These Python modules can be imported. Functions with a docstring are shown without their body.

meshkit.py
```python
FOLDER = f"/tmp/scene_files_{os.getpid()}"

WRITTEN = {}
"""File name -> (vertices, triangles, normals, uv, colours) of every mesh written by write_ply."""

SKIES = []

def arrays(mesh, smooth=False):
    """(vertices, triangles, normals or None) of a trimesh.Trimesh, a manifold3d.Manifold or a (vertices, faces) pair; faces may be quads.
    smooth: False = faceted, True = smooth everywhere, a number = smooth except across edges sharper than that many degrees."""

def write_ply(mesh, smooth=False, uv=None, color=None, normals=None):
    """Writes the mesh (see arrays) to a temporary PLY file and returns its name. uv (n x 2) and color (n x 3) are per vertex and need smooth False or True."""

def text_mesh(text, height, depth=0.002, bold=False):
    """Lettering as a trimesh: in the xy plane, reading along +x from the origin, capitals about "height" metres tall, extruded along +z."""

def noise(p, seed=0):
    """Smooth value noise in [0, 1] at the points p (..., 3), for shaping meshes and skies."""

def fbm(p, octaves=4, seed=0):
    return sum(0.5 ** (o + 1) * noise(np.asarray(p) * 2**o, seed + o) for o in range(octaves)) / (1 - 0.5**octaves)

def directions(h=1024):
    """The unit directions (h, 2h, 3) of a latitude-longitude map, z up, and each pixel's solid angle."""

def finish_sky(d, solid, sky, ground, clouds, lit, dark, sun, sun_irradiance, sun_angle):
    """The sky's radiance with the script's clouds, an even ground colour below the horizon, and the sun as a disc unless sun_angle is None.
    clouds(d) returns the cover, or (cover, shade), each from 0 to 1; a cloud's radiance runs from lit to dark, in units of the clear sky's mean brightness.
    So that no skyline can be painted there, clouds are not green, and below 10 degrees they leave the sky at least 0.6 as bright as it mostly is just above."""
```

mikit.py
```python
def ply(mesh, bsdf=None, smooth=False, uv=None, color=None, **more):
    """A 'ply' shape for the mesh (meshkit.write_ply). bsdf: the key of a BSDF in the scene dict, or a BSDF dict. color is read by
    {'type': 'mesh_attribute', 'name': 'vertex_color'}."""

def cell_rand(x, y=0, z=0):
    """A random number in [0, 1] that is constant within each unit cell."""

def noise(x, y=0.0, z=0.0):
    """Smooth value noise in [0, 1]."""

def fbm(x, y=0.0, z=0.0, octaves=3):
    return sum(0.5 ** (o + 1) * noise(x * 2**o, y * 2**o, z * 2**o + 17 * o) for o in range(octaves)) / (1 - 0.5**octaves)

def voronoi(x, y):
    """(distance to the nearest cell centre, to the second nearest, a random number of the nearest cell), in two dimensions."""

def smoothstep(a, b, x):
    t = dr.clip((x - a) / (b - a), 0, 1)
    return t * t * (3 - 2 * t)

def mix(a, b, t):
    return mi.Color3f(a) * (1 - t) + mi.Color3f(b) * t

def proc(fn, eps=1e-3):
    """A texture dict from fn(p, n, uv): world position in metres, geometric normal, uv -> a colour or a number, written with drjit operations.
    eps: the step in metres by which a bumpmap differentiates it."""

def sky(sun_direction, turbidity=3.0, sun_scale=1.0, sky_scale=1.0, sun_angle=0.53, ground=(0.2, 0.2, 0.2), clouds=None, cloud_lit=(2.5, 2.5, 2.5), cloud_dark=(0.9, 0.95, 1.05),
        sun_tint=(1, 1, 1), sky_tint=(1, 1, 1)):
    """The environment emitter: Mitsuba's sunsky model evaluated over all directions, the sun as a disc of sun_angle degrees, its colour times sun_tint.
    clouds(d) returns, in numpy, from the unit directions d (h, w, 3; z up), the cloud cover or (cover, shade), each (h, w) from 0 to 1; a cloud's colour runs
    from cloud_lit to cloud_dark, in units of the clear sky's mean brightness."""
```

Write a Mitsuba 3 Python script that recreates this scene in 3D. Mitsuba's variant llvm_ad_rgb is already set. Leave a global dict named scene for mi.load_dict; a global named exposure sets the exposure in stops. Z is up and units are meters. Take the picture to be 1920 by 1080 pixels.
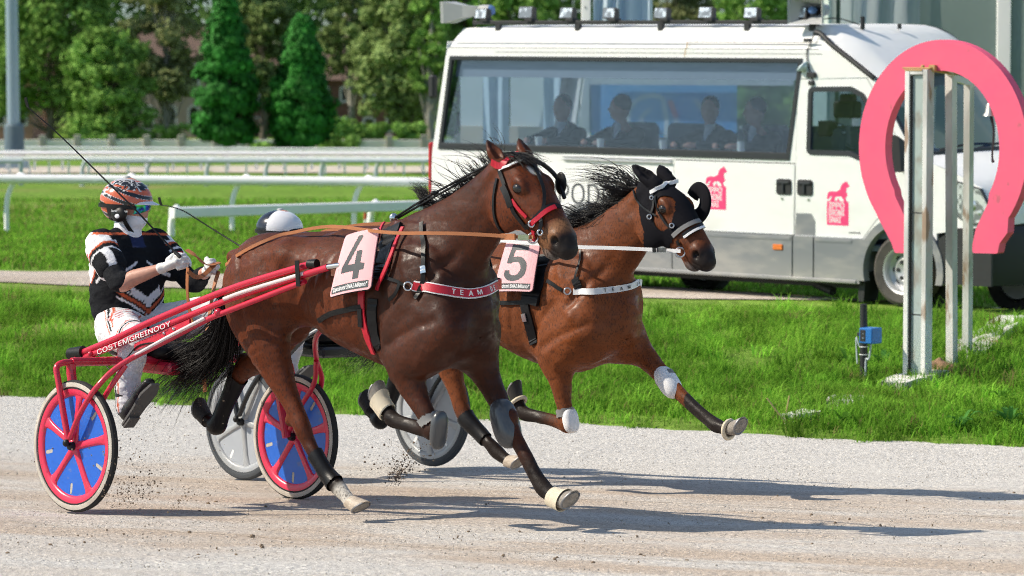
import math
import numpy as np, trimesh, manifold3d, shapely
import mitsuba as mi, drjit as dr
import mikit, meshkit
from shapely.geometry import Polygon, LineString, Point, box as sbox

T = mi.ScalarTransform4f
scene, labels = {}, {}

# ---------------------------------------------------------------- camera, sky, exposure
F, YH, H = 6900.0, 50.0, 2.51            # focal length and horizon row of the 1920 x 1080 photograph, eye height (m)
PITCH = math.atan((540 - YH) / F)
EYE = np.array([0, 0, H])
FWD = np.array([0, math.cos(PITCH), -math.sin(PITCH)])
UPV = np.array([0, math.sin(PITCH), math.cos(PITCH)])
scene['camera'] = {'type': 'thinlens', 'fov': math.degrees(2 * math.atan(960 / F)), 'fov_axis': 'x', 'aperture_radius': 0.0125,
                   'focus_distance': 19.0, 'near_clip': 0.5, 'far_clip': 2000.0,
                   'to_world': T().look_at(origin=EYE.tolist(), target=(EYE + FWD).tolist(), up=[0, 0, 1])}


def soft_clouds(d):
    n = meshkit.fbm(d * np.array([3.0, 3.0, 7.0]) + 4.0, 4)
    return np.clip((n - 0.52) * 4.0, 0, 0.6)


SUN = (-0.765, -0.03, 0.643)
scene['sky'] = mikit.sky(SUN, turbidity=3, clouds=soft_clouds, ground=(0.14, 0.16, 0.10), sun_tint=(0.90, 1.0, 1.17), sky_scale=1.05)
exposure = 1.95

# ---------------------------------------------------------------- helpers
def vec(*a): return np.array(a, float)
def unit(v): return np.asarray(v, float) / (np.linalg.norm(v) + 1e-12)
def unit_rows(v): return v / (np.linalg.norm(v, axis=1, keepdims=True) + 1e-12)
def heading(deg):
    """Forward, left (away from the camera) and up axes of a thing running to the right and towards the camera."""
    t = math.radians(deg)
    return vec(math.cos(t), -math.sin(t), 0), vec(math.sin(t), math.cos(t), 0), vec(0, 0, 1)
def ray(px, py): return FWD + (px - 960) / F * vec(1, 0, 0) + (540 - py) / F * UPV
def at_y(px, py, y):
    d = ray(px, py)
    return EYE + d * (y / d[1])
def on_plane(px, py, p0, n):
    d = ray(px, py)
    return EYE + d * (np.dot(p0 - EYE, n) / np.dot(d, n))


class Frame:
    """A thing's own axes: a forward, b left, c up. Pixels of the photograph are measured into it at a known lateral offset b."""
    def __init__(s, o, deg, tilt=0.0):
        s.o = np.asarray(o, float); s.a, s.b, s.c = heading(deg)
        s.b = unit(s.b + tilt * s.c); s.c = np.cross(s.a, s.b)
    def world(s, p): p = np.atleast_2d(np.asarray(p, float)); return s.o + p[:, :1] * s.a + p[:, 1:2] * s.b + p[:, 2:] * s.c
    def local(s, w): w = np.asarray(w, float) - s.o; return np.stack([w @ s.a, w @ s.b, w @ s.c], -1)
    def pix(s, px, py, b): return s.local(on_plane(px, py, s.o + b * s.b, s.b))
    def pix_a(s, px, py, a): return s.local(on_plane(px, py, s.o + a * s.a, s.a))
    def mesh(s, m):
        m = m.copy(); m.vertices = s.world(m.vertices); return m


def key_of(name, parent=None):
    k = f'{parent}__{name}' if parent else name
    if k not in USED: USED.add(k); return k
    i = 1
    while f'{k}_{i:03d}' in USED: i += 1
    USED.add(f'{k}_{i:03d}')
    return f'{k}_{i:03d}'
USED = set()


def thing(name, label=None, cat=None, group=None, kind=None):
    k = key_of(name); tag(k, label, cat, group, kind); return k
def tag(k, label=None, cat=None, group=None, kind=None):
    d = labels.setdefault(k, {})
    for n, v in (('label', label), ('category', cat), ('group', group), ('kind', kind)):
        if v: d[n] = v
    return k


def rgb(c): return {'type': 'rgb', 'value': [float(x) for x in c]}
def mat(name, color=(0.5, 0.5, 0.5), rough=0.5, metal=0.0, coat=0.0, spec=0.5, sheen=0.0, bump=None, bscale=0.001, two=True):
    """Defines a principled BSDF once under its own key."""
    b = {'type': 'principled', 'base_color': color if isinstance(color, dict) else rgb(color), 'roughness': rough if isinstance(rough, dict) else float(rough), 'metallic': metal, 'specular': spec}
    if coat: b['clearcoat'] = coat; b['clearcoat_gloss'] = 0.9
    if sheen: b['sheen'] = sheen
    if bump: b = {'type': 'bumpmap', 'arbitrary': bump, 'scale': bscale, 'bsdf': b}
    scene['mat_' + name] = {'type': 'twosided', 'bsdf': b} if two else b
    return name
VC = {'type': 'mesh_attribute', 'name': 'vertex_color'}


def put(name, mesh, m, parent=None, smooth=35, label=None, cat=None, group=None, kind=None, **kw):
    k = key_of(name, parent)
    scene[k] = mikit.ply(mesh, 'mat_' + m, smooth=smooth, **kw)
    if label or kind: tag(k, label, cat, group, kind)
    return k


def cat_mesh(ms): return trimesh.util.concatenate([m for m in ms if m is not None])
def bx(lo, hi, bev=0.0):
    lo, hi = np.asarray(lo, float), np.asarray(hi, float)
    if bev <= 0:
        return trimesh.creation.box(bounds=[lo, hi])
    pts = []
    for k in range(3):
        o = np.full(3, bev); o[k] = 0
        for s in np.ndindex(2, 2, 2):
            pts.append(np.where(np.array(s) == 1, hi - o, lo + o))
    return trimesh.convex.convex_hull(np.array(pts))
def frames_along(P, up=None):
    P = np.asarray(P, float); t = np.gradient(P, axis=0); t /= np.linalg.norm(t, axis=1, keepdims=True) + 1e-12
    n = np.zeros_like(P)
    r = np.asarray(up, float) if up is not None else (vec(0, 0, 1) if abs(t[0, 2]) < 0.9 else vec(1, 0, 0))
    for i in range(len(P)):
        r2 = r if up is not None else (n[i - 1] if i else r)
        v = r2 - t[i] * np.dot(r2, t[i]); n[i] = unit(v)
    return t, n, np.cross(t, n)
def sweep(P, prof, closed_ends=True, up=None, scale=None):
    """Sweeps a closed 2-D profile (k,2: along normal, binormal) along points."""
    P = np.asarray(P, float); prof = np.asarray(prof, float); k = len(prof)
    t, n, b = frames_along(P, up)
    sc = np.ones(len(P)) if scale is None else np.asarray(scale, float)
    V = (P[:, None] + sc[:, None, None] * (prof[None, :, :1] * n[:, None] + prof[None, :, 1:] * b[:, None])).reshape(-1, 3)
    i = np.arange(len(P) - 1)[:, None] * k; j = np.arange(k)[None]; j2 = (j + 1) % k
    Fc = np.concatenate([np.stack([i + j, i + j2, i + k + j2], -1).reshape(-1, 3), np.stack([i + j, i + k + j2, i + k + j], -1).reshape(-1, 3)])
    if closed_ends:
        a = np.arange(1, k - 1); e = (len(P) - 1) * k
        Fc = np.vstack([Fc, np.stack([a * 0, a + 1, a], 1), np.stack([e + a * 0, e + a, e + a + 1], 1)])
    return trimesh.Trimesh(V, Fc, process=False)
def circ(r, n=10, ry=None):
    a = np.arange(n) * 2 * np.pi / n
    return np.stack([r * np.cos(a), (ry or r) * np.sin(a)], 1)
def tube(P, r, n=8, up=None):
    P = np.asarray(P, float)
    if np.ndim(r): return sweep(P, circ(1, n), scale=r, up=up)
    return sweep(P, circ(r, n), up=up)
def strap(P, w, th, up):
    """A flat band: width w along the cross direction of up, thickness th along up."""
    P = np.asarray(P, float); up = np.asarray(up, float)
    t = np.gradient(P, axis=0); t /= np.linalg.norm(t, axis=1, keepdims=True) + 1e-12
    U = np.broadcast_to(up, P.shape); n = U - t * (U * t).sum(1, keepdims=True); n /= np.linalg.norm(n, axis=1, keepdims=True) + 1e-12
    b = np.cross(t, n); h, q = w / 2, th / 2
    prof = [(-q, -h), (q, -h * .96), (q, h * .96), (-q, h)]
    V = np.stack([P + x * n + y * b for x, y in prof], 1).reshape(-1, 3); k = 4
    i = np.arange(len(P) - 1)[:, None] * k; j = np.arange(k)[None]; j2 = (j + 1) % k
    Fc = np.concatenate([np.stack([i + j, i + j2, i + k + j2], -1).reshape(-1, 3), np.stack([i + j, i + k + j2, i + k + j], -1).reshape(-1, 3)])
    e = (len(P) - 1) * k
    Fc = np.vstack([Fc, [[0, 2, 1], [0, 3, 2], [e, e + 1, e + 2], [e, e + 2, e + 3]]])
    return trimesh.Trimesh(V, Fc, process=False)
def curve(P, n=24):
    """Catmull-Rom through the points (any number of columns)."""
    P = np.asarray(P, float)
    if len(P) == 2: return P[0] + (P[1] - P[0]) * np.linspace(0, 1, n)[:, None]
    Q = np.vstack([2 * P[0] - P[1], P, 2 * P[-1] - P[-2]]); u = np.linspace(0, len(P) - 1 - 1e-9, n); i = u.astype(int); t = (u - i)[:, None]
    a, b, c, d = Q[i], Q[i + 1], Q[i + 2], Q[i + 3]
    return 0.5 * (2 * b + (c - a) * t + (2 * a - 5 * b + 4 * c - d) * t ** 2 + (3 * b - a - 3 * c + d) * t ** 3)
def lathe(prof, n=40):
    """(radius, height) profile turned about z."""
    return trimesh.creation.revolve(np.asarray(prof, float), sections=n)
def extr(poly, h):
    ps = getattr(poly, 'geoms', [poly])
    return cat_mesh([trimesh.creation.extrude_polygon(p, h, engine='earcut') for p in ps if p.area > 1e-9])
def axes_mesh(m, o, ax, ay, az):
    m = m.copy(); v = m.vertices
    m.vertices = np.asarray(o) + v[:, :1] * np.asarray(ax) + v[:, 1:2] * np.asarray(ay) + v[:, 2:] * np.asarray(az)
    if np.dot(np.cross(ax, ay), az) < 0: m.invert()
    return m
def grid_mesh(X, Y, Z):
    ny, nx = X.shape; V = np.stack([X, Y, Z], -1).reshape(-1, 3)
    i = (np.arange(ny - 1)[:, None] * nx + np.arange(nx - 1)[None]).ravel()
    Fc = np.vstack([np.stack([i, i + 1, i + nx + 1], 1), np.stack([i, i + nx + 1, i + nx], 1)])
    return trimesh.Trimesh(V, Fc, process=False)
def text(s, h, depth=0.002, bold=True, width=None):
    m = meshkit.text_mesh(s, h, depth, bold)
    if width: m.vertices[:, 0] *= width / (m.vertices[:, 0].max() - m.vertices[:, 0].min())
    m.vertices[:, 0] -= m.vertices[:, 0].min()
    return m
def sph(c, r, sub=2, s=(1, 1, 1)):
    m = trimesh.creation.icosphere(sub, 1.0); m.vertices = m.vertices * np.asarray(s) * r + np.asarray(c); return m

# ---------------------------------------------------------------- implicit surfaces: chains of elliptical cones and ellipsoids blended on a grid, then surface nets
class Blob:
    def __init__(s, lo, hi, h):
        s.lo, s.h = np.asarray(lo, float), h
        s.n = np.ceil((np.asarray(hi, float) - s.lo) / h).astype(int) + 1
        s.f = np.full(s.n, 0.5, np.float32)
    def box(s, lo, hi):
        i = np.clip(np.floor((lo - s.lo) / s.h).astype(int), 0, s.n - 1); j = np.clip(np.ceil((hi - s.lo) / s.h).astype(int) + 1, 1, s.n)
        if (j <= i).any(): return None, None
        g = [np.float32(s.lo[k]) + np.float32(s.h) * np.arange(i[k], j[k], dtype=np.float32) for k in range(3)]
        return tuple(slice(a, b) for a, b in zip(i, j)), g
    def join(s, sl, d, k, sub=False):
        a = s.f[sl]
        if sub: a, d = -a, d
        if k > 0:
            h = np.maximum(k - np.abs(a - d), 0) / k; r = np.minimum(a, d) - h * h * k * 0.25
        else: r = np.minimum(a, d)
        s.f[sl] = -r if sub else r
    def chain(s, st, k=0.03, lat=(0, 1, 0), n=None, sub=False):
        """st rows: x, y, z, lateral radius, radius across (in the plane of motion)."""
        st = np.asarray(st, float)
        st = curve(st, n or max(2, (len(st) - 1) * 4 + 1)) if len(st) > 2 else st
        L = unit(lat); d0 = unit(st[-1, :3] - st[0, :3])
        if abs(np.dot(L, d0)) > 0.98: L = vec(0.6, 0, 0.8)
        lo, hi = (st[:, :3] - st[:, 3:5].max(1)[:, None]).min(0) - k - 2 * s.h, (st[:, :3] + st[:, 3:5].max(1)[:, None]).max(0) + k + 2 * s.h
        SL, G = s.box(lo, hi)
        if SL is None: return
        D = np.full([len(g) for g in G], 9.0, np.float32)
        for A, B in zip(st[:-1], st[1:]):
            m = max(A[3:5].max(), B[3:5].max()) + k + 3 * s.h
            l2, h2 = np.minimum(A[:3], B[:3]) - m, np.maximum(A[:3], B[:3]) + m
            sl, g = s.box(l2, h2)
            if sl is None: continue
            loc = tuple(slice(a.start - b.start, a.stop - b.start) for a, b in zip(sl, SL))
            loc = tuple(slice(max(q.start, 0), q.stop) for q in loc)
            g = [G[q][loc[q]] for q in range(3)]
            ax = unit(B[:3] - A[:3]); e1 = unit(L - ax * np.dot(L, ax)); e2 = np.cross(ax, e1); ln = np.linalg.norm(B[:3] - A[:3])
            X, Y, Z = g[0][:, None, None] - A[0], g[1][None, :, None] - A[1], g[2][None, None] - A[2]
            u = X * np.float32(ax[0]) + Y * np.float32(ax[1]) + Z * np.float32(ax[2]); t = np.clip(u / np.float32(ln), 0, 1)
            p1 = X * np.float32(e1[0]) + Y * np.float32(e1[1]) + Z * np.float32(e1[2]); p2 = X * np.float32(e2[0]) + Y * np.float32(e2[1]) + Z * np.float32(e2[2])
            r1 = A[3] + t * np.float32(B[3] - A[3]); r2 = A[4] + t * np.float32(B[4] - A[4]); u = u - t * np.float32(ln); r0 = np.minimum(r1, r2)
            q1, q2, q0 = p1 / r1, p2 / r2, u / r0
            k0 = np.sqrt(q1 * q1 + q2 * q2 + q0 * q0) + 1e-6; k1 = np.sqrt((q1 / r1) ** 2 + (q2 / r2) ** 2 + (q0 / r0) ** 2) + 1e-6
            D[loc] = np.minimum(D[loc], k0 * (k0 - 1) / k1)
        s.join(SL, D, k, sub)
    def ball(s, c, r, k=0.03, ax=None, sub=False):
        """Ellipsoid with radii r along the axes ax (rows, default the grid's)."""
        c, r = np.asarray(c, float), np.broadcast_to(np.asarray(r, float), 3); m = r.max() + k + 2 * s.h
        sl, g = s.box(c - m, c + m)
        if sl is None: return
        A = np.eye(3) if ax is None else np.asarray(ax, float)
        X, Y, Z = g[0][:, None, None] - c[0], g[1][None, :, None] - c[1], g[2][None, None] - c[2]
        q = [(X * np.float32(a[0]) + Y * np.float32(a[1]) + Z * np.float32(a[2])) / np.float32(w) for a, w in zip(A, r)]
        k0 = np.sqrt(q[0] ** 2 + q[1] ** 2 + q[2] ** 2) + 1e-6; k1 = np.sqrt((q[0] / r[0]) ** 2 + (q[1] / r[1]) ** 2 + (q[2] / r[2]) ** 2) + 1e-6
        s.join(sl, k0 * (k0 - 1) / k1, k, sub)
    def mesh(s, relax=2):
        f = s.f; neg = f < 0
        c = [neg[i:i + f.shape[0] - 1, j:j + f.shape[1] - 1, l:l + f.shape[2] - 1] for i, j, l in np.ndindex(2, 2, 2)]
        tot = sum(x.astype(np.int8) for x in c); act = np.argwhere((tot > 0) & (tot < 8))
        ids = np.full(np.array(f.shape) - 1, -1, np.int32); ids[tuple(act.T)] = np.arange(len(act))
        val = {o: f[tuple((act + o).T)] for o in np.ndindex(2, 2, 2)}
        P, N = np.zeros((len(act), 3)), np.zeros(len(act))
        for o in np.ndindex(2, 2, 2):
            for k in range(3):
                if o[k] == 0:
                    o2 = tuple(1 if q == k else o[q] for q in range(3)); a, b = val[o], val[o2]; x = (a < 0) != (b < 0)
                    t = np.where(x, a / np.where(x, a - b, 1), 0); p = np.tile(np.array(o, float), (len(act), 1)); p[:, k] += t
                    P += p * x[:, None]; N += x
        V = s.lo + s.h * (act + P / N[:, None]); Q = []
        for k in range(3):
            a = [slice(None)] * 3; b = [slice(None)] * 3; a[k] = slice(0, -1); b[k] = slice(1, None)
            e = np.argwhere(neg[tuple(a)] != neg[tuple(b)]); i, j = (k + 1) % 3, (k + 2) % 3
            e = e[(e[:, i] > 0) & (e[:, j] > 0) & (e[:, i] < f.shape[i] - 1) & (e[:, j] < f.shape[j] - 1)]
            def cell(di, dj):
                q = e.copy(); q[:, i] -= di; q[:, j] -= dj; return ids[tuple(q.T)]
            quad = np.stack([cell(1, 1), cell(0, 1), cell(0, 0), cell(1, 0)], 1); flip = ~neg[tuple(e.T)]
            quad[flip] = quad[flip][:, ::-1]; Q.append(quad)
        Q = np.vstack(Q); Fc = np.vstack([Q[:, [0, 1, 2]], Q[:, [0, 2, 3]]])
        if relax:
            from scipy import sparse
            e = np.vstack([Fc[:, [0, 1]], Fc[:, [1, 2]], Fc[:, [2, 0]]]); n = len(V)
            W = sparse.coo_matrix((np.ones(len(e)), (e[:, 0], e[:, 1])), (n, n)).tocsr(); W = ((W + W.T) > 0).astype(float)
            dg = np.asarray(W.sum(1)).ravel()
            for it in range(relax):
                V = V + 0.5 * (W @ V / dg[:, None] - V); V = V - 0.52 * (W @ V / dg[:, None] - V)
        return trimesh.Trimesh(V, Fc, process=False)

# ---------------------------------------------------------------- terrain
def sstep(a, b, x):
    t = np.clip((x - a) / (b - a), 0, 1); return t * t * (3 - 2 * t)
def track_edge(x): return 26.45 - 0.592 * x + 0.10 * np.sin(1.7 * x + 1) + 0.05 * np.sin(5.1 * x) + 0.035 * np.sin(13.7 * x + 2) + 0.02 * np.sin(29.3 * x)
def z_track(y):
    return np.interp(y, [11, 23.5, 29], [0.454, -0.281, -0.40])
def z_field(y): return np.interp(y, [0, 40, 55, 150, 400, 900], [-0.1, -0.1, -0.575, -2.7, -5.5, -8])
def ground(x, y):
    x, y = np.asarray(x, float), np.asarray(y, float)
    e = (y - track_edge(x)) * 0.86
    w = sstep(0.0, 5.5, e)
    far = sstep(30, 60, y)
    va = (x - 3.63) * .731 - (y - 34.2) * .682; vb = (x - 3.63) * .682 + (y - 34.2) * .731; dip = .17 * sstep(.5, 1.6, vb) * sstep(-8, -6, va) * (1 - sstep(4, 7, va)) * (1 - sstep(4, 8, vb))
    n = meshkit.fbm(np.stack(np.broadcast_arrays(x * 0.9, y * 0.9, 0 * x), -1), 3) - 0.5
    return z_track(y) * (1 - w) + z_field(y) * w - dip + sstep(0, 0.35, e) * (1 - sstep(2, 6, e)) * 0.05 + n * 0.12 * sstep(0.1, 1.2, e) * (1 - sstep(33, 34.5, y) * (1 - far)) 
def on_ground(px, py):
    d = ray(px, py); lo, hi = 12.0, 300.0
    ys = np.linspace(lo, hi, 6000); P = EYE + d * (ys / d[1])[:, None]
    i = np.argmax(P[:, 2] < ground(P[:, 0], P[:, 1]))
    return P[i]


TD = unit(vec(1, -0.592, 0))             # along the track
def lin(c): return mi.Color3f(*[float(x) for x in c])
def cross_track(p): return (p.y + 0.592 * p.x)
def track_color(p, n, uv):
    s = p.x * TD[0] + p.y * TD[1]; c = cross_track(p)
    streak = mikit.fbm(s * 0.45, c * 2.0, 0.0, 4); patch = mikit.fbm(s * 1.1 + 9, c * 2.3, 2.0, 3)
    fine = mikit.noise(p.x * 150, p.y * 110, 0); mid = mikit.noise(p.x * 52, p.y * 40, 3); dark = mikit.noise(p.x * 95 + 31, p.y * 75, 7)
    brown = mikit.smoothstep(23.0, 21.2, c + (streak - 0.5) * 3.0) * mikit.smoothstep(0.20, 0.75, streak * 0.6 + patch * 0.5)
    rut = dr.minimum(dr.abs(p.y + 0.70 * p.x - 16.62 + 0.04 * (streak - .5)), dr.abs(p.y + 0.62 * p.x - 20.25)); near = mikit.smoothstep(16.6, 15.8, c + (patch - .5) * 2.0)
    col = mikit.mix((0.50, 0.48, 0.45), (0.39, 0.305, 0.232), brown * (1 - 0.6 * near) * 0.78)
    col = col * (0.74 + 0.40 * fine) * (0.88 + 0.22 * mid) * (1 - 0.45 * dr.exp(-dr.square(rut / 0.014)) * mikit.smoothstep(0.3, 0.6, mid))
    col = mikit.mix(col, (0.13, 0.10, 0.08), mikit.smoothstep(0.82, 0.95, dark) * 0.6)
    return mikit.mix(col, (0.75, 0.73, 0.70), mikit.smoothstep(0.86, 0.96, mikit.noise(p.x * 120 + 7, p.y * 90 + 3, 1)) * 0.6)
def track_bump(p, n, uv):
    s = p.x * TD[0] + p.y * TD[1]; c = cross_track(p)
    rut = dr.minimum(dr.abs(p.y + 0.70 * p.x - 16.62), dr.abs(p.y + 0.62 * p.x - 20.25)); return -1.5 * dr.exp(-dr.square(rut / 0.018)) + mikit.noise(p.x * 110, p.y * 80, 0) * 0.4 + mikit.noise(p.x * 45, p.y * 38, 5) * 0.8 + mikit.fbm(s * 1.2, c * 14, 2, 2) * 2.2
mat('track_gravel', mikit.proc(track_color), 0.95, spec=0.2, bump=mikit.proc(track_bump, 3e-3), bscale=0.009)
def turf_color(p, n, uv):
    a = mikit.fbm(p.x * 0.5, p.y * 0.35, 0, 4); b = mikit.noise(p.x * 9, p.y * 6, 1); f = mikit.noise(p.x * 40, p.y * 25, 2)
    col = mikit.mix((0.11, 0.215, 0.028), (0.185, 0.29, 0.05), a) * (0.6 + 0.5 * b) * (0.7 + 0.5 * f)
    return mikit.mix(col, (0.22, 0.19, 0.08), mikit.smoothstep(0.62, 0.85, mikit.fbm(p.x * 0.22 + 5, p.y * 0.16, 3, 3)) * 0.7)
mat('turf', mikit.proc(turf_color), 0.95, spec=0.1)
def dirt_color(p, n, uv):
    a = mikit.fbm(p.x * 0.8, p.y * 2.0, 0, 3); f = mikit.noise(p.x * 45, p.y * 30, 2)
    return mikit.mix((0.33, 0.27, 0.22), (0.47, 0.42, 0.37), a) * (0.75 + 0.4 * f)
mat('road_dirt', mikit.proc(dirt_color), 0.95, spec=0.15)
mat('sand', mikit.proc(lambda p, n, uv: mikit.mix((0.40, 0.34, 0.27), (0.50, 0.45, 0.38), mikit.fbm(p.x * 0.5, p.y * 0.2, 0, 3))), 0.95, spec=0.15)

def sheet(xs, ys, dz=0.0, fz=None):
    X, Y = np.meshgrid(xs, ys); Z = (fz or ground)(X, Y) + dz
    return grid_mesh(X, Y, Z)
ys = np.concatenate([np.linspace(6, 22, 24), np.linspace(22.4, 40, 90), np.geomspace(40.6, 900, 70)])
X = np.concatenate([-np.geomspace(9, 500, 16)[::-1], np.linspace(-8.6, 8.6, 70), np.geomspace(9, 500, 16)])
XX, YY = np.meshgrid(X, ys); ZZ = ground(XX, YY) - 0.06 * (YY < track_edge(XX) - 0.02)
put('grass_field', grid_mesh(XX, YY, ZZ), 'turf', smooth=True, kind='structure')
# the track: a sheet from in front of the camera to the grass edge
u = np.linspace(-14, 14, 240); w = np.linspace(0, 1, 130) ** 0.9
UU, WW = np.meshgrid(u, w)
TY = 10.0 + (track_edge(UU) + 0.12 - 10.0) * WW; TZ = z_track(TY) + 0.004
nz = meshkit.fbm(np.stack([UU * 2.2, TY * 5.0 + UU * 2.4, 0 * UU], -1), 4) - 0.5
TZ += nz * 0.022 * (WW < 0.995)
put('race_track', grid_mesh(UU, TY, TZ), 'track_gravel', smooth=True, kind='structure')
# gravel road behind the bank, and the sandy inner track far off
def ribbon(x0, x1, yf, width, dz, n=60, m=5):
    xs = np.linspace(x0, x1, n); v = np.linspace(-0.5, 0.5, m)
    Xr, Vr = np.meshgrid(xs, v); Yr = yf(Xr) + Vr * width * (1 + 0.12 * np.sin(Xr * 1.3) + 0.06 * np.sin(Xr * 4.1))
    return grid_mesh(Xr, Yr, ground(Xr, Yr) + dz)
put('gravel_road', ribbon(-20, 20, lambda x: 36.75 - 0.30 * x, 1.9, 0.012), 'road_dirt', smooth=True, kind='structure')
put('sandy_path', ribbon(-60, 60, lambda x: 112 + 0 * x, 12, 0.03, 40, 8), 'sand', smooth=True, kind='structure')

# ---------------------------------------------------------------- grass blades (stuff)
def grass(n, pts, hgt, wid, col, seed, bend=0.5, segs=2):
    r = np.random.default_rng(seed); x, y = pts; n = len(x); z = ground(x, y) - 0.01
    a = r.uniform(0, 2 * np.pi, n); d = np.stack([np.cos(a), np.sin(a), 0 * a], 1); s = np.stack([-np.sin(a), np.cos(a), 0 * a], 1)
    h = hgt * r.uniform(0.55, 1.25, n); b = bend * h * r.uniform(0.2, 1.2, n); wd = wid * r.uniform(0.6, 1.3, n)
    P0 = np.stack([x, y, z], 1); up = vec(0, 0, 1)
    P1 = P0 + up * (h * 0.6)[:, None] + d * (b * 0.3)[:, None]; P2 = P0 + up * (h * (1 - 0.25 * np.minimum(b / h, 1)))[:, None] + d * b[:, None]
    W = s * wd[:, None] / 2
    V = np.stack([P0 - W, P0 + W, P1 - W * 0.8, P1 + W * 0.8, P2], 1).reshape(-1, 3); i = np.arange(n)[:, None] * 5
    Fc = np.concatenate([i + np.array([q]) for q in ([0, 1, 3], [0, 3, 2], [2, 3, 4])])
    C = np.repeat(col, 5, 0)
    return trimesh.Trimesh(V, Fc, process=False), C
scene['mat_grass_blade'] = {'type': 'principledthin', 'base_color': VC, 'roughness': 0.6, 'diff_trans': 0.85, 'spec_trans': 0.0}
def blade_colors(x, y, r, dry=0.06):
    n = len(x); k = meshkit.fbm(np.stack([x * 0.9, y * 0.9, 0 * x], 1), 3, 5)[:, None]; k2 = meshkit.noise(np.stack([x * 3, y * 3, 0 * x], 1), 9)[:, None]
    c = (1 - k) * vec(0.155, 0.375, 0.036) + k * vec(0.285, 0.52, 0.066); c = c * (0.6 + 0.75 * k2) * r.uniform(0.7, 1.25, (n, 1))
    yel = r.random(n) < dry; c[yel] = vec(0.32, 0.29, 0.11) * r.uniform(0.6, 1.1, (yel.sum(), 1)); return c
r = np.random.default_rng(11)
def scatter(n, xr, yr, keep):
    x = r.uniform(*xr, n); y = r.uniform(*yr, n); k = keep(x, y); return x[k], y[k]
SLAB = [vec(2.3, 25.6), vec(4.6, 31.2)]
def bank_ok(x, y):
    e = (y - track_edge(x)) * 0.86; ok = (np.abs(x) < 0.148 * y + 1.6) & (y < 35.0 - 0.30 * x)
    dens = meshkit.fbm(np.stack([x * 1.6, y * 1.6, 0 * x], 1), 3, 3)
    return ok & (e > 0.02 + 0.25 * r.random(len(x)) ** 3) & (r.random(len(x)) < np.clip(0.35 + 1.6 * (dens - 0.3), 0.18, 1)) & (r.random(len(x)) < np.clip((27 / y) ** 1.5, 0.2, 1))
x, y = scatter(520000, (-7.5, 7.2), (22.5, 40), bank_ok)
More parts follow.
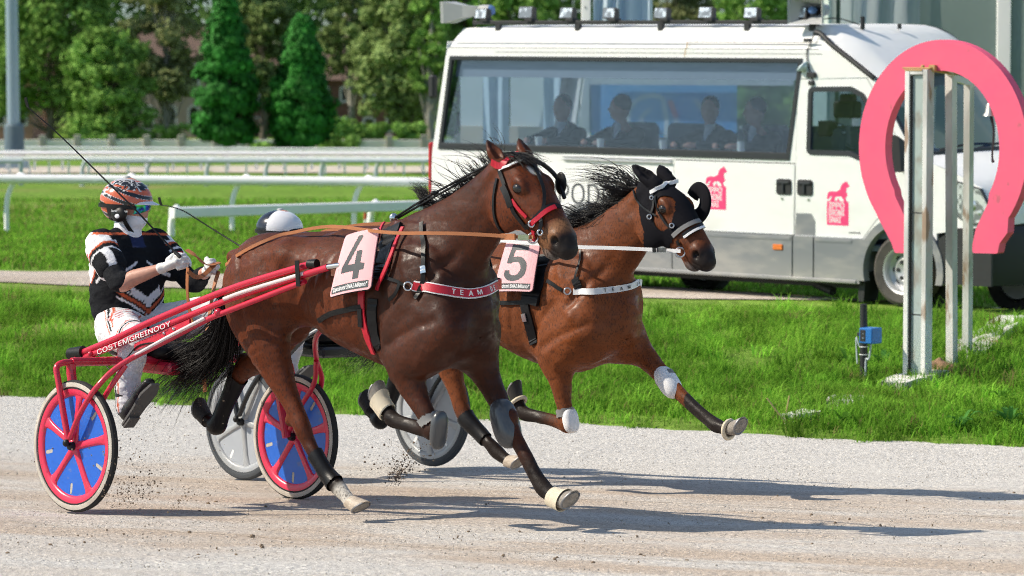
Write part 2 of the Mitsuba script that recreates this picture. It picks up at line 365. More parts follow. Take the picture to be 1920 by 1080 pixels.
hh = 0.108 * (0.35 + 1.5 * meshkit.fbm(np.stack([x * 1.6, y * 1.6, 0 * x], 1), 3, 3)) * np.clip(0.45 + (y - track_edge(x)) * 0.8, 0.35, 1.0) * (1 - .6 * sstep(32.8, 34.8, y + .30 * x))
m, c = grass(0, (x, y), hh, 0.0085, blade_colors(x, y, r), 21, 0.9)
cx_, cy_ = scatter(2600, (-5.5, 5.5), (23, 37), lambda x, y: (np.abs(x) < 0.148 * y + .6) & (y < 34.2 - 0.30 * x) & (y - track_edge(x) > -.02) & (r.random(len(x)) < (26 / y) ** 2)); nb = 26
tx = np.repeat(cx_, nb) + r.normal(0, .045, len(cx_) * nb); ty = np.repeat(cy_, nb) + r.normal(0, .045, len(cx_) * nb); th_ = np.repeat(r.uniform(.10, .22, len(cx_)) * np.clip(.55 + (cy_ - track_edge(cx_)) * .5, .55, 1), nb)
m2, c2 = grass(0, (tx, ty), th_, 0.010, np.repeat(blade_colors(cx_, cy_, r, .03) * r.uniform(.7, 1.3, (len(cx_), 1)), nb, 0) * r.uniform(.85, 1.15, (len(tx), 1)), 23, 1.1)
m, c = cat_mesh([m, m2]), np.vstack([c, c2])
put('bank_grass', m, 'grass_blade', smooth=False, color=c, label='lush green grass covering the bank beside the track', kind='stuff')
x, y = scatter(240000, (-12.5, 12), (33.5, 75), lambda x, y: (np.abs(x) < 0.15 * y + 1.5) & (y > 37.9 - 0.30 * x) & (r.random(len(x)) < (42 / y) ** 2) & (x > -13))
m, c = grass(0, (x, y), 0.10 + 0 * x, 0.022, blade_colors(x, y, r, 0.12) * 0.95, 22, 0.8)
put('infield_grass', m, 'grass_blade', smooth=False, color=c, label='shorter grass of the infield between the gravel road and the rails', kind='stuff')
# broad-leaved weeds on the bank, each a thing
def leaf_blade(base, d, L, W, lift, n=7):
    t = np.linspace(0, 1, n); s = vec(-d[1], d[0], 0)
    C = base + np.outer(t * L, d) * 0.75 + np.outer(np.sin(t * 2.0) * lift * L * .7, vec(0, 0, 1)); w = W * np.sin(np.pi * np.clip(t * 0.93 + 0.07, 0, 1)) ** 0.8 * (1 + 0.18 * (np.arange(n) % 2))
    V = np.stack([C - s * w[:, None] / 2, C + vec(0, 0, 1) * -0.006, C + s * w[:, None] / 2], 1).reshape(-1, 3); i = np.arange(n - 1)[:, None] * 3
    return trimesh.Trimesh(V, np.concatenate([i + np.array([q]) for q in ([0, 1, 4], [0, 4, 3], [1, 2, 5], [1, 5, 4])]), process=False)
scene['mat_weed_leaf'] = {'type': 'principledthin', 'base_color': rgb((0.16, 0.36, 0.05)), 'roughness': 0.4, 'diff_trans': 0.6, 'spec_trans': 0.0}
scene['mat_weed_leaf_blue'] = {'type': 'principledthin', 'base_color': rgb((0.10, 0.28, 0.06)), 'roughness': 0.4, 'diff_trans': 0.6, 'spec_trans': 0.0}
WEEDS = [((1580, 800), 0.17, 11, 'leafy dandelion rosette beside the small white stone in the grass'), ((1800, 810), 0.20, 13, 'tall leafy weed with upright blades in the grass near the track edge'),
         ((1895, 805), 0.24, 12, 'big dark leafy weed at the right edge of the picture'), ((1590, 690), 0.2, 12, 'broad-leaved plant at the foot of the black sensor post'),
         ((1880, 760), 0.20, 12, 'dark leafy weed just behind the biggest one at the right edge'), ((1300, 770), 0.15, 9, 'low leafy weed in the grass below the white knee boot'),
         ((1655, 690), 0.2, 12, 'leafy plant between the sensor post and the white slab'), ((1450, 780), 0.15, 9, 'small leafy weed near the track edge left of the dry stalks')]
for (px, py), L, n, lab in WEEDS:
    g = on_ground(px, py); k = thing('weed', lab, 'plant')
    for q in range(n):
        a = 2 * np.pi * q / n + r.uniform(-.3, .3); put('leaf', leaf_blade(g + vec(0, 0, 0.01), vec(math.cos(a), math.sin(a), 0) * r.uniform(.3, 1), L * r.uniform(.7, 1.15), L * 0.26, r.uniform(.3, 1.0)), 'weed_leaf' if len(lab) % 2 else 'weed_leaf_blue', k, smooth=True)
mat('dry_stalk_mat', (0.45, 0.36, 0.16), 0.8)
for (px, py), lean, lab in [((1478, 800), -0.25, 'dry yellow stalk leaning left by the grass edge'), ((1470, 795), 0.06, 'short dry stalk standing upright by the grass edge')]:
    g = on_ground(px, py); put('dry_stalk', tube(curve([g, g + vec(lean * .3, 0, .1), g + vec(lean * .6, 0, .2)], 8), 0.006, 5), 'dry_stalk_mat', None, label=lab, cat='stalk')

# ---------------------------------------------------------------- pebbles and kicked-up dirt (stuff)
def bits(P, s, seed):
    q = np.random.default_rng(seed); base = trimesh.creation.icosphere(0); n = len(P); nv = len(base.vertices)
    V = base.vertices[None] * (s[:, None, None] * q.uniform(.5, 1.2, (n, 1, 3))) * q.uniform(.75, 1.2, (n, nv, 1)) + P[:, None]
    return trimesh.Trimesh(V.reshape(-1, 3), (base.faces[None] + np.arange(n)[:, None, None] * nv).reshape(-1, 3), process=False)
mat('pebble', mikit.proc(lambda p, n, uv: mikit.mix((0.30, 0.24, 0.18), (0.62, 0.60, 0.56), mikit.noise(p.x * 90, p.y * 90, p.z * 90))), 0.9)
mat('clod', (0.23, 0.17, 0.12), 0.95)
x, y = scatter(22000, (-4, 4), (15.5, 28), lambda x, y: (np.abs(x) < 0.15 * y) & (y < track_edge(x) - .1))
put('loose_gravel', bits(np.stack([x, y, z_track(y) + 0.004], 1), 0.002 + 0.0045 * r.random(len(x)) ** 4, 31), 'pebble', smooth=False, label='loose gravel and small stones lying on the track', kind='stuff')
x, y = scatter(800, (-3, 3), (16.0, 20.5), lambda x, y: (np.abs(x) < 0.15 * y) & (meshkit.noise(np.stack([x * 2, y * 3, 0 * x], 1), 4) > 0.6))
put('dirt_clods', bits(np.stack([x, y, z_track(y) + 0.006], 1), 0.003 + 0.010 * r.random(len(x)) ** 5, 32), 'clod', smooth=False, label='brown dirt crumbs torn up by hooves on the track', kind='stuff')
def spray(px, py, D, n, spread, seed, top):
    q = np.random.default_rng(seed); b = at_y(px, py, D); t = q.random(n) ** 1.6
    P = b + np.stack([spread * q.normal(0, 1, n) * (0.35 + t) + 0.12 * t, 0.16 * q.normal(0, 1, n), top * t * q.uniform(.4, 1, n)], 1)
    P[:, 2] = np.maximum(P[:, 2], z_track(P[:, 1]) + 0.006); return P
P = np.vstack([spray(240, 940, 18.8, 700, 0.16, 1, 0.62), spray(330, 948, 18.6, 90, 0.05, 2, 0.12), spray(740, 898, 20.2, 700, 0.06, 3, 0.26), spray(700, 880, 20.4, 80, 0.1, 4, .35), spray(90, 860, 19.3, 70, 0.12, 5, .3)])
put('flying_dirt', bits(P, 0.0018 + 0.0048 * np.random.default_rng(5).random(len(P)) ** 3, 33), 'clod', smooth=False, label='dirt thrown up behind the wheels and hooves', kind='stuff')

# ---------------------------------------------------------------- trees
scene['mat_leaf'] = {'type': 'principledthin', 'base_color': VC, 'roughness': 0.5, 'diff_trans': 0.5, 'spec_trans': 0.0}
scene['mat_needle'] = {'type': 'twosided', 'bsdf': {'type': 'principled', 'base_color': VC, 'roughness': 0.7, 'specular': 0.2}}
mat('bark', mikit.proc(lambda p, n, uv: mikit.mix((0.10, 0.08, 0.06), (0.22, 0.19, 0.15), mikit.noise(p.x * 6, p.y * 6, p.z * 1.5))), 0.95)
mat('bark_pale', mikit.proc(lambda p, n, uv: mikit.mix((0.22, 0.20, 0.16), (0.42, 0.40, 0.34), mikit.noise(p.x * 5, p.y * 5, p.z * 2.5))), 0.95)
def leaves(C, rad, per, size, col, seed, jit=0.25, flat=0.7, axis=None):
    q = np.random.default_rng(seed); n = len(C) * per
    d = q.normal(0, 1, (n, 3)); d /= np.linalg.norm(d, axis=1, keepdims=True); R = np.repeat(rad, per)[:, None] * q.random((n, 1)) ** 0.45
    P = np.repeat(C, per, 0) + d * R * vec(1, 1, flat)
    out = 0 if axis is None else 2.0 * unit_rows((P - axis) * vec(1, 1, 0.15)); nr = unit_rows(d + out + 0.8 * q.normal(0, 1, (n, 3)) + vec(0, 0, 0.5)); t = unit_rows(np.cross(nr, q.normal(0, 1, (n, 3)))); b = np.cross(nr, t); s = (size * q.uniform(.6, 1.3, n))[:, None]
    V = np.stack([P - t * s, P + b * s * .55, P + t * s, P - b * s * .55], 1).reshape(-1, 3); i = np.arange(n)[:, None] * 4
    cc = np.repeat(np.repeat(col * q.uniform(1 - jit, 1 + jit, (len(C), 1)), per, 0) * q.uniform(.75, 1.25, (n, 1)), 4, 0)
    return trimesh.Trimesh(V, np.concatenate([i + np.array([a]) for a in ([0, 1, 2], [0, 2, 3])]), process=False), np.clip(cc, 0, 1)
G1, G2, G3, G4 = vec(0.23, 0.40, 0.095), vec(0.28, 0.38, 0.135), vec(0.12, 0.23, 0.065), vec(0.30, 0.34, 0.15)
def tree(name, label, px, D, top, half, color, seed, low=0.25, clumps=60, per=110, bark='bark', cat='tree', group=None, size=0.17, crown=None, trunk_r=0.17):
    """A tree whose trunk stands at the photograph's column px, D metres off, with its top at row top and a crown of that half width in pixels."""
    q = np.random.default_rng(seed); x0 = (px - 960) / F * D; b = vec(x0, D, ground(x0, D)); hgt = at_y(px, top, D)[2] - b[2]; hw = half / F * D
    k = thing(name, label, cat, group)
    t = np.linspace(0, 1, 10); w = np.cumsum(q.normal(0, .05, (10, 2)), 0) * hgt * .12
    TP = np.stack([b[0] + w[:, 0] - w[0, 0], b[1] + w[:, 1] - w[0, 1], b[2] - 0.1 + t * hgt * .9], 1)
    ms = [tube(TP, trunk_r * (1.1 - t * .9), 8)]
    C = []
    for i in range(clumps):
        h = low + (1 - low) * q.random(); s = (crown(h) if crown else math.sin(math.pi * min(1, max(0.05, (h - low) / (1 - low) * .8 + .14))) ** .6); a = q.uniform(0, 2 * np.pi); rr = hw * s * math.sqrt(q.random()) * 0.95
        c = b + vec(math.cos(a) * rr, math.sin(a) * rr * .8, h * hgt); C.append(c)
        if i % 3 == 0:
            j = min(9, max(1, int(h * 9 - 1.5))); ms.append(tube(curve([TP[j], (TP[j] + c) / 2 + vec(0, 0, -.15), c], 5), trunk_r * np.linspace(.35, .08, 5), 5))
    put('trunk', cat_mesh(ms), bark, k, smooth=True)
    C = np.array(C); rad = q.uniform(.5, 1.1, clumps) * max(hw, 1.0) * 0.36
    sh = 0.75 + 0.5 * meshkit.noise(C * 0.9, seed)[:, None]
    m, c = leaves(C, rad, per, size, color * sh, seed + 1, axis=b + vec(0, 0, hgt * .45) if crown else None)
    put('crown', m, 'needle' if crown else 'leaf', k, smooth=False, color=c); return k
def cone(h): return max(0.03, min(1, (1 - h) ** 0.75 * 1.5)) * (0.55 + 0.45 * min(1, h / .22))
DK = vec(0.026, 0.155, 0.018)
tree('cypress_tree', 'taller dark green conical evergreen standing nearer the light pole', 424, 141, -8, 62, DK, 101, 0.10, 260, 120, cat='tree', group=None, size=0.13, crown=cone, trunk_r=.13)
tree('cypress_tree', 'shorter dark green conical evergreen standing nearer the van', 566, 141, 36, 60, DK, 102, 0.10, 240, 120, cat='tree', size=0.13, crown=cone, trunk_r=.13)
TR = [('broadleaf_tree', 'large mid-green tree behind the light pole at the left edge', 95, 157, -90, 130, G1 * .9, 0.22, 70),
      ('broadleaf_tree', 'bright green bushy tree right of the whip tip', 205, 153, 60, 85, G1 * .95, 0.12, 44),
      ('poplar_tree', 'slender olive-green tree left of the taller conical evergreen', 308, 156, -70, 85, G4 * .95, 0.3, 55),
      ('broadleaf_tree', 'olive tree rising between the two conical evergreens', 495, 160, -70, 70, G2 * .8, 0.3, 50),
      ('poplar_tree', 'thin pale-trunked tree right of the shorter conical evergreen', 657, 157, -60, 55, G2 * .75, 0.45, 30),
      ('willow_tree', 'wide hanging olive-green tree left of the van', 752, 155, -60, 88, G2, 0.2, 80),
      ('birch_tree', 'pale-trunked birch close to the rear edge of the van', 808, 153, -60, 45, G1 * 1.05, 0.35, 34),
      ('broadleaf_tree', 'bright green tree showing under the grey horn speaker', 862, 156, -60, 60, G1 * 1.2, 0.1, 50),
      ('broadleaf_tree', 'bright green tree above the middle of the van roof', 985, 158, -90, 85, G1 * 1.15, 0.1, 50),
      ('broadleaf_tree', 'brownish tree above the front half of the van roof', 1275, 162, -80, 75, G4 * .75, 0.1, 46),
      ('broadleaf_tree', 'bright green tree beside the square horn speaker', 1420, 158, -90, 90, G1 * 1.1, 0.1, 56),
      ('broadleaf_tree', 'tall dark tree cut by the left edge of the picture', -40, 165, -120, 110, G3, 0.15, 50)]
for i, (nm, lab, px, D, top, half, colr, low, cl) in enumerate(TR):
    tree(nm, lab, px, D, top, half, colr, 200 + 7 * i, low, int(cl * 1.7), 100, 'bark_pale' if nm in ('birch_tree', 'poplar_tree') else 'bark', size=0.16)
# the wood that closes the view behind them: nobody could count it
q = np.random.default_rng(77); C = []
for i in range(420):
    px = q.uniform(-120, 2050); D = q.uniform(196, 214); x0 = (px - 960) / F * D; C.append([x0, D, z_field(D) + q.uniform(0.6, 11.5)])
C = np.array(C); m, c = leaves(C, np.full(len(C), 1.9), 95, 0.30, (G3 * 0.8)[None] * (0.5 + 0.9 * meshkit.noise(C * .4, 3)[:, None]), 78)
put('far_wood', m, 'leaf', smooth=False, color=c, label='dark mass of woodland closing the view behind the trees', kind='stuff')
# shrubs by the wall
def shrub(name, label, px, py, D, half, h, color, seed, cat='shrub', per=130):
    q = np.random.default_rng(seed); b = at_y(px, py, D); b[2] = ground(b[0], b[1]) if h > 0 else b[2]; hw = half / F * D; k = thing(name, label, cat); n = 16
    C = b + np.stack([q.uniform(-hw, hw, n), q.uniform(-.4, .4, n), abs(h) * q.uniform(.2, .8, n)], 1)
    put('stem', cat_mesh([tube(curve([b, (b + c) / 2 + vec(0, 0, .1), c], 4), 0.025, 4) for c in C[:8]]), 'bark', k)
    m, c = leaves(C, np.full(n, abs(h) * .3 + .12), per, 0.10, np.tile(color, (n, 1)), seed); put('foliage', m, 'leaf', k, smooth=False, color=c)
shrub('shrub', 'green shrub in front of the wall below the thin pale-trunked tree', 633, 285, 147, 32, .95, G1 * .9, 301)
shrub('shrub', 'yellow-green shrub peeping over the wall beside the shorter evergreen', 612, 285, 151, 36, 1.6, G1 * 1.3, 302)
shrub('shrub', 'small shrub at the foot of the wall left of the shorter evergreen', 492, 287, 147, 16, .5, G1, 303)
def hedge(label, p0, p1, D, h, seed):
    q = np.random.default_rng(seed); x = np.linspace((p0 - 960) / F * D, (p1 - 960) / F * D, 40); k = thing('hedge', label, 'hedge')
    C = np.stack([x, D + q.uniform(-.3, .3, 40), ground(x, D + 0 * x) + q.uniform(.2, h, 40)], 1); m, c = leaves(C, np.full(40, .3), 90, .1, np.tile(G1 * 1.1, (40, 1)), seed); put('foliage', m, 'leaf', k, smooth=False, color=c)
    put('stem', cat_mesh([tube([C[i] * [1, 1, 0] + vec(0, 0, ground(C[i, 0], C[i, 1])), C[i]], .02, 4) for i in range(0, 40, 4)]), 'bark', k)
hedge('clipped green hedge above the wall left of the birch', 660, 718, 152, 1.15, 311)
hedge('clipped green hedge above the wall beside the van', 745, 790, 152, 1.2, 312)
hedge('dark hedge along the wall under the bright bushy tree', 150, 345, 152, 1.15, 313)

# ---------------------------------------------------------------- far buildings
mat('brick_pink', mikit.proc(lambda p, n, uv: mikit.mix((0.34, 0.17, 0.12), (0.42, 0.24, 0.18), mikit.noise(p.x * 5, p.y * 5, p.z * 14))), 0.9)
mat('plaster_rose', mikit.proc(lambda p, n, uv: mikit.mix((0.34, 0.25, 0.20), (0.40, 0.31, 0.25), mikit.fbm(p.x, p.y, p.z * 2, 3))), 0.9)
mat('brick_dark', mikit.proc(lambda p, n, uv: mikit.mix((0.12, 0.055, 0.04), (0.19, 0.09, 0.065), mikit.noise(p.x * 5, p.y * 5, p.z * 14))), 0.9)
mat('roof_tile', (0.13, 0.085, 0.065), 0.9); mat('window_dark', (0.03, 0.035, 0.04), 0.15); mat('frame_pale', (0.55, 0.53, 0.5), 0.6)
def house(label, p0, p1, D, top, wallm, rows, cols, arch=False):
    x0, x1 = (p0 - 960) / F * D, (p1 - 960) / F * D; z0 = z_field(D) - .2; z1 = at_y(p0, top, D)[2]; k = thing('brick_building' if 'brick' in wallm else 'rendered_building', label, 'building')
    ww, hh = (x1 - x0) / cols * .45, (z1 - z0) / rows * .45; P = sbox(x0, z0, x1, z1); wins = []
    for i in range(cols):
        for j in range(rows):
            cx = x0 + (i + .5) * (x1 - x0) / cols; cz = z0 + (j + .52) * (z1 - z0) / rows
            h = sbox(cx - ww / 2, cz - hh / 2, cx + ww / 2, cz + hh / 2)
            if arch: h = h.union(Point(cx, cz + hh / 2).buffer(ww / 2, 8))
            P = P.difference(h); wins.append((cx, cz, h))
    put('wall', axes_mesh(extr(P, .3), (0, D, 0), (1, 0, 0), (0, 0, 1), (0, 1, 0)), wallm, k)
    put('rear_wall', bx((x0, D + .302, z0), (x1, D + 7, z1 - .01)), wallm, k)
    put('roof', trimesh.convex.convex_hull(np.array([[x, y, z] for x in (x0 - .3, x1 + .3) for y, z in ((D - .4, z1 + .003), (D + 7.4, z1 + .003), (D + 3.5, z1 + 1.6))])), 'roof_tile', k)
    for cx, cz, h in wins:
        w = put('window', axes_mesh(extr(h.buffer(.06).difference(h.buffer(-.05)), .08), (0, D - .03, 0), (1, 0, 0), (0, 0, 1), (0, 1, 0)), 'frame_pale', k)
        put('pane', axes_mesh(extr(h.buffer(-.05), .02), (0, D + .18, 0), (1, 0, 0), (0, 0, 1), (0, 1, 0)), 'window_dark', w)
house('salmon brick house half hidden behind the light pole', -60, 62, 182, 150, 'brick_pink', 1, 3)
house('rose rendered building with arches between the trees left of the taller evergreen', 215, 385, 186, 110, 'plaster_rose', 2, 4, True)
house('dark brown brick building behind the trees left of the van', 455, 800, 190, 150, 'brick_dark', 2, 8)

# ---------------------------------------------------------------- wall with pillars, rails, light pole
mat('concrete', mikit.proc(lambda p, n, uv: mikit.mix((0.72, 0.68, 0.62), (0.88, 0.85, 0.80), mikit.fbm(p.x * .9, p.y, p.z * 1.5, 4))), 0.9)
mat('concrete_dark', mikit.proc(lambda p, n, uv: mikit.mix((0.34, 0.31, 0.27), (0.50, 0.46, 0.41), mikit.fbm(p.x * 2, p.y, p.z * 3, 3))), 0.9)
k = thing('boundary_wall', 'low pale concrete wall with square pillars in front of the trees', 'wall')
D = 149.0; wx = lambda px: (px - 960) / F * D; zb = z_field(D) - .2; zt = at_y(0, 262, D)[2]; zp = at_y(0, 253, D)[2]
pil = list(range(-50, 1000, 65))
for i, p in enumerate(pil):
    put('pillar', bx((wx(p) - .13, D - .09, zb), (wx(p) + .13, D + .17, zp), .02), 'concrete_dark', k)
    if i: put('panel', bx((wx(pil[i - 1]) + .132, D, zb), (wx(p) - .132, D + .1, zt), .015), 'concrete', k)
mat('white_rail', (0.92, 0.92, 0.92), 0.4); mat('rail_grey', (0.50, 0.56, 0.60), 0.5); mat('red_paint', (0.55, 0.06, 0.05), 0.5); mat('grey_metal', (0.25, 0.25, 0.26), 0.5, 0.6)
def rail(label, p0, p1, w, h, posts, hgt, pr, m='white_rail', neck=None, flat=False):
    """p0, p1: rail ends (px, py, D); posts: columns of the photograph; neck: how far the post's bent head reaches sideways (m)."""
    A, B = at_y(*p0), at_y(*p1); k = thing('track_rail', label, 'fence')
    put('rail', sweep([A, (A + B) / 2, B], circ(h / 2, 14, w / 2) if not flat else [(h / 2 * s, w / 2 * t) for s, t in ((-1, -.7), (-.8, -1), (.8, -1), (1, -.7), (1, .7), (.8, 1), (-.8, 1), (-1, .7))], up=vec(0, 0, 1)), m, k, smooth=50)
    for px in posts:
        lo, hi = 0.0, 1.0; t = np.linspace(0, 1, 4000); P = A + np.outer(t, B - A); xs = 960 + P[:, 0] / P[:, 1] * F; j = np.argmin(abs(xs - px)); p = P[j]; g = ground(p[0], p[1]) - .05
        if neck: q = curve([vec(p[0] - neck, p[1] + .12, g), vec(p[0] - neck, p[1] + .12, g + (p[2] - g) * .52), vec(p[0] - neck * .86, p[1] + .12, g + (p[2] - g) * .76), vec(p[0] - neck * .5, p[1] + .11, g + (p[2] - g) * .97), vec(p[0] - neck * .18, p[1] + w * .62, p[2] + h * .42), vec(p[0], p[1] + w * .5, p[2] + h * .3)], 20)
        else: q = [vec(p[0], p[1] + w / 2 + pr, g), vec(p[0], p[1] + w / 2 + pr, p[2] + h * .2)]
        put('post', tube(q, pr, 8), m, k, smooth=50)
rail('long thick white running rail on bent posts nearest behind the driver', (-60, 335, 55), (1000, 343, 54), .14, .14, [42, 250, 466, 696, 920], .8, .04, neck=.26)
rail('shorter flat bluish-white rail starting right of the driver', (322, 399, 50.5), (1000, 379, 56), .12, .15, [331, 705], .8, .05, 'white_rail', neck=.09, flat=True)
rail('thin grey-topped rail crossing the middle of the infield', (160, 303, 88), (1000, 302, 88), .10, .09, [163, 285, 397, 508, 612, 715], .6, .05, 'rail_grey', neck=.14)
rail('thick white double rail in front of the boundary wall, upper', (-60, 287, 112), (1000, 288, 110), .16, .15, range(-40, 900, 52), .7, .035)
rail('thick white double rail in front of the boundary wall, lower', (-60, 297, 106), (1000, 298, 104), .14, .12, range(-20, 900, 37), .5, .03)
rail('thin white rail running close along the boundary wall', (-60, 277, 134), (1000, 281, 132), .10, .09, range(-50, 900, 90), .8, .04)
rail('short grey rail end beside the light pole base', (-40, 303, 90), (42, 302, 90), .10, .10, [-20, 38], .6, .06, 'rail_grey')
g = on_ground(685, 437); k = thing('marker_stick', 'thin white stick with a red band standing by the flat rail', 'stick')
put('shaft', tube([g, g + vec(0, 0, .36)], .02, 8), 'white_rail', k); put('band', tube([g + vec(0, 0, .2), g + vec(0, 0, .31)], .023, 8), 'red_paint', k)
mat('pole_blue', (0.30, 0.40, 0.47), 0.45, 0.3); mat('pole_base', (0.10, 0.15, 0.18), 0.6)
D = 115; x0 = (25 - 960) / F * D; gz = ground(x0, D); k = thing('light_pole', 'tall blue-grey light pole with a thick dark base at the left edge', 'pole')
put('pole', tube([vec(x0 + .02, D, gz + 1.0), vec(x0 - .06, D, gz + 14)], [.20, .165], 20), 'pole_blue', k, smooth=True)
put('base', cat_mesh([tube([vec(x0 + .03, D, gz - .1), vec(x0 + .03, D, gz + 1.35)], [.33, .31], 20), lathe([(0, 0), (.31, 0), (.24, .08), (0, .08)], 20).apply_translation(vec(x0 + .03, D, gz + 1.35))]), 'pole_base', k)
put('ballast_block', bx((x0 - .75, D - .9, gz - .1), (x0 + .55, D - .36, gz + .3), .03), 'pole_blue', None, label='low blue-grey block at the foot of the light pole', cat='block')

# ---------------------------------------------------------------- the judges' van
w0 = at_y(1690, 578, 34.2); V = Frame([w0[0], w0[1], -0.092], 43)
def van_white(p, n, uv):
    d = mikit.fbm(p.x * 2.2, p.y * 2.2, p.z * 5, 4); lo = mikit.smoothstep(0.95, 0.45, p.z)
    return mikit.mix((0.82, 0.825, 0.825), (0.60, 0.57, 0.51), mikit.smoothstep(0.45, 0.8, d) * (0.06 + 0.4 * lo))
mat('van_paint', mikit.proc(van_white), 0.28, coat=0.6)
def clad(p, n, uv):
    d = mikit.fbm(p.x * 3, p.y * 3, p.z * 7, 4); lo = mikit.smoothstep(0.42, 0.12, p.z)
    return mikit.mix((0.19, 0.205, 0.225), (0.42, 0.40, 0.37), mikit.smoothstep(0.42, 0.8, d) * 0.5 + lo * 0.35)
mat('van_cladding', mikit.proc(clad), 0.6)
mat('black_plastic', (0.022, 0.023, 0.025), 0.55); mat('rubber', mikit.proc(lambda p, n, uv: mikit.mix((0.025, 0.025, 0.026), (0.16, 0.14, 0.12), mikit.fbm(p.x * 8, p.y * 8, p.z * 8, 3) * 0.7)), 0.85)
mat('dark_trim', (0.03, 0.034, 0.04), 0.4); mat('chrome', (0.75, 0.75, 0.76), 0.18, 1.0); mat('steel_rim', (0.55, 0.55, 0.56), 0.4, 0.5); mat('interior', (0.16, 0.18, 0.21), 0.9); mat('interior_grey', (0.42, 0.44, 0.48), 0.9)
mat('red_lens', (0.55, 0.02, 0.03), 0.15, coat=1.0); mat('orange_lens', (0.75, 0.20, 0.04), 0.2, coat=1.0); mat('clear_lens', mikit.proc(lambda p, n, uv: mikit.mix((0.25, 0.27, 0.29), (0.80, 0.84, 0.88), mikit.smoothstep(0.4, 0.7, mikit.noise(p.x * 28, p.y * 28, p.z * 22)))), 0.12, 0.4, coat=1.0); mat('pink_print', (0.80, 0.06, 0.20), 0.4); mat('grey_print', (0.075, 0.08, 0.09), 0.5); mat('white_print', (0.80, 0.80, 0.80), 0.5)
scene['mat_tinted_glass'] = {'type': 'thindielectric', 'int_ior': 1.5, 'specular_transmittance': rgb((0.74, 0.80, 0.86)), 'specular_reflectance': rgb((.6, .65, .72))}
van = thing('van', 'white high-roof van with a long tinted side window and dirty grey lower cladding', 'van')
def vput(name, m, mt, parent=None, smooth=35, **kw): return put(name, V.mesh(m), mt, parent or van, smooth, **kw)
def side(poly, b, th): return axes_mesh(extr(poly, th), (0, b, 0), (1, 0, 0), (0, 0, 1), (0, 1, 0))   # polygon in (a, c), thickness towards +b
win = Polygon([(-5.83, 2.296), (-1.19, 2.297), (-1.345, 1.335), (-6.0, 1.335)])
dwin = Polygon([(-1.10, 2.02), (-.60, 2.03), (-.46, 1.97), (-.12, 1.52), (-.16, 1.40), (-.50, 1.36), (-.62, 1.40), (-1.12, 1.40)]).buffer(-.05).buffer(.05)
arch_f, arch_r = Point(0, .33).buffer(.44, 24), Point(-3.97, .33).buffer(.44, 24)
outer = Polygon([(-6.13, .61), (-6.10, 1.3), (-5.90, 2.30), (-5.86, 2.385), (-.80, 2.385), (-.33, 2.115), (.13, 1.41), (.62, 1.25), (.90, 1.13), (1.0, .95), (1.0, .79), (.42, .70), (.42, .61)])
outer = outer.difference(sbox(.40, .5, 1.2, .70)).difference(arch_f).difference(arch_r)
door = Polygon([(-1.245, 2.10), (-.42, 2.12), (.0, 1.46), (-.10, 1.22), (-.13, .90), (-.30, .80), (-.46, .615), (-1.265, .615)])
slide = Polygon([(-2.785, 1.30), (-1.272, 1.30), (-1.278, .615), (-2.785, .615)])
body = outer.difference(win).difference(door.buffer(.007)).difference(slide.boundary.buffer(.005)).difference(sbox(-5.2, 2.34, -.95, 2.346))
far_body = outer.difference(win.buffer(-.1)).difference(dwin)
L = 2.0
shell = [side(body, 0, .03), side(far_body, L - .03, .03)]
def prof(zs, zt, bow, x, n=15):
    """Cross-section of the roof at x: near side edge up over the top to the far side."""
    t = np.linspace(0, 1, n); b = L * t; e = np.minimum(t, 1 - t) * 2
    c = zs + (zt - zs) * (1 - (1 - np.clip(e * 5.2, 0, 1)) ** 2.2) ** .5 * (0.94 + 0.06 * np.sin(np.pi * t)); return np.stack([x + bow * np.sin(np.pi * t), b, c], 1)
S = [prof(2.35, 2.50, 0, -5.885), prof(2.385, 2.60, 0, -5.78), prof(2.385, 2.62, 0, -5.4), prof(2.385, 2.63, 0, -3.0), prof(2.385, 2.63, 0, -1.05), prof(2.385, 2.60, .03, -.93), prof(2.385, 2.53, .06, -.80), prof(2.265, 2.38, .10, -.58), prof(2.115, 2.17, .16, -.33)]
S = np.array(S); shell.append(grid_mesh(S[..., 0], S[..., 1], S[..., 2]))
rear = np.array([prof(z, z + .001, -.10 * math.sin(min(1, (2.4 - z) / 2) * 1.5), x) for z, x in ((2.36, -5.88), (2.28, -5.9), (1.36, -6.09), (.3, -6.13))]); rear[..., 2] = np.array([2.45, 2.28, 1.36, .3])[:, None]
rg = grid_mesh(rear[..., 0], rear[..., 1], rear[..., 2]); fc = rg.triangles_center; hole = (fc[:, 2] > 1.37) & (fc[:, 2] < 2.27) & (fc[:, 1] > .15) & (fc[:, 1] < 1.85); shell.append(rg.submesh([np.nonzero(~hole)[0]], append=True)); rear_pane = rg.submesh([np.nonzero(hole)[0]], append=True)
tb = np.linspace(0, 1, 15); hood = np.array([np.stack([x0 + bow * np.sin(np.pi * tb), L * tb, c + .05 * np.sin(np.pi * tb)], 1) for x0, bow, c in ((.13, .26, 1.40), (.45, .26, 1.31), (.75, .22, 1.20), (.93, .16, 1.08), (1.0, .14, .92), (1.0, .14, .77))])
shell.append(grid_mesh(hood[..., 0], hood[..., 1], hood[..., 2]))
vput('body', cat_mesh(shell), 'van_paint', smooth=30)
vput('rear_window', rear_pane, 'tinted_glass', smooth=True)
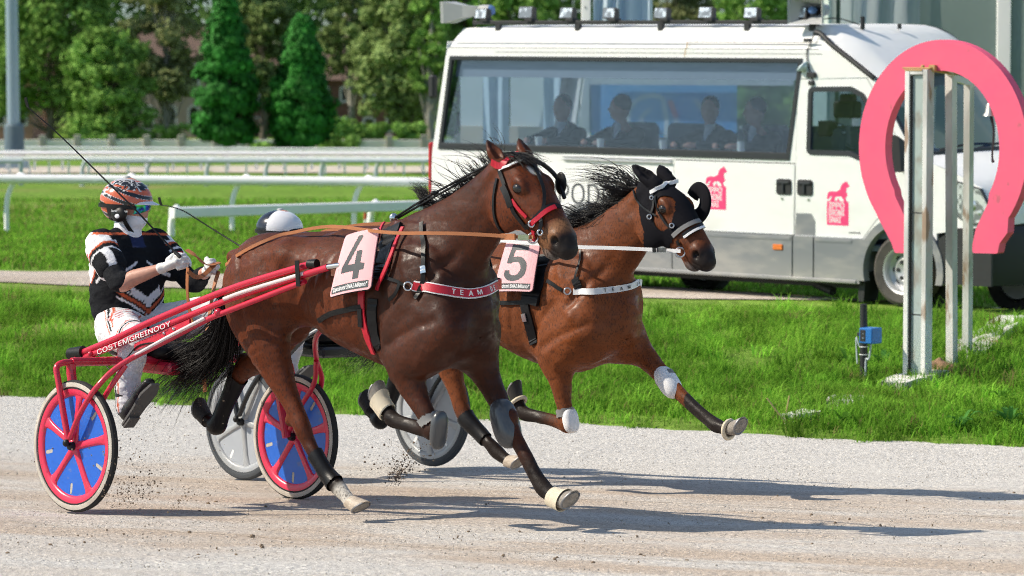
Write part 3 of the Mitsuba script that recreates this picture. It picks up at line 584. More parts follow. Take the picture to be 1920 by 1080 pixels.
vput('interior_shell', cat_mesh([bx((-6.0, .05, .50), (.3, L - .05, .55)), bx((-1.22, .05, .56), (-1.17, L - .05, 1.25)), bx((-6.0, .035, .62), (-1.3, .055, 1.30)), bx((-1.0, .035, .62), (.0, .055, 1.34)), bx((-5.9, .06, 2.33), (-1.0, L - .06, 2.35)),
     bx((-6.0, L - .06, .62), (-1.3, L - .04, 1.33)), bx((.05, .1, .6), (.1, L - .1, 1.33)), bx((-6.03, .1, .56), (-5.98, L - .1, 1.34))]), 'interior')
d = vput('cab_door', side(door.difference(dwin), -.002, .03), 'van_paint')
vput('window_seal', side(dwin.buffer(.012).difference(dwin.buffer(-.035)), -.012, .03), 'dark_trim', d); vput('pane', side(dwin.buffer(-.03), .012, .004), 'tinted_glass', d)
def handle(x, z, parent):
    h = vput('door_handle', side(sbox(x - .09, z - .075, x + .09, z + .075).buffer(-.03).buffer(.03), -.016, .016), 'black_plastic', parent)
    vput('grip', cat_mesh([bx((x - .075, -.035, z + .03), (x + .075, -.016, z + .055), .004), bx((x - .012, -.035, z - .055), (x + .012, -.016, z + .04), .004)]), 'dark_trim', h)
handle(-1.145, 1.075, d); vput('lock', lathe([(0, 0), (.017, 0), (.015, .008), (0, .008)], 14).apply_transform(trimesh.transformations.rotation_matrix(math.pi / 2, [1, 0, 0])).apply_translation((-1.10, -.003, .96)), 'chrome', d)
d2 = vput('sliding_door', side(slide.buffer(-.006), -.004, .03), 'van_paint'); handle(-1.40, 1.075, d2)
vput('lock', lathe([(0, 0), (.017, 0), (.015, .008), (0, .008)], 14).apply_transform(trimesh.transformations.rotation_matrix(math.pi / 2, [1, 0, 0])).apply_translation((-1.42, -.005, .96)), 'chrome', d2)
wl = side(win.buffer(-.030), .012, .005); wl.vertices[:, 1] += (wl.vertices[:, 2] - 1.335) * .055
w = vput('side_window', wl, 'tinted_glass')
vput('window_frame', cat_mesh([side(win.buffer(.004).difference(win.buffer(-.035)), -.014, .04), bx((-6.0, -.016, 1.335), (-1.36, .03, 1.40), .006)]), 'dark_trim', w)
vput('sun_strip', side(Polygon([(-5.80, 2.26), (-1.24, 2.262), (-1.27, 2.09), (-5.83, 2.085)]), .080, .004), 'interior_grey', w, label='dark grey shading strip along the top of the long window')
vput('window', side(win.buffer(-.13), L - .015, .004), 'tinted_glass')
ws = np.array([np.stack([x0 + bow * np.sin(np.pi * tb), .03 + (L - .06) * tb, c0 + up * np.sin(np.pi * tb)], 1) for x0, bow, c0, up in ((-.33, .16, 2.11, .05), (-.10, .2, 1.76, .05), (.13, .26, 1.41, .05))])
vput('windscreen', grid_mesh(ws[..., 0], ws[..., 1], ws[..., 2]), 'tinted_glass', smooth=True)
vput('windscreen_seal', tube(np.vstack([ws[0][::-1], ws[1:, 0], ws[2][1:], ws[1::-1, -1]]), .022, 6), 'dark_trim', smooth=True)
vput('roof_trim', tube(curve([(-1.06, .03, 2.55), (-.98, .02, 2.53), (-.85, .0, 2.44), (-.58, -.004, 2.275), (-.33, -.006, 2.12)], 16), .028, 6), 'black_plastic', smooth=True)
vput('wiper', cat_mesh([tube(curve([(.36, .7, 1.47), (.30, 1.1, 1.50), (.33, 1.5, 1.50)], 8), .012, 5), tube(curve([(.25, .25, 1.46), (.29, .6, 1.50), (.36, 1.0, 1.50)], 8), .012, 5)]), 'black_plastic')
# lower cladding
c1 = sbox(-6.13, .19, -.42, .615).difference(arch_f.buffer(.05)).difference(arch_r.buffer(.05)).difference(sbox(-1.285, .1, -1.268, .7)).difference(sbox(-1.03, .1, -1.012, .62)).difference(sbox(-2.79, .1, -2.775, .62))
vput('lower_cladding', cat_mesh([side(c1, -.03, .028), bx((-6.1, .03, .21), (-.45, L - .03, .49)), bx((-6.12, -.038, .565), (-4.5, -.029, .60), .004), bx((-3.44, -.038, .565), (-2.8, -.029, .60), .004), bx((-2.76, -.038, .565), (-1.30, -.029, .60), .004), bx((-1.0, -.038, .565), (-.56, -.029, .60), .004), bx((-6.1, -.045, .185), (-.5, -.005, .225), .01)]), 'van_cladding')
vput('step_panel', side(Polygon([(-1.265, .62), (-1.02, .62), (-1.02, .76), (-1.07, .83), (-1.25, .83)]), -.006, .006), 'van_cladding')
for (x, b0) in ((0, -.035), (-3.97, -.035)):
    ring = Point(x, .33).buffer(.50, 24).difference(Point(x, .33).buffer(.425, 24)).intersection(sbox(x - .6, .22, x + .6, 1))
    vput('wheel_arch', side(ring, b0, .09), 'van_cladding'); vput('arch_liner', side(Point(x, .33).buffer(.46, 20), .24, .01), 'black_plastic')
bumper = np.array([np.stack([x0 + bow * np.sin(np.pi * tb) - .10 * (np.abs(2 * tb - 1) ** 6), L * tb, np.full(15, c)], 1) for x0, bow, c in ((1.02, .13, .775), (1.06, .14, .70), (1.07, .14, .40), (1.03, .12, .235), (.7, .1, .215))])
vput('bumper', cat_mesh([grid_mesh(bumper[..., 0], bumper[..., 1], bumper[..., 2]), side(Polygon([(.40, .235), (1.03, .235), (1.03, .76), (.62, .755), (.44, .65)]).difference(arch_f.buffer(.05)), -.02, .03)]), 'black_plastic')
vput('underbody', bx((-5.6, .25, .12), (-.6, L - .25, .20)), 'black_plastic'); vput('mudflap', side(Polygon([(-.50, .30), (-.43, .30), (-.46, .02), (-.53, .02)]), .02, .22), 'black_plastic')
vput('exhaust', tube([(-1.25, .3, .14), (-1.0, .25, .08)], .045, 10), 'black_plastic')
hl = Polygon([(.60, 1.185), (.90, 1.115), (.985, .97), (.985, .83), (.80, .80), (.66, .86), (.585, 1.0)]).buffer(-.03).buffer(.03)
k = vput('headlight', side(hl, -.022, .05), 'clear_lens'); vput('bezel', side(hl.buffer(.012).difference(hl), -.017, .03), 'dark_trim', k); vput('reflector', cat_mesh([sph((.80, -.004, .97), .085, 2, (1, .3, 1)), sph((.90, -.004, .90), .05, 2, (1, .4, 1))]), 'chrome', k)
vput('headlight', bx((.98, 1.45, .80), (1.1, 1.95, 1.05), .03), 'clear_lens')
vput('grille', cat_mesh([bx((1.02, .55, z), (1.15, 1.45, z + .035)) for z in (.82, .89, .96)]), 'black_plastic')
k = vput('wing_mirror', trimesh.convex.convex_hull(np.array([(-.04 + x, -.20 + b, 1.26 + c) for x, b, c in ((0, 0, 0), (.16, .02, 0), (.13, .02, .33), (.03, 0, .36), (.02, .17, .02), (.16, .16, .02), (.12, .16, .27), (.03, .16, .29))])), 'black_plastic')
vput('mirror_arm', bx((-.0, -.05, 1.28), (.10, .0, 1.36), .01), 'black_plastic', k)
def wheel(x, b0, b1, rimside, dz=0.0):
    c = (x, (b0 + b1) / 2, .335 + dz); h = abs(b1 - b0) / 2; R = trimesh.transformations.rotation_matrix(-math.pi / 2 * rimside, [1, 0, 0])
    k = vput('wheel', lathe([(.225, -h * .8), (.30, -h), (.335, -h * .75), (.343, -h * .3), (.343, h * .3), (.335, h * .75), (.30, h), (.225, h * .85), (.215, h * .5), (.215, -h * .5), (.225, -h * .8)], 48).apply_transform(R).apply_translation(c), 'rubber', smooth=30)
    r = vput('rim', lathe([(.0, h * .30), (.06, h * .32), (.105, h * .45), (.125, h * .30), (.16, h * .05), (.195, h * .3), (.205, h * .82), (.222, h * .88), (.224, h * .6), (.20, -.05), (0, -.05)], 48).apply_transform(R).apply_translation(c), 'steel_rim', k, smooth=40)
    holes = [lathe([(0, 0), (.021, 0), (.021, .004), (0, .004)], 12).apply_translation((.085 * math.cos(a), .085 * math.sin(a), h * .41)) for a in np.arange(6) * math.pi / 3] + [lathe([(0, 0), (.02, 0), (.02, .004), (0, .004)], 10).apply_scale((1.2, .7, 1)).apply_translation((.0, .155, h * .10)).apply_transform(trimesh.transformations.rotation_matrix(a, [0, 0, 1])) for a in np.arange(8) * math.pi / 4]
    vput('vent', cat_mesh(holes).apply_transform(R).apply_translation(c), 'black_plastic', r, kind='stuff')
for x in (0, -3.97):
    wheel(x, -.01, .22, -1); wheel(x, L - .22, L + .01, 1, -.165)
# lights, handles, gutter rails, logos
vput('tail_light', bx((-6.16, -.012, .80), (-6.10, .12, 1.40), .02), 'red_lens'); vput('rear_hinge', bx((-6.17, .0, 1.86), (-6.08, .08, 2.10), .02), 'black_plastic')
vput('rub_rail', cat_mesh([bx((-4.25, -.03, 1.262), (-2.81, .0, 1.278), .004), bx((-4.25, -.022, 1.292), (-2.81, .0, 1.306), .004)]), 'steel_rim'); vput('side_marker', bx((-1.51, -.045, .47), (-1.39, -.028, .525), .006), 'orange_lens')
vput('side_marker', bx((-.62, -.006, .66), (-.48, .002, .672), .002), 'dark_trim')
vput('gutter', cat_mesh([bx((-5.84, -.004, 2.386), (-1.0, .012, 2.394)), bx((-5.80, -.003, 2.452), (-1.0, .016, 2.457))]), 'van_cladding')
mat('rust', (0.45, 0.30, 0.13), 0.9)
vput('rust_streak', cat_mesh([bx((-2.62, .004, 2.449), (-1.1, .014, 2.456)), strap([(-2.62, -.001, 2.45), (-2.66, -.002, 2.31)], .012, .002, (0, 1, 0))]), 'rust', label='rusty seam above the long window')
HORSE_LOGO = Polygon([(0, .55), (.05, .72), (.16, .80), (.45, .80), (.62, .92), (.66, 1.12), (.74, 1.25), (.86, 1.33), (.90, 1.40), (.94, 1.33), (1.06, 1.12), (1.0, 1.02), (.93, 1.05), (.90, .80), (.98, .62), (.86, .45), (.93, .30), (.80, .33), (.66, .55), (.42, .52), (.34, .38), (.44, .20), (.30, .24), (.22, .42), (.24, .55), (.14, .52), (.06, .34), (0, .40)])
def vlogo(x, z, s, w):
    g = shapely.affinity.scale(HORSE_LOGO, s * .215, s * .150, origin=(0, 0)); g = shapely.affinity.translate(g, x, z + .155 * s)
    sq = sbox(x, z, x + .22 * s, z + .195 * s); tooth = [Polygon([(x + t * s, z + .195 * s), (x + (t + .03) * s, z + .195 * s), (x + (t + .015) * s, z + .225 * s)]) for t in (.03, .10, .17)]
    k = vput('printed_logo', cat_mesh([side(p, w - .004, .003) for p in [g, sq] + tooth]), 'pink_print')
    for i, t in enumerate(('IPPO', 'DROMI', 'SNAI')):
        m = text(t, .048 * s, .002, True, .16 * s if i != 2 else .125 * s); vput('lettering', axes_mesh(m, (x + .02 * s, w - .0045, z + (.138 - .058 * i) * s), (1, 0, 0), (0, 0, 1), (0, -1, 0)), 'white_print', k)
import shapely.affinity
vlogo(-2.375, .83, 1.16, -.004); vlogo(-.88, .73, 1.16, -.002)
vput('side_lettering', axes_mesh(text('IPPODROMI', .205, .002, False, 1.62), (-4.62, -.002, .825), (1, 0, 0), (0, 0, 1), (0, -1, 0)), 'grey_print', smooth=False)
hp = axes_mesh(extr(shapely.affinity.scale(HORSE_LOGO, .13, .11, origin=(0, 0)), .003), (.60, .42, 1.335), unit((.3, 1, .08)), unit((-1, .25, .32)), (0, 0, 1)); vput('printed_logo', hp, 'pink_print')
# roof rack, floodlights, horn speakers, aerials
vput('roof_rack', cat_mesh([bx((-5.62, .10, 2.625), (-1.05, .14, 2.665), .008)] + [bx((x, .11, 2.56), (x + .06, .15, 2.63)) for x in (-5.3, -4.2, -3.1, -2.0, -1.2)]), 'black_plastic')
for i, px in enumerate((903, 987, 1063, 1143, 1240, 1324, 1409, 1500)):
    p = V.pix(px, 33, .10); x = p[0]; s = [1, 1.15, 1.05, 1, 1, 1.05, 1, 1][i]
    k = vput('floodlight', trimesh.convex.convex_hull(np.array([(x + a * s, b + .08, 2.665 + c * s) for a, b, c in ((-.085, 0, .02), (.085, 0, .02), (-.085, .02, .125), (.085, .02, .125), (-.06, .10, .0), (.06, .10, .0), (-.06, .10, .11), (.06, .10, .11))])), 'black_plastic')
    vput('lens', trimesh.convex.convex_hull(np.array([(x + a * s, b + .08, 2.665 + c * s) for a, b, c in ((-.074, -.006, .027), (.074, -.006, .027), (-.074, .012, .118), (.074, .012, .118), (-.07, .02, .03), (.07, .02, .03))])), 'clear_lens', k); vput('foot', bx((x + .0, .07, 2.655), (x + .10, .17, 2.685), .006), 'black_plastic', k)
mat('horn_grey', (0.42, 0.43, 0.43), 0.5); mat('horn_blue', (0.10, 0.20, 0.42), 0.4)
def horn(o, d, up, wd, ht, ln, blue):
    """A rectangular horn: mouth wd x ht at o, opening towards d, throat behind."""
    d = unit(d); s = unit(np.cross(up, d)); u = np.cross(d, s); q = lambda t, a, b: [o - d * t + s * a * x + u * b * y for x, y in ((-1, -1), (1, -1), (1, 1), (-1, 1))]
    rings = [q(-.0, wd / 2, ht / 2), q(-.012, wd / 2 + .012, ht / 2 + .012), q(.02, wd / 2 + .012, ht / 2 + .012), q(ln * .5, wd * .3, ht * .32), q(ln * .9, .05, .05)]
    inner = [q(0, wd / 2, ht / 2), q(ln * .45, wd * .27, ht * .29), q(ln * .85, .035, .035)]
    V_, F_ = [], []
    for rr in (rings, inner):
        b0 = len(V_); V_ += [p for g in rr for p in g]
        for i in range(len(rr) - 1):
            for j in range(4):
                a, b = b0 + i * 4 + j, b0 + i * 4 + (j + 1) % 4; F_ += [[a, b, b + 4], [a, b + 4, a + 4]]
    k = vput('horn_speaker', trimesh.Trimesh(V_, F_, process=False), 'horn_grey', smooth=False)
    vput('driver_unit', tube([o - d * ln * .85, o - d * (ln * 1.0), o - d * (ln * 1.2)], [.055, .062, .058], 16), 'horn_grey', k)
    vput('cap', tube([o - d * (ln * 1.2), o - d * (ln * 1.28)], [.059, .045], 16) if not blue else tube([o - d * .16, o - d * .10, o - d * .085], [.035, .033, .02], 14), 'horn_blue', k)
    vput('inner_wall', cat_mesh([trimesh.Trimesh(np.array(inner[1] + inner[2]), [[0, 1, 5], [0, 5, 4], [1, 2, 6], [1, 6, 5], [2, 3, 7], [2, 7, 6], [3, 0, 4], [3, 4, 7]], process=False)]) if False else bx(o - d * ln * .86 - .03, o - d * ln * .86 + .03), 'black_plastic', k)
    vput('bracket', cat_mesh([tube([o - d * ln * .75, o - d * ln * .75 + vec(0, 0, -.16)], .018, 6)]), 'black_plastic', k)
horn(vec(-5.98, .12, 2.75), (-1, -.25, -.04), (0, 0, 1), .26, .20, .42, False)
horn(vec(-1.16, .0, 2.755), (.12, -1, -.02), (0, 0, 1), .36, .235, .30, True)
vput('aerial', cat_mesh([tube([(-.86, .5, 2.58), (-.86, .5, 2.70)], .022, 8), tube([(-.80, 1.0, 2.58), (-.80, 1.0, 2.63)], .02, 8)]), 'black_plastic')
vput('cable', cat_mesh([tube(curve([(-1.12, .10, 2.66), (-1.08, .02, 2.50), (-1.13, -.012, 2.36), (-1.10, -.012, 2.20), (-1.05, -.012, 2.08)], 14), .006, 5), tube(curve([(-1.1, .1, 2.67), (-1.0, .3, 2.68), (-.9, .5, 2.62)], 8), .006, 5)]), 'black_plastic')
mat('pale_box', (0.55, 0.65, 0.70), 0.4)
vput('window_sensor', trimesh.convex.convex_hull(np.array([(-1.17 + a, -.015 + b, 2.23 + c) for a, b, c in ((-.10, 0, -.03), (.06, 0, .05), (.06, -.07, .03), (-.02, -.06, -.05), (.06, 0, -.05))])), 'pale_box'); vput('clip', cat_mesh([bx((-1.12, -.03, 2.12), (-1.02, 0, 2.17), .005), bx((-1.10, -.03, 2.05), (-1.04, 0, 2.09), .005), bx((-1.16, -.03, 2.46), (-1.08, 0, 2.49), .005)]), 'black_plastic')
# inside: counter, seats
vput('counter', bx((-5.6, .10, 1.345), (-1.45, .42, 1.37)), 'interior_grey')
for x in (-4.55, -3.78, -2.82, -2.05): vput('seat_back', bx((x - .14, 1.18, .56), (x + .50, 1.30, 1.62), .05), 'interior')
vput('cab_seat', cat_mesh([bx((-.95, .25, .56), (-.45, .75, 1.05), .05), bx((-1.05, .25, 1.05), (-.90, .75, 1.65), .04)]), 'interior')
vput('dashboard', bx((.02, .08, 1.12), (.34, L - .08, 1.38), .05), 'interior')

# things in the van: cups, bottle, camera
mat('paper_cup', (0.88, 0.84, 0.74), 0.7); scene['mat_bottle_plastic'] = {'type': 'thindielectric', 'int_ior': 1.4, 'specular_transmittance': rgb((.8, .85, .88))}
for px, lab in ((1011, 'leftmost paper cup on the counter behind the long van window'), (1127, 'paper cup between the two left-hand men in the van'), (1244, 'paper cup right of the second man in the van')):
    p = V.pix(px, 272, .2); k = thing('paper_cup', lab, 'cup'); vput('wall', lathe([(0, 0), (.030, 0), (.040, .105), (.037, .105), (.028, .006), (0, .006)], 20).apply_translation((p[0], .2, 1.371)), 'paper_cup', k); vput('rim', trimesh.creation.torus(.0395, .003, 20, 6).apply_translation((p[0], .2, 1.476)), 'white_print', k)
p = V.pix(1390, 272, .2); k = thing('bottle', 'clear plastic bottle with a pale label before the rightmost man in the van', 'bottle')
vput('bottle_body', lathe([(0, 0), (.034, 0), (.036, .02), (.036, .15), (.028, .19), (.013, .22), (.013, .245)], 20).apply_translation((p[0], .2, 1.371)), 'bottle_plastic', k); vput('label', lathe([(.0368, .02), (.0372, .02), (.0372, .12), (.0368, .12)], 20).apply_translation((p[0], .2, 1.371)), 'paper_cup', k); vput('cap', lathe([(0, .245), (.015, .245), (.015, .265), (0, .265)], 14).apply_translation((p[0], .2, 1.371)), 'white_print', k)
k = thing('video_camera', 'black video camera on its tripod behind the cab door window', 'camera'); p = V.pix(1588, 225, .35); x, z = p[0], p[2]
vput('camera_body', bx((x - .12, .28, z + .02), (x + .14, .42, z + .18), .02), 'black_plastic', k); vput('viewfinder', bx((x - .03, .26, z + .16), (x + .13, .36, z + .25), .02), 'black_plastic', k); vput('lens_hood', trimesh.convex.convex_hull(np.array([(x - a, .28 + b, z - .16 + c) for a, b, c in ((.24, -.06, -.0), (.24, .14, 0), (.24, -.06, .15), (.24, .14, .15), (.05, 0, .03), (.05, .08, .03), (.05, 0, .12), (.05, .08, .12))])), 'black_plastic', k)
vput('tripod_head', cat_mesh([tube([(x, .35, z - .05), (x + .02, .35, z - .35)], .035, 10), tube([(x + .02, .35, z - .3), (x + .02, .35, .58)], .03, 8), tube([(x - .05, .3, z - .2), (x + .1, .35, z - .28)], .02, 8)]), 'grey_metal', k); vput('knob', cat_mesh([sph((x - .02, .27, z - .05), .022, 1), sph((x + .03, .27, z - .12), .018, 1), sph((x, .27, z - .3), .02, 1)]), 'chrome', k)

# ---------------------------------------------------------------- behind the van: glazed stand, curtain, banner
scene['mat_stand_glass'] = {'type': 'blendbsdf', 'weight': 0.5, 'a': {'type': 'thindielectric', 'int_ior': 1.6, 'specular_transmittance': rgb((.75, .84, .80))}, 'b': {'type': 'twosided', 'bsdf': {'type': 'principled', 'base_color': mikit.proc(lambda p, n, uv: mikit.mix((0.26, 0.34, 0.31), (0.42, 0.50, 0.46), mikit.fbm(p.x * 1.3, p.y, p.z * .5, 4))), 'roughness': .3}}}
mat('stand_inside', mikit.proc(lambda p, n, uv: mikit.mix((0.22, 0.28, 0.26), (0.48, 0.54, 0.50), mikit.fbm(p.x * 1.1, p.y, p.z * .45, 4))), 0.9); mat('stand_frame', (0.72, 0.72, 0.70), 0.5); mat('curtain', (0.46, 0.56, 0.64), 0.5)
k = thing('glazed_stand', 'tall glazed grandstand with greenish panes and white mullions behind the front of the van', 'building')
SKEW = lambda m: (lambda q: (q.vertices.__setitem__((slice(None), 1), q.vertices[:, 1] - (q.vertices[:, 0] - 1.2) * .36), q)[1])(m.copy())
_put = put
def put(name, mesh, *a, **k): return _put(name, SKEW(mesh), *a, **k)
Y0 = 43.0; gx = lambda px, D=Y0: (px - 960) / F * D; zg = -0.2
put('back_wall', bx((gx(1545), Y0 + 2.2, zg), (gx(2150), Y0 + 2.4, 6.5)), 'stand_inside', k)
put('roof', bx((gx(1540), Y0 - .15, 6.5), (gx(2160), Y0 + 2.5, 6.7)), 'stand_frame', k); put('side_wall', bx((gx(1545), Y0 + .08, zg), (gx(1545) + .06, Y0 + 2.19, 6.5)), 'stand_inside', k)
mul = [1597, 1846, 2095]
for i, p in enumerate(mul): put('mullion', bx((gx(p) - .075, Y0 - .06, zg), (gx(p) + .075, Y0 + .06, 6.5), .01), 'stand_frame', k)
for a, b in zip([1548] + mul[:-1], mul):
    put('pane', bx((gx(a) + .077, Y0 - .004, zg + .1), (gx(b) - .077, Y0 + .004, 6.45)), 'stand_glass', k)
    for z in (.95, 1.95, 2.05, 3.4): put('transom', bx((gx(a) + .08, Y0 + .02, z), (gx(b) - .08, Y0 + .05, z + .03)), 'stand_frame', k)
def folds(x0, x1, y, z0, z1, amp, lam, seed):
    xs = np.linspace(x0, x1, 90); zs = np.linspace(z0, z1, 12); X, Z = np.meshgrid(xs, zs); q = meshkit.fbm(np.stack([X * 3, 0 * X, Z * .4], -1), 2, seed)
    return grid_mesh(X, y + amp * np.sin(X / lam * 6.28 + q * 9) + 0.2 * amp * q, Z)
scene['mat_plastic_sheet'] = {'type': 'blendbsdf', 'weight': 0.45, 'a': {'type': 'thindielectric', 'int_ior': 1.5, 'specular_transmittance': rgb((.85, .9, .92))}, 'b': {'type': 'twosided', 'bsdf': {'type': 'principled', 'base_color': rgb((.50, .58, .62)), 'roughness': .35}}}
put('plastic_sheet', folds(gx(1560), gx(1700), Y0 - .12, 1.6, 6.4, .05, .3, 4), 'plastic_sheet', None, label='crumpled transparent plastic sheet hanging before the glazed stand above the van cab', cat='sheet', smooth=True)
k = thing('white_column', 'white square column behind the middle of the van', 'column'); put('shaft', bx((gx(1090, 42), 42, zg), (gx(1108, 42), 42.12, 5), .01), 'stand_frame', k); put('bolt', sph((gx(1097, 42), 41.995, 2.73), .012, 1), 'grey_metal', k)
put('curtain', folds(gx(1112, 42.3), gx(1222, 42.3), 42.3, 1.9, 5, .05, .16, 7), 'curtain', None, label='bluish plastic curtain hanging beside the white column above the van', cat='curtain', smooth=True)
put('curtain', folds(gx(905, 41), gx(955, 41), 41.2, -.1, 2.15, .04, .13, 8), 'curtain', None, label='dark bluish curtain seen through the left part of the van window', cat='curtain', smooth=True)
put('curtain', folds(gx(1020, 41), gx(1088, 41), 41.2, -.1, 2.15, .04, .13, 9), 'curtain', None, label='bluish curtain behind the leftmost man in the van', cat='curtain', smooth=True)
mat('banner_blue', (0.12, 0.42, 0.82), 0.5); mat('screen_pale', mikit.proc(lambda p, n, uv: mikit.mix((0.52, 0.60, 0.60), (0.70, 0.75, 0.72), mikit.fbm(p.x * .8, p.y, p.z, 3))), 0.7); mat('stone_pale', (0.55, 0.48, 0.38), 0.8)
k = thing('screen_wall', 'pale grey-green screen wall seen through the left of the van window', 'wall')
put('panel', bx((gx(862, 41.5), 41.5, zg), (gx(905, 41.5), 41.6, 2.25)), 'screen_pale', k); put('panel', bx((gx(957, 41.5), 41.5, zg), (gx(1088, 41.5), 41.6, 2.25)), 'screen_pale', k); put('skirting', bx((gx(862, 41.4), 41.4, zg), (gx(1088, 41.4), 41.498, 1.38)), 'stone_pale', k); put('head_rail', bx((gx(1108, 41.4), 41.4, 1.86), (gx(1480, 41.4), 41.47, 2.04)), 'stand_frame', k)
k = thing('blue_banner', 'blue banner with white swirls seen through the van window', 'banner')
X0, X1 = gx(1110, 41.6), gx(1378, 41.6); put('board', bx((X0, 41.6, zg), (X1, 41.66, 1.855)), 'banner_blue', k)
arc = lambda cx, cz, r, a0, a1, w, sx=1: Polygon(LineString([(cx + sx * r * math.cos(math.radians(a)), cz + r * math.sin(math.radians(a))) for a in np.linspace(a0, a1, 24)]).buffer(w).exterior)
bxz = lambda px, py: (lambda q: (q[0], q[2]))(at_y(px, py, 41.59))
c1_ = bxz(1222, 222); put('swirl', axes_mesh(cat_mesh([extr(arc(c1_[0], c1_[1], .26, 60, 250, .025), .004), extr(arc(c1_[0] + .02, c1_[1] - .03, .13, 110, 270, .022), .004), extr(LineString([(c1_[0] + .13, c1_[1] + .22), (c1_[0] + .17, c1_[1] - .02), (c1_[0] + .15, c1_[1] - .3)]).buffer(.024), .004)]), (0, 41.598, 0), (1, 0, 0), (0, 0, 1), (0, -1, 0)), 'white_print', k)
c2_ = bxz(1262, 205); put('pink_stroke', axes_mesh(extr(LineString([(c2_[0] - .03, c2_[1] + .08), (c2_[0] + .03, c2_[1] - .07)]).buffer(.03), .004), (0, 41.598, 0), (1, 0, 0), (0, 0, 1), (0, -1, 0)), 'pink_print', k); put('white_stroke', axes_mesh(extr(LineString([(c2_[0] + .035, c2_[1] - .11), (c2_[0] + .04, c2_[1] - .3)]).buffer(.025), .004), (0, 41.598, 0), (1, 0, 0), (0, 0, 1), (0, -1, 0)), 'white_print', k)
put('border', axes_mesh(extr(arc(X1 - .6, -.3, 2.05, 0, 75, .03, .28), .004), (0, 41.598, 0), (1, 0, 0), (0, 0, 1), (0, -1, 0)), 'white_print', k)

put = _put
# ---------------------------------------------------------------- winning post: pink ring, mirror frame, posts, bell
g = on_ground(1726, 718); R = Frame(g, 43)
mat('ring_pink', mikit.proc(lambda p, n, uv: mikit.mix(mikit.mix((0.84, 0.095, 0.20), (0.76, 0.12, 0.20), mikit.fbm(p.x * 5, p.y * 5, p.z * 5, 4)), (0.42, 0.12, 0.13), mikit.smoothstep(0.74, 0.84, mikit.fbm(p.x * 16, p.y * 16, p.z * 9, 3)) * .6)), 0.5, coat=0.2)
def post_color(p, n, uv):
    d = mikit.fbm(p.x * 14, p.y * 14, p.z * 3, 4); return mikit.mix(mikit.mix((0.72, 0.72, 0.70), (0.50, 0.50, 0.48), mikit.smoothstep(0.4, 0.65, mikit.fbm(p.x * 5, p.y * 5, p.z * 1.3, 3))), (0.30, 0.19, 0.11), mikit.smoothstep(0.62, 0.76, d) * 0.85)
mat('post_white', mikit.proc(post_color), 0.55)
def glass_grime(p, n, uv):
    d = mikit.fbm(p.x * 10, p.y * 10, p.z * 5, 4); return mikit.mix((0.36, 0.43, 0.42), (0.26, 0.23, 0.20), mikit.smoothstep(0.42, 0.7, d) * 0.8)
mat('grimy_mirror', mikit.proc(glass_grime), 0.12, spec=0.9, coat=1.0)
cx, cz = .165, 1.80
th = np.radians(np.linspace(-38, 218, 60))
O = [(cx + .79 * math.cos(t), cz + .825 * math.sin(t)) for t in th]; I = [(cx + .535 * math.cos(t), cz + .59 * math.sin(t)) for t in th]
legL = [(-.40, 1.20), (-.31, 1.07), (-.27, .985)]; legR = [(.78, 1.18), (.71, 1.10), (.692, 1.02)]
I2 = [p for p in I if p[1] > 1.46]
ringp = Polygon([(p[0], p[1]) for p in O if p[1] > 1.28] + legL + [(-.085, .99), (-.088, 1.10), (-.15, 1.22), (-.27, 1.42)] + I2[::-1] + [(.60, 1.40), (.49, 1.20), (.46, 1.08), (.458, 1.015)] + legR[::-1]).buffer(-.02).buffer(.02)
rw = thing('winning_post_ring', 'big pink horseshoe-shaped winning post ring', 'sign')
def rput(name, m, mt, parent, **kw): return put(name, R.mesh(m), mt, parent, **kw)
rm = side(ringp, .02, .085); rput('ring', rm, 'ring_pink', rw, smooth=30)
def hollow(poly, b0, b1): return side(poly, b0, b1 - b0)
mf = thing('mirror_post', 'tall narrow white framed post with a grimy mirror strip in front of the pink ring', 'post')
x0, x1 = -.12, .095
rput('frame', cat_mesh([bx((x0, -.07, -.12), (x0 + .045, .018, 2.40), .004), bx((x1 - .045, -.07, -.12), (x1, .018, 2.40), .004), bx((x0 + .046, -.068, 2.36), (x1 - .046, .016, 2.40), .003), bx((x0 + .046, -.068, -.10), (x1 - .046, .016, .02), .003), bx((x0 + .046, .0, .02), (x1 - .046, .016, 2.36))]), 'post_white', mf)
for z0, z1 in ((.022, .52), (.53, 1.30), (1.31, 2.355)): rput('mirror_strip', bx((x0 + .05, -.035, z0), (x1 - .05, -.028, z1)), 'grimy_mirror', mf)
rput('edge_seal', bx((x0 + .0455, -.062, .02), (x0 + .052, -.0355, 2.35)), 'black_plastic', mf)
rput('rusty_cap', cat_mesh([bx((x0 - .04, -.05, 2.402), (x1 + .01, .0, 2.415), .004), sph((.02, -.03, 2.42), .016, 1), bx((x0 + .0, -.075, 2.388), (x1 - .05, -.0705, 2.40))]), 'rust', mf)
p1, p2 = R.local(on_ground(1785, 695)), R.local(on_ground(1802, 668))
sp = thing('support_frame', 'pair of slanting white posts joined at the foot behind the pink ring', 'post')
def beam(a, b, w, d): return sweep([np.asarray(a), np.asarray(b)], [(-w / 2, -d / 2), (w / 2, -d / 2), (w / 2, d / 2), (-w / 2, d / 2)], up=vec(1, 0, 0))
t1 = R.pix(1783, 130, .36); t2 = R.pix(1817, 145, .60)
rput('post', beam(p1 + vec(0, 0, -.12), t1, .066, .065), 'post_white', sp); rput('post', beam(p2 + vec(.06, .0, -.12), t2, .058, .06), 'post_white', sp)
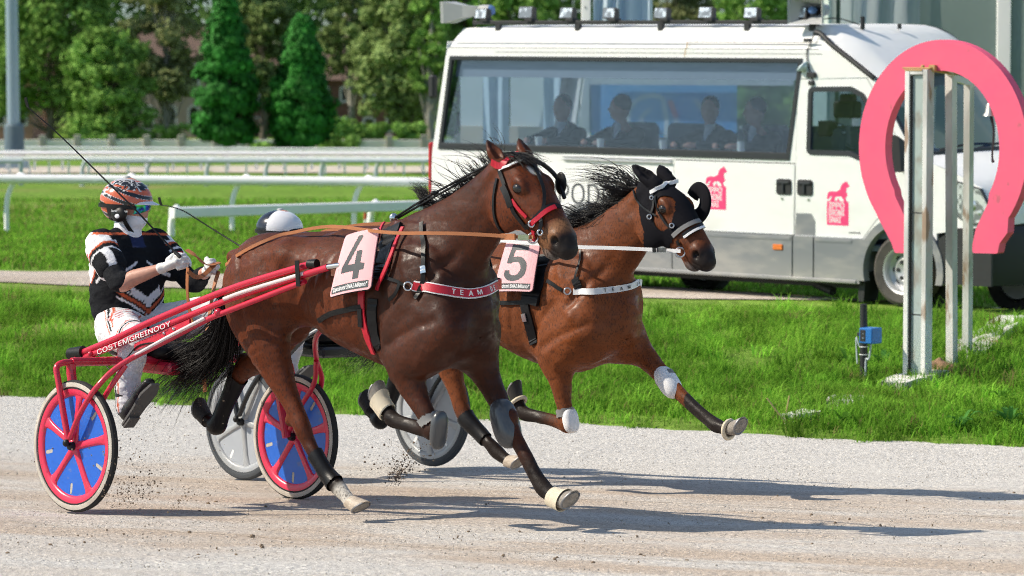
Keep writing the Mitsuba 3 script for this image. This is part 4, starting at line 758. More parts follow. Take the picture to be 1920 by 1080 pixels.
rput('cross_bar', beam((x1, -.02, 2.41), t1 + vec(.05, 0, -.02), .05, .05), 'rust', sp); rput('strut', beam(t1 + vec(0, 0, -.06), t2 + vec(0, 0, -.04), .05, .05), 'post_white', sp); rput('ring_arm', cat_mesh([beam(vec(.19, .1, 2.42), t1 + vec(0, 0, -.03), .05, .05)]), 'post_white', sp)
mat('bell_metal', (0.55, 0.54, 0.50), 0.35, 0.8); p = R.pix(1857, 205, .07)
bl = thing('bell', 'small grey metal bell hanging inside the right of the pink ring', 'bell')
rput('bell_cup', lathe([(0, .06), (.02, .055), (.035, .03), (.042, -.02), (.060, -.05), (.055, -.05), (.035, -.02), (0, .04)], 24).apply_translation(p), 'bell_metal', bl, smooth=60); rput('hook', tube(curve([p + vec(0, 0, .06), p + vec(-.01, .0, .12), p + vec(.10, .0, .17)], 8), .008, 6), 'grey_metal', bl); rput('rope', tube(curve([p + vec(0, 0, -.03), p + vec(.03, 0, -.16), p + vec(.02, 0, -.34), p + vec(.03, 0, -.40)], 10), [.01, .014, .010, .009, .009, .008, .008, .008, .012, .012], 6), 'dark_trim', bl)
# finish line slabs set in the grass
mat('slab_white', mikit.proc(lambda p, n, uv: mikit.mix((0.66, 0.64, 0.60), (0.40, 0.34, 0.27), mikit.smoothstep(0.5, 0.8, mikit.fbm(p.x * 4, p.y * 4, 0, 4)))), 0.9)
def slab(a, b, w, lab):
    A, B = on_ground(*a), on_ground(*b); d = unit((B - A) * [1, 1, 0]); s = np.cross(d, (0, 0, 1)); q = np.random.default_rng(len(lab)); n = 9; t = np.linspace(0, 1, n); pts = [A + (B - A) * x for x in t]; w = w * 1.0
    lt = [p + s * w / 2 * (1 + q.uniform(-.2, .2)) for p in pts]; rt = [p - s * w / 2 * (1 + q.uniform(-.2, .2)) for p in pts]; P = Polygon([(p[0], p[1]) for p in lt + rt[::-1]]).buffer(0); m = extr(P, .13)
    m.vertices[:, 2] += ground(m.vertices[:, 0], m.vertices[:, 1]) - (.06 if w > .25 else .062) + .02 * (meshkit.noise(m.vertices * 6, 3) - .5); put('white_slab', m, 'slab_white', label=lab, cat='slab', group='white slabs of the finish line in the grass', smooth=False)
slab((1808, 672), (1905, 606), .30, 'long white slab of the finish line right of the slanting posts'); slab((1672, 735), (1745, 712), .30, 'white slab under the foot of the mirror post'); slab((1570, 770), (1602, 757), .20, 'small white slab lying in the grass left of the mirror post slab'); slab((1480, 796), (1522, 786), .16, 'smallest white slab near the track edge beside the dry stalks')
mat('soil', mikit.proc(lambda p, n, uv: mikit.mix((0.24, 0.14, 0.08), (0.34, 0.21, 0.13), mikit.fbm(p.x * 9, p.y * 9, p.z * 9, 3))), 0.95)
def mound(px, py, r, h, lab):
    c = on_ground(px, py); m = sph((0, 0, 0), 1, 3); v = m.vertices * vec(r, r * .9, h); v += (meshkit.fbm(m.vertices * 2.3 + c, 3) - .5)[:, None] * m.vertices * r * .6; m.vertices = v + c - vec(0, 0, h * .25); put('soil_mound', m, 'soil', label=lab, kind='structure', smooth=True)
mound(1768, 700, .16, .13, None); mound(1850, 655, .2, .1, None)
# photocell post
g = on_ground(1619, 718); k = thing('sensor_post', 'short black plastic post standing in the grass left of the pink ring', 'post'); S_ = Frame(g, 43)
top = S_.pix(1618, 570, 0)[2]
put('post', S_.mesh(tube([(0, 0, -.1), (-.0, 0, top * .6), (-.005, 0, top)], [.030, .030, .028], 16)), 'black_plastic', k, smooth=40); put('tie', S_.mesh(cat_mesh([trimesh.creation.torus(.032, .004, 20, 6).apply_translation((0, 0, z)) for z in (.22, .28)])), 'white_print', k)
mat('sensor_blue', (0.02, 0.16, 0.48), 0.4)
q = S_.pix(1632, 629, -.05); bs = thing('sensor_box', 'bright blue photocell box fixed to the black post', 'sensor')
put('housing', S_.mesh(bx((q[0] - .065, -.11, q[2] - .06), (q[0] + .06, .02, q[2] + .06), .006)), 'sensor_blue', bs); put('lens_window', S_.mesh(bx((q[0] - .052, -.114, q[2] - .045), (q[0] - .0, -.1105, q[2] + .045), .001)), 'black_plastic', bs); put('eye_glint', S_.mesh(cat_mesh([sph((q[0] - .02, -.115, q[2] - .02), .008, 1), sph((q[0] - .02, -.115, q[2] + .015), .006, 1)])), 'chrome', bs); put('bracket', S_.mesh(bx((-.045, -.03, q[2] - .015), (q[0] - .066, .01, q[2] + .015), .003)), 'black_plastic', bs)
put('cable', S_.mesh(tube(curve([(q[0] - .0, -.04, q[2] - .06), (q[0] - .02, -.04, q[2] - .18), (.045, -.03, .18), (.04, -.03, .0)], 14), .008, 6)), 'rail_grey', None, label='grey cable running down from the blue photocell box', cat='cable', smooth=True); put('cable', S_.mesh(tube(curve([(-.02, -.03, q[2] - .09), (-.05, -.03, .35), (-.045, -.03, .24), (-.03, -.04, .15)], 14), .006, 6)), 'rail_grey', None, label='thin grey cable looping on the left side of the black sensor post', cat='cable', smooth=True)

# ---------------------------------------------------------------- horses
mat('coat_hair', VC, mikit.proc(lambda p, n, uv: 0.36 + 0.36 * mikit.smoothstep(0.35, 0.62, mikit.fbm(p.x * 14, p.y * 14, p.z * 26, 3))), spec=0.24, bump=mikit.proc(lambda p, n, uv: 0.35 * mikit.noise(p.x * 150, p.y * 150, p.z * 90) + 0.5 * mikit.noise(p.x * 45, p.y * 45, p.z * 60) + 1.8 * mikit.fbm(p.x * 11, p.y * 11, p.z * 22, 2), 3e-3), bscale=0.0020)
scene['mat_coat'] = {'type': 'blendbsdf', 'weight': mikit.proc(lambda p, n, uv: 0.10 + 0.55 * mikit.smoothstep(0.45, 0.85, mikit.noise(p.x * 210, p.y * 210, p.z * 75)) * (0.4 + 0.9 * mikit.noise(p.x * 24, p.y * 24, p.z * 20))), 'a': scene.pop('mat_coat_hair'), 'b': {'type': 'twosided', 'bsdf': {'type': 'principled', 'base_color': rgb((0.016, 0.008, 0.006)), 'roughness': 0.55, 'specular': 0.3}}}
mat('hair_black', (0.006, 0.005, 0.005), 0.4, spec=0.3); mat('eye_dark', (0.01, 0.006, 0.004), 0.06, coat=1.0)
mat('leather_black', (0.008, 0.008, 0.009), 0.42, spec=0.3); mat('leather_red', (0.48, 0.012, 0.030), 0.38); mat('leather_tan', (0.40, 0.15, 0.06), 0.5); mat('strap_white', (0.74, 0.75, 0.76), 0.4); mat('boot_cream', (0.66, 0.58, 0.44), 0.7); mat('boot_white', (0.78, 0.78, 0.79), 0.5); mat('boot_shiny', (0.06, 0.063, 0.068), 0.24, coat=1.0); mat('boot_grey', (0.20, 0.20, 0.20), 0.6)
mat('hoof_grey', mikit.proc(lambda p, n, uv: mikit.mix((0.16, 0.14, 0.12), (0.36, 0.33, 0.29), mikit.fbm(p.x * 40, p.y * 40, p.z * 40, 3))), 0.6); mat('hoof_pale', mikit.proc(lambda p, n, uv: mikit.mix((0.34, 0.27, 0.20), (0.55, 0.48, 0.40), mikit.fbm(p.x * 30, p.y * 30, p.z * 60, 3))), 0.55); mat('hoof_black', (0.03, 0.027, 0.025), 0.6)
mat('plate_pink', (0.86, 0.46, 0.48), 0.45); mat('plate_ink', (0.06, 0.065, 0.07), 0.5); mat('hood_black', (0.006, 0.006, 0.009), 0.85, spec=0.15)


def strands(P, w0, w1=0.0):
    """Hair: P (n, m, 3) paths, three-sided tapering strands."""
    n, m, _ = P.shape; t = np.gradient(P, axis=1); t /= np.linalg.norm(t, axis=2, keepdims=True) + 1e-9
    u = np.cross(t, vec(.3, .2, .93)); u /= np.linalg.norm(u, axis=2, keepdims=True) + 1e-9; v = np.cross(t, u)
    w = (np.broadcast_to(w0, (n,))[:, None] * (1 - np.linspace(0, 1, m) ** 2)[None] + w1 + 0.0004)[..., None]
    V = np.stack([P + w * (math.cos(a) * u + math.sin(a) * v) for a in (0, 2.094, 4.189)], 2).reshape(-1, 3)
    b = (np.arange(n)[:, None] * m + np.arange(m - 1)[None]).reshape(-1, 1) * 3; F_ = []
    for j in range(3):
        k = (j + 1) % 3; F_ += [b + np.array([[j, k, k + 3]]), b + np.array([[j, k + 3, j + 3]])]
    return trimesh.Trimesh(V, np.concatenate(F_), process=False)


GROOVES = [([(2.40, 1.62), (2.20, 1.38), (2.07, 1.20)], -.016, .028), ([(1.79, 1.46), (1.83, 1.22), (1.79, 1.0)], -.012, .032), ([(1.93, 1.47), (2.02, 1.28), (2.10, 1.14)], .010, .030), ([(2.20, 1.10), (2.02, 1.03), (1.88, .96)], -.012, .028),
           ([(1.95, 1.20), (1.84, 1.08), (1.80, .94)], -.008, .022), ([(1.20, 1.30), (1.15, 1.12), (1.21, .96)], -.016, .035), ([(.70, 1.36), (.77, 1.15), (.82, .92)], -.012, .026), ([(.93, 1.33), (1.00, 1.15), (.97, .96)], -.010, .028), ([(1.03, 1.385), (1.06, 1.365)], .016, .045), ([(.60, 1.30), (.63, 1.12), (.70, .95)], -.008, .022)] + [([(x, 1.38), (x - .05, 1.05)], -.0045, .014) for x in (1.30, 1.375, 1.45, 1.525, 1.60, 1.675)]
def sculpt(q, m):
    """Presses muscle lines into the sides of the body: q in the horse's own measures."""
    d = np.zeros(len(q)); side_ = sstep(.07, .14, np.abs(q[:, 1]))
    for line, depth, w in GROOVES:
        L = curve(np.array(line), 14) if len(line) > 2 else np.array(line); dist = np.full(len(q), 9.0)
        for A, B in zip(L[:-1], L[1:]):
            e = B - A; t = np.clip(((q[:, [0, 2]] - A) @ e) / (e @ e), 0, 1); dist = np.minimum(dist, np.linalg.norm(q[:, [0, 2]] - A - t[:, None] * e, axis=1))
        d += depth * np.exp(-(dist / w) ** 2)
    m.vertices = m.vertices + m.vertex_normals * (d * side_)[:, None]


class Horse:
    def __init__(s, name, fr, label, da, dc, legs, ears, coat, seed, h=0.0085):
        s.fr, s.key = fr, thing(name, label, 'horse'); s.d = vec(da, 0, dc); s.legs = legs; q = np.random.default_rng(seed)
        B = Blob((.02 + da * .5 - .25, -.44, .02), (3.05 + da, .44, 2.02 + dc), h)
        D = lambda a, c, b=0: (a + da, b, c + dc)
        def ch(rows, k=.03, n=None, sub=False): B.chain(np.array([D(r[0], r[1]) + tuple(r[2:]) for r in rows]), k, n=n, sub=sub)
        def both(a, c, b, r, k=.05, tilt=0.0, sub=False):
            t = math.radians(tilt); ax = np.array([[math.cos(t), 0, math.sin(t)], [0, 1, 0], [-math.sin(t), 0, math.cos(t)]])
            for sg in (-1, 1): B.ball(D(a, c, sg * b), r, k, ax, sub)
        # trunk
        ch([(.53, 1.19, .13, .12), (.62, 1.19, .195, .19), (.76, 1.205, .235, .225), (.93, 1.22, .25, .24), (1.12, 1.235, .245, .245), (1.30, 1.215, .262, .275), (1.48, 1.185, .282, .31), (1.66, 1.165, .28, .34), (1.84, 1.165, .245, .37), (1.99, 1.165, .20, .33), (2.10, 1.13, .175, .255), (2.19, 1.10, .13, .18)], .0)
        ch([(.40, 1.315, .035, .04), (.50, 1.32, .05, .06), (.62, 1.33, .07, .09)], .05)
        ch([(1.35, 1.46, .06, .04), (1.60, 1.475, .05, .045), (1.80, 1.525, .038, .05), (1.92, 1.535, .035, .055), (2.05, 1.52, .03, .08)], .09)
        both(.84, 1.30, .10, (.25, .13, .16), .07, -6); both(.72, 1.12, .13, (.17, .105, .24), .06, 12); both(1.04, 1.34, .13, (.12, .09, .09), .06)
        both(1.16, 1.20, .275, (.10, .05, .12), .06, 20, True)
        # neck and head
        ch([(1.90, 1.30, .155, .28), (2.02, 1.40, .135, .245), (2.13, 1.49, .112, .212), (2.24, 1.575, .098, .185), (2.34, 1.66, .090, .160), (2.42, 1.735, .084, .138), (2.48, 1.785, .078, .115)], .10)
        X = lambda al, pe: (2.49 + al * .69 + pe * .72, 1.85 - al * .72 + pe * .69)     # along the head from the poll, and towards its face
        hc = lambda rows, k, **kw: ch([X(r[0], r[1]) + tuple(r[2:]) for r in rows], k, **kw)
        hb = lambda al, pe, b, r, k, tilt=-46, sub=False: both(*X(al, pe), b, r, k, tilt, sub)
        hc([(.008, -.042, .078, .085), (.10, -.050, .098, .132), (.18, -.036, .108, .142), (.265, -.018, .102, .126), (.355, -.008, .084, .104), (.44, .002, .070, .084), (.505, .010, .066, .072), (.545, .014, .056, .054)], .05)
        hb(.185, -.118, .070, (.105, .040, .105), .03); hb(.172, .062, .094, (.05, .020, .030), .03); hb(.33, .012, .074, (.10, .014, .013), .02); hb(.02, -.10, .115, (.11, .022, .022), .04, 44, True)
        hc([(.045, .04, .07, .03), (.16, .066, .068, .032), (.33, .066, .046, .028), (.46, .062, .036, .024)], .05)
        hb(.488, .034, .046, (.040, .026, .036), .018); hb(.505, .030, .074, (.024, .030, .020), .008, -80, True)
        hc([(.44, -.070, .040, .028), (.485, -.078, .040, .030), (.515, -.070, .030, .022)], .02)
        for sg in (-1, 1): m0, m1 = X(.556, -.012), X(.43, -.044); B.chain([D(*m0, sg * .052) + (.010, .006), D(*m1, sg * .070) + (.008, .005)], .008, n=2, sub=True)
        hb(.182, .046, .124, (.026, .016, .018), .010, -40, True); s.X = X
        # chest and shoulders
        both(1.98, 1.17, .155, (.18, .070, .27), .12, -24); both(2.10, 1.04, .110, (.13, .09, .16), .10); both(2.20, 1.00, .06, (.05, .045, .10), .05, 0, True) if False else None
        both(1.86, 1.00, .17, (.15, .07, .15), .06, 20); both(2.12, 1.17, .14, (.07, .06, .14), .08, -20)
        B.chain([D(2.285, 1.16, 0) + (.006, .010), D(2.255, 1.02, 0) + (.008, .012)], .05, n=2, sub=True)
        # legs
        s.path = {}
        for nm, rows in legs.items():
            P = np.array([np.r_[fr.pix(r[0], r[1], r[2]), r[3], r[4]] for r in rows]); s.path[nm] = P
            for j, blend in ((0, .10),):
                brk = [i for i in range(1, len(P) - 1) if np.dot(unit(P[i, :3] - P[i - 1, :3]), unit(P[i + 1, :3] - P[i, :3])) < 0.2]
                cut = [0] + brk + [len(P) - 1]
                for u, v in zip(cut[:-1], cut[1:]): B.chain(P[u:v + 1], blend if u == 0 else .022)
            k0, k1 = {'fa': (5, 8), 'fb': (4, 8), 'hc': (5, 9), 'hd': (4, 7)}[nm]; T_ = []
            for i in range(k0, k1 + 1):
                dd = unit(P[min(i + 1, k1), :3] - P[max(i - 1, k0), :3]); T_.append(np.r_[P[i, :3] + vec(dd[2], 0, -dd[0]) * (.026 if k0 < i < k1 else .022), .016, .014])
            B.chain(np.array(T_), .010)
        for (px, py, b, r) in legs_extra.get(name, []): B.ball(fr.pix(px, py, b), r, .03)
        # ears
        s.ears = []
        for (bx_, by_, tx, ty, b) in ears:
            p0, p1 = fr.pix(bx_, by_, b), fr.pix(tx, ty, b * 1.25); s.ears.append((p0, p1)); m = (p0 * .55 + p1 * .45)
            B.chain([np.r_[p0 - (p1 - p0) * .25, .034, .034], np.r_[p0 * .8 + p1 * .2, .040, .034], np.r_[m, .040, .026], np.r_[p0 * .25 + p1 * .75, .022, .015], np.r_[p1, .004, .004]], .014)
            fw = vec(.045, math.copysign(.018, b) * -1 * -1, .0); B.chain([np.r_[p0 * .75 + p1 * .25 + fw * .80, .020, .018], np.r_[m + fw * .62, .023, .015], np.r_[p0 * .22 + p1 * .78 + fw * .36, .010, .008]], .006, sub=True)
        m = B.mesh(2); v = m.vertices; nz = (meshkit.fbm(v * 7, 3, 4) - .5) * .012 + (np.abs(meshkit.fbm(v * vec(13, 13, 9), 3, 6) - .5) - .12) * -.010 * (v[:, 2] > .75 + dc); m.vertices = v + m.vertex_normals * (nz * (v[:, 0] < 2.50 + da))[:, None]; sculpt(m.vertices - s.d, m)
        lab = trimesh.graph.connected_component_labels(m.face_adjacency, node_count=len(m.faces)); big = np.bincount(lab).argmax(); m.update_faces(lab == big); m.remove_unreferenced_vertices()
        s.loc = m.vertices.copy(); s.mesh = fr.mesh(m); s.color(coat); s.key_body = put('body', s.mesh, 'coat', s.key, smooth=True, color=s.col)
        s.normals = s.mesh.vertex_normals
    def dist_path(s, P, V):
        d = np.full(len(V), 9.0); t = np.zeros(len(V)); L = np.r_[0, np.cumsum(np.linalg.norm(np.diff(P[:, :3], axis=0), axis=1))]
        for i in range(len(P) - 1):
            A, Bv = P[i, :3], P[i + 1, :3] - P[i, :3]; u = np.clip(((V - A) @ Bv) / (Bv @ Bv), 0, 1); dd = np.linalg.norm(V - A - u[:, None] * Bv, axis=1); k = dd < d; d[k] = dd[k]; t[k] = (L[i] + u * (L[i + 1] - L[i]))[k] / L[-1]
        return d, t
    def color(s, coat):
        V = s.loc; q = V - s.d; base, dark, black = (np.array(c) for c in coat['tones']); n = meshkit.fbm(V * vec(5, 5, 5), 4, 3)[:, None]; n2 = meshkit.fbm(V * vec(26, 26, 40), 3, 8)[:, None]
        up = coat['dark'](q)[:, None]; C = base * (1 - up) + dark * up; C = C * (0.78 + 0.44 * n) * (0.86 + 0.28 * n2)
        for nm, P in s.path.items():
            d, t = s.dist_path(P, V); t0, t1 = coat['points'][nm[0]]; w = sstep(t0, t1, t) * (d < .16); C = C * (1 - w[:, None]) + black * (0.7 + .6 * n) * w[:, None]
            if nm in coat.get('socks', ()): w = sstep(.89, .925, t) * (d < .12); C = C * (1 - w[:, None]) + vec(.62, .58, .52) * w[:, None]
        hx = (q[:, 0] - 2.47) * .69 - (q[:, 2] - 1.83) * .72      # along the head, 0 at the poll
        w = sstep(.445, .525, hx) * (q[:, 0] > 2.6); C = C * (1 - w[:, None]) + vec(.018, .014, .013) * w[:, None]
        if coat.get('tan'): w = sstep(.40, .44, hx) * (1 - sstep(.475, .51, hx)) * (q[:, 0] > 2.6) * .7; C = C * (1 - w[:, None]) + vec(.30, .15, .075) * w[:, None]
        lip = (np.linalg.norm((q - vec(s.X(.50, -.088)[0], 0, s.X(.50, -.088)[1])) * vec(1, .6, 1), axis=1) < .045) * .45; C = C * (1 - lip[:, None]) + vec(.28, .24, .22) * lip[:, None]
        for sg in (-1, 1): w = (1 - sstep(.020, .032, np.linalg.norm((q - vec(s.X(.508, .030)[0], sg * .068, s.X(.508, .030)[1])) * vec(1, .7, 1.0), axis=1)))[:, None] * .92; C = C * (1 - w) + vec(.006, .004, .004) * w
        for sg in (-1, 1): w = (1 - sstep(.024, .040, np.linalg.norm((q - vec(s.X(.182, .046)[0], sg * .104, s.X(.182, .046)[1])) * vec(1, .8, 1.2), axis=1)))[:, None] * .7; C = C * (1 - w) + vec(.012, .008, .007) * w
        for p0, p1 in s.ears: w = np.clip(1 - np.linalg.norm(V - p1, axis=1) / .09, 0, 1)[:, None]; C = C * (1 - w) + black * w
        if coat.get('star'): w = (1 - sstep(.024, .034, np.linalg.norm((q - vec(s.X(.13, .095)[0], .0, s.X(.13, .095)[1])) * vec(.8, .9, .5), axis=1)))[:, None]; C = C * (1 - w) + vec(.62, .60, .58) * w
        cr = (np.abs(V[:, 1]) < .028) * sstep(0, 1, (q[:, 0] > 1.85) * (q[:, 0] < 2.5) * ((q[:, 2] - 1.57 - (q[:, 0] - 1.876) * .54) > -.03)); C = C * (1 - .9 * cr[:, None]) + .9 * black * cr[:, None]
        s.col = np.clip(C, 0, 1)
    # ------------------------------------------------ things fitted to the body
    def hit(s, pts, off=.006):
        """Where the lines of sight through these pixels meet the body."""
        out = []
        for px, py in pts:
            d = unit(ray(px, py)); loc, _, tri = s.mesh.ray.intersects_location([EYE], [d], multiple_hits=False)
            out.append(loc[0] + s.mesh.face_normals[tri[0]] * off if len(loc) else None)
        return [p for p in out if p is not None]
    def band(s, name, pts, w, m, parent=None, th=.005, off=.006, mirror=False, n=None, label=None, smooth=30):
        h = s.hit(curve(pts, n or 4 * len(pts) + 6), off); P = np.array(h); 
        if len(P) > 4: P[1:-1] = (P[:-2] + 2 * P[1:-1] + P[2:]) / 4
        _, _, tri = trimesh.proximity.closest_point(s.mesh, P); up = s.mesh.face_normals[tri]; ms = [strap(P, w, th, up)]
        if mirror:
            L = s.fr.local(P) * vec(1, -1, 1); ms.append(strap(s.fr.world(L), w, th, (s.fr.local(up + s.fr.o) * vec(1, -1, 1)) @ np.array([s.fr.a, s.fr.b, s.fr.c])))
        for mm in ms: put(name, mm, m, parent or s.key, smooth=smooth, label=label)
        return P, up
    def shell(s, name, mask, off, m, parent=None, label=None):
        f = mask[s.mesh.faces].all(1); sub = trimesh.Trimesh(s.mesh.vertices + s.normals * off, s.mesh.faces[f], process=False); sub.remove_unreferenced_vertices()
        return put(name, sub, m, parent or s.key, smooth=True, label=label)
    def wrap(s, leg, t0, t1, off, m, name='leg_boot', rad=.11, label=None):
        d, t = s.dist_path(s.path[leg], s.loc); return s.shell(name, (d < rad) & (t > t0) & (t < t1), off, m, label=label)
    def hoof(s, leg, toe, m, boot=None, r=.052, ln=.084):
        r *= .92
        """Hoof at the end of the leg's path; toe: direction of the toe in (a, c); the boot, if any, is a flared cuff above it."""
        P = s.path[leg][:, :3]; e = P[-1]; ax = unit(P[-1] - P[-2]); toe = unit(vec(toe[0], 0, toe[1])); toe = unit(toe - ax * np.dot(toe, ax)); sd = np.cross(ax, toe); a = np.linspace(0, 2 * np.pi, 22, endpoint=False)
        ring = lambda q, rr, sh, hl=0.0: e + ax * q + toe * sh - np.outer(hl * (1 - np.cos(a)) / 2, ax) + np.outer(np.cos(a) * rr * 1.06, toe) + np.outer(np.sin(a) * rr * .95, sd)
        top, bot = ring(-.012, r * .86, 0), ring(ln, r * 1.20, .036, .034)
        k = put('hoof', s.fr.mesh(trimesh.convex.convex_hull(np.vstack([top, bot]))), m, s.key, smooth=25)
        put('sole', s.fr.mesh(trimesh.convex.convex_hull(np.vstack([ring(ln - .012, r * .98, .034, .034), ring(ln + .004, r * 1.00, .034, .034)]))), 'hoof_grey' if m != 'hoof_black' else 'hoof_black', k, smooth=25)
        put('shoe', s.fr.mesh(sweep(np.vstack([ring(ln + .002, r * 1.14, .036, .034)[2:-2]]), circ(.006, 6), up=ax)), 'grey_metal', k)
        if boot:
            R = [ring(q, rr, sh) for q, rr, sh in ((-.055, r * .98, -.004), (-.05, r * 1.08, -.004), (-.0, r * 1.12, .004), (.030, r * 1.27, .016), (.034, r * 1.29, .016), (.031, r * 1.20, .016), (.0, r * 1.0, .004))]; V_ = np.vstack(R); i = np.arange(len(R) - 1)[:, None] * 22; j = np.arange(22); j2 = (j + 1) % 22
            F_ = np.concatenate([np.stack([i + j, i + j2, i + 22 + j2], -1).reshape(-1, 3), np.stack([i + j, i + 22 + j2, i + 22 + j], -1).reshape(-1, 3)]); put('bell_boot', s.fr.mesh(trimesh.Trimesh(V_, F_, process=False)), boot, s.key, smooth=50)
    def guard(s, name, p0, p1, b, r1, r2, m, label=None):
        """A stiff shield over a knee between two pixels at lateral offset b."""
        A, Bp = s.fr.pix(*p0, b), s.fr.pix(*p1, b); ax = unit(Bp - A); sd = vec(0, 1, 0); sd = unit(sd - ax * np.dot(sd, ax)); fw = np.cross(sd, ax); L_ = np.linalg.norm(Bp - A) / 2
        mm = sph((0, 0, 0), 1, 3); v = mm.vertices; v = np.sign(v) * np.abs(v) ** np.array([.8, .8, .75]); mm.vertices = (A + Bp) / 2 + np.outer(v[:, 0] * r1, sd) + np.outer(v[:, 1] * r2, fw) + np.outer(v[:, 2] * L_, ax)
        return put(name, s.fr.mesh(mm), m, s.key, smooth=True, label=label)
    def plate(s, corners, bs, digit, parent_label):
        """Number cloth: four pixel corners (top left, top right, bottom right, bottom left) at lateral offsets bs."""
        C = np.array([s.fr.world(s.fr.pix(px, py, b)[None])[0] for (px, py), b in zip(corners, bs)]); n = unit(np.cross(C[1] - C[0], C[3] - C[0])); n = n if np.dot(n, EYE - C[0]) > 0 else -n
        def mp(m, z0):
            v = m.vertices; x, y = v[:, :1], v[:, 1:2]; q = C[3] * (1 - x) * (1 - y) + C[2] * x * (1 - y) + C[1] * x * y + C[0] * (1 - x) * y + n * (v[:, 2:] + z0) + n * (-.045 * (x - .5) ** 2 * 4 * .5 - .02 * (y - .3) ** 2); m = m.copy(); m.vertices = q
            if np.dot(np.cross(C[2] - C[3], C[0] - C[3]), n) < 0: m.invert()
            return m
        def fine(m, e=.09):
            v, f = trimesh.remesh.subdivide_to_size(m.vertices, m.faces, e, 12); return trimesh.Trimesh(v, f, process=False)
        rr = sbox(.0, .0, 1, 1).buffer(-.07).buffer(.07, 6); k = put('number_cloth', mp(fine(extr(rr, .006)), 0), 'plate_pink', s.key, smooth=False)
        put('backing', mp(fine(extr(rr.buffer(.012), .004)), -.005), 'plate_ink' if False else 'leather_black', k, smooth=False)
        put('strip', mp(fine(extr(sbox(.05, .035, .95, .155).buffer(-.02).buffer(.02), .002)), .0061), 'plate_ink', k, smooth=False)
        t = text('"Ippodromi SNAI Milano"', 1, .0015, True, 1); v = t.vertices; v[:, 0] = .07 + .86 * v[:, 0]; v[:, 1] = .065 + .065 * v[:, 1]; t.vertices = v; put('lettering', mp(fine(t, .06), .0082), 'white_print', k, smooth=False)
        t = text(digit, 1, .0015, True, 1); v = t.vertices; v[:, 0] = (.5 + .5 * (v[:, 0] - .5) * 1.16 + .02); v[:, 1] = .225 + .70 * v[:, 1] / v[:, 1].max(); t.vertices = v; put('number', mp(fine(t, .06), .0061), 'plate_ink', k, smooth=False)
        return C, n


legs_extra = {}
def bay(tones, points, **kw): return {'tones': tones, 'points': points, **kw}
# sulky and horse axes: origin on the ground under the middle of the axle
W1 = at_y(137, 838, 19.0); _, b_, _ = heading(46); o4 = W1 + .752 * b_; o4[2] = W1[2] - .344
W1 = at_y(455, 787, 21.6); o5 = W1 + .752 * b_; o5[2] = W1[2] - .344
H4, H5 = Frame(o4, 46), Frame(o5, 46)
S4, S5 = Frame(o4 + vec(0, 0, -.030), 46, -.045), Frame(o5 + vec(0, 0, -.035), 46, -.03)

legs4 = {
 'fa': [(842, 612, -.16, .08, .11), (800, 655, -.175, .088, .122), (765, 690, -.18, .08, .10), (778, 735, -.18, .058, .070), (798, 775, -.18, .044, .049), (812, 808, -.18, .042, .045), (780, 802, -.18, .031, .034), (752, 794, -.18, .029, .033), (736, 786, -.18, .037, .043), (727, 772, -.18, .032, .034), (716, 760, -.18, .036, .038)],
 'fb': [(890, 630, .16, .085, .12), (903, 680, .16, .072, .092), (920, 722, .16, .057, .066), (939, 760, .16, .046, .05), (951, 785, .15, .046, .051), (963, 812, .15, .035, .040), (985, 853, .15, .030, .034), (1003, 888, .15, .031, .035), (1018, 914, .15, .038, .043), (1036, 930, .15, .032, .036), (1048, 938, .15, .036, .04)],
 'hc': [(488, 575, -.16, .115, .20), (499, 630, -.17, .10, .158), (518, 688, -.165, .070, .104), (539, 738, -.155, .050, .061), (556, 774, -.15, .043, .052), (567, 802, -.15, .042, .050), (579, 830, -.14, .033, .041), (597, 862, -.14, .030, .036), (616, 892, -.13, .031, .036), (634, 914, -.13, .039, .044), (648, 930, -.13, .032, .036), (658, 943, -.13, .035, .037)],
 'hd': [(520, 590, .15, .11, .18), (512, 645, .15, .085, .115), (485, 676, .14, .060, .072), (462, 690, .13, .047, .055), (447, 706, .13, .042, .047), (432, 740, .13, .033, .039), (418, 772, .13, .033, .037), (407, 797, .13, .040, .044), (396, 792, .13, .034, .036), (386, 786, .13, .036, .037)]}
legs_extra['bay_horse'] = [(545, 789, -.15, .030), (457, 672, .13, .030), (822, 800, -.18, .03), (960, 780, .15, .028)]
bayA = bay(((.122, .0275, .0075), (.019, .0085, .0058), (.012, .0075, .006)), {'f': (.48, .80), 'h': (.55, .80)}, socks=('hc',), star=True, tan=True,
           dark=lambda q: np.clip(sstep(1.60, 1.85, q[:, 0]) * (1 - sstep(2.30, 2.50, q[:, 0])) * .85 + sstep(1.36, 1.48, q[:, 2]) * (q[:, 0] < 1.7) * .6, 0, 1) * np.clip(.55 + .9 * (meshkit.fbm(q * 4, 3, 2) - .3), .3, 1))
h4 = Horse('bay_horse', H4, 'dark bay horse wearing number 4, red breast strap and white star', 0, 0, legs4, [(937, 302, 912, 262, -.055), (990, 300, 971, 258, .055)], bayA, 1)
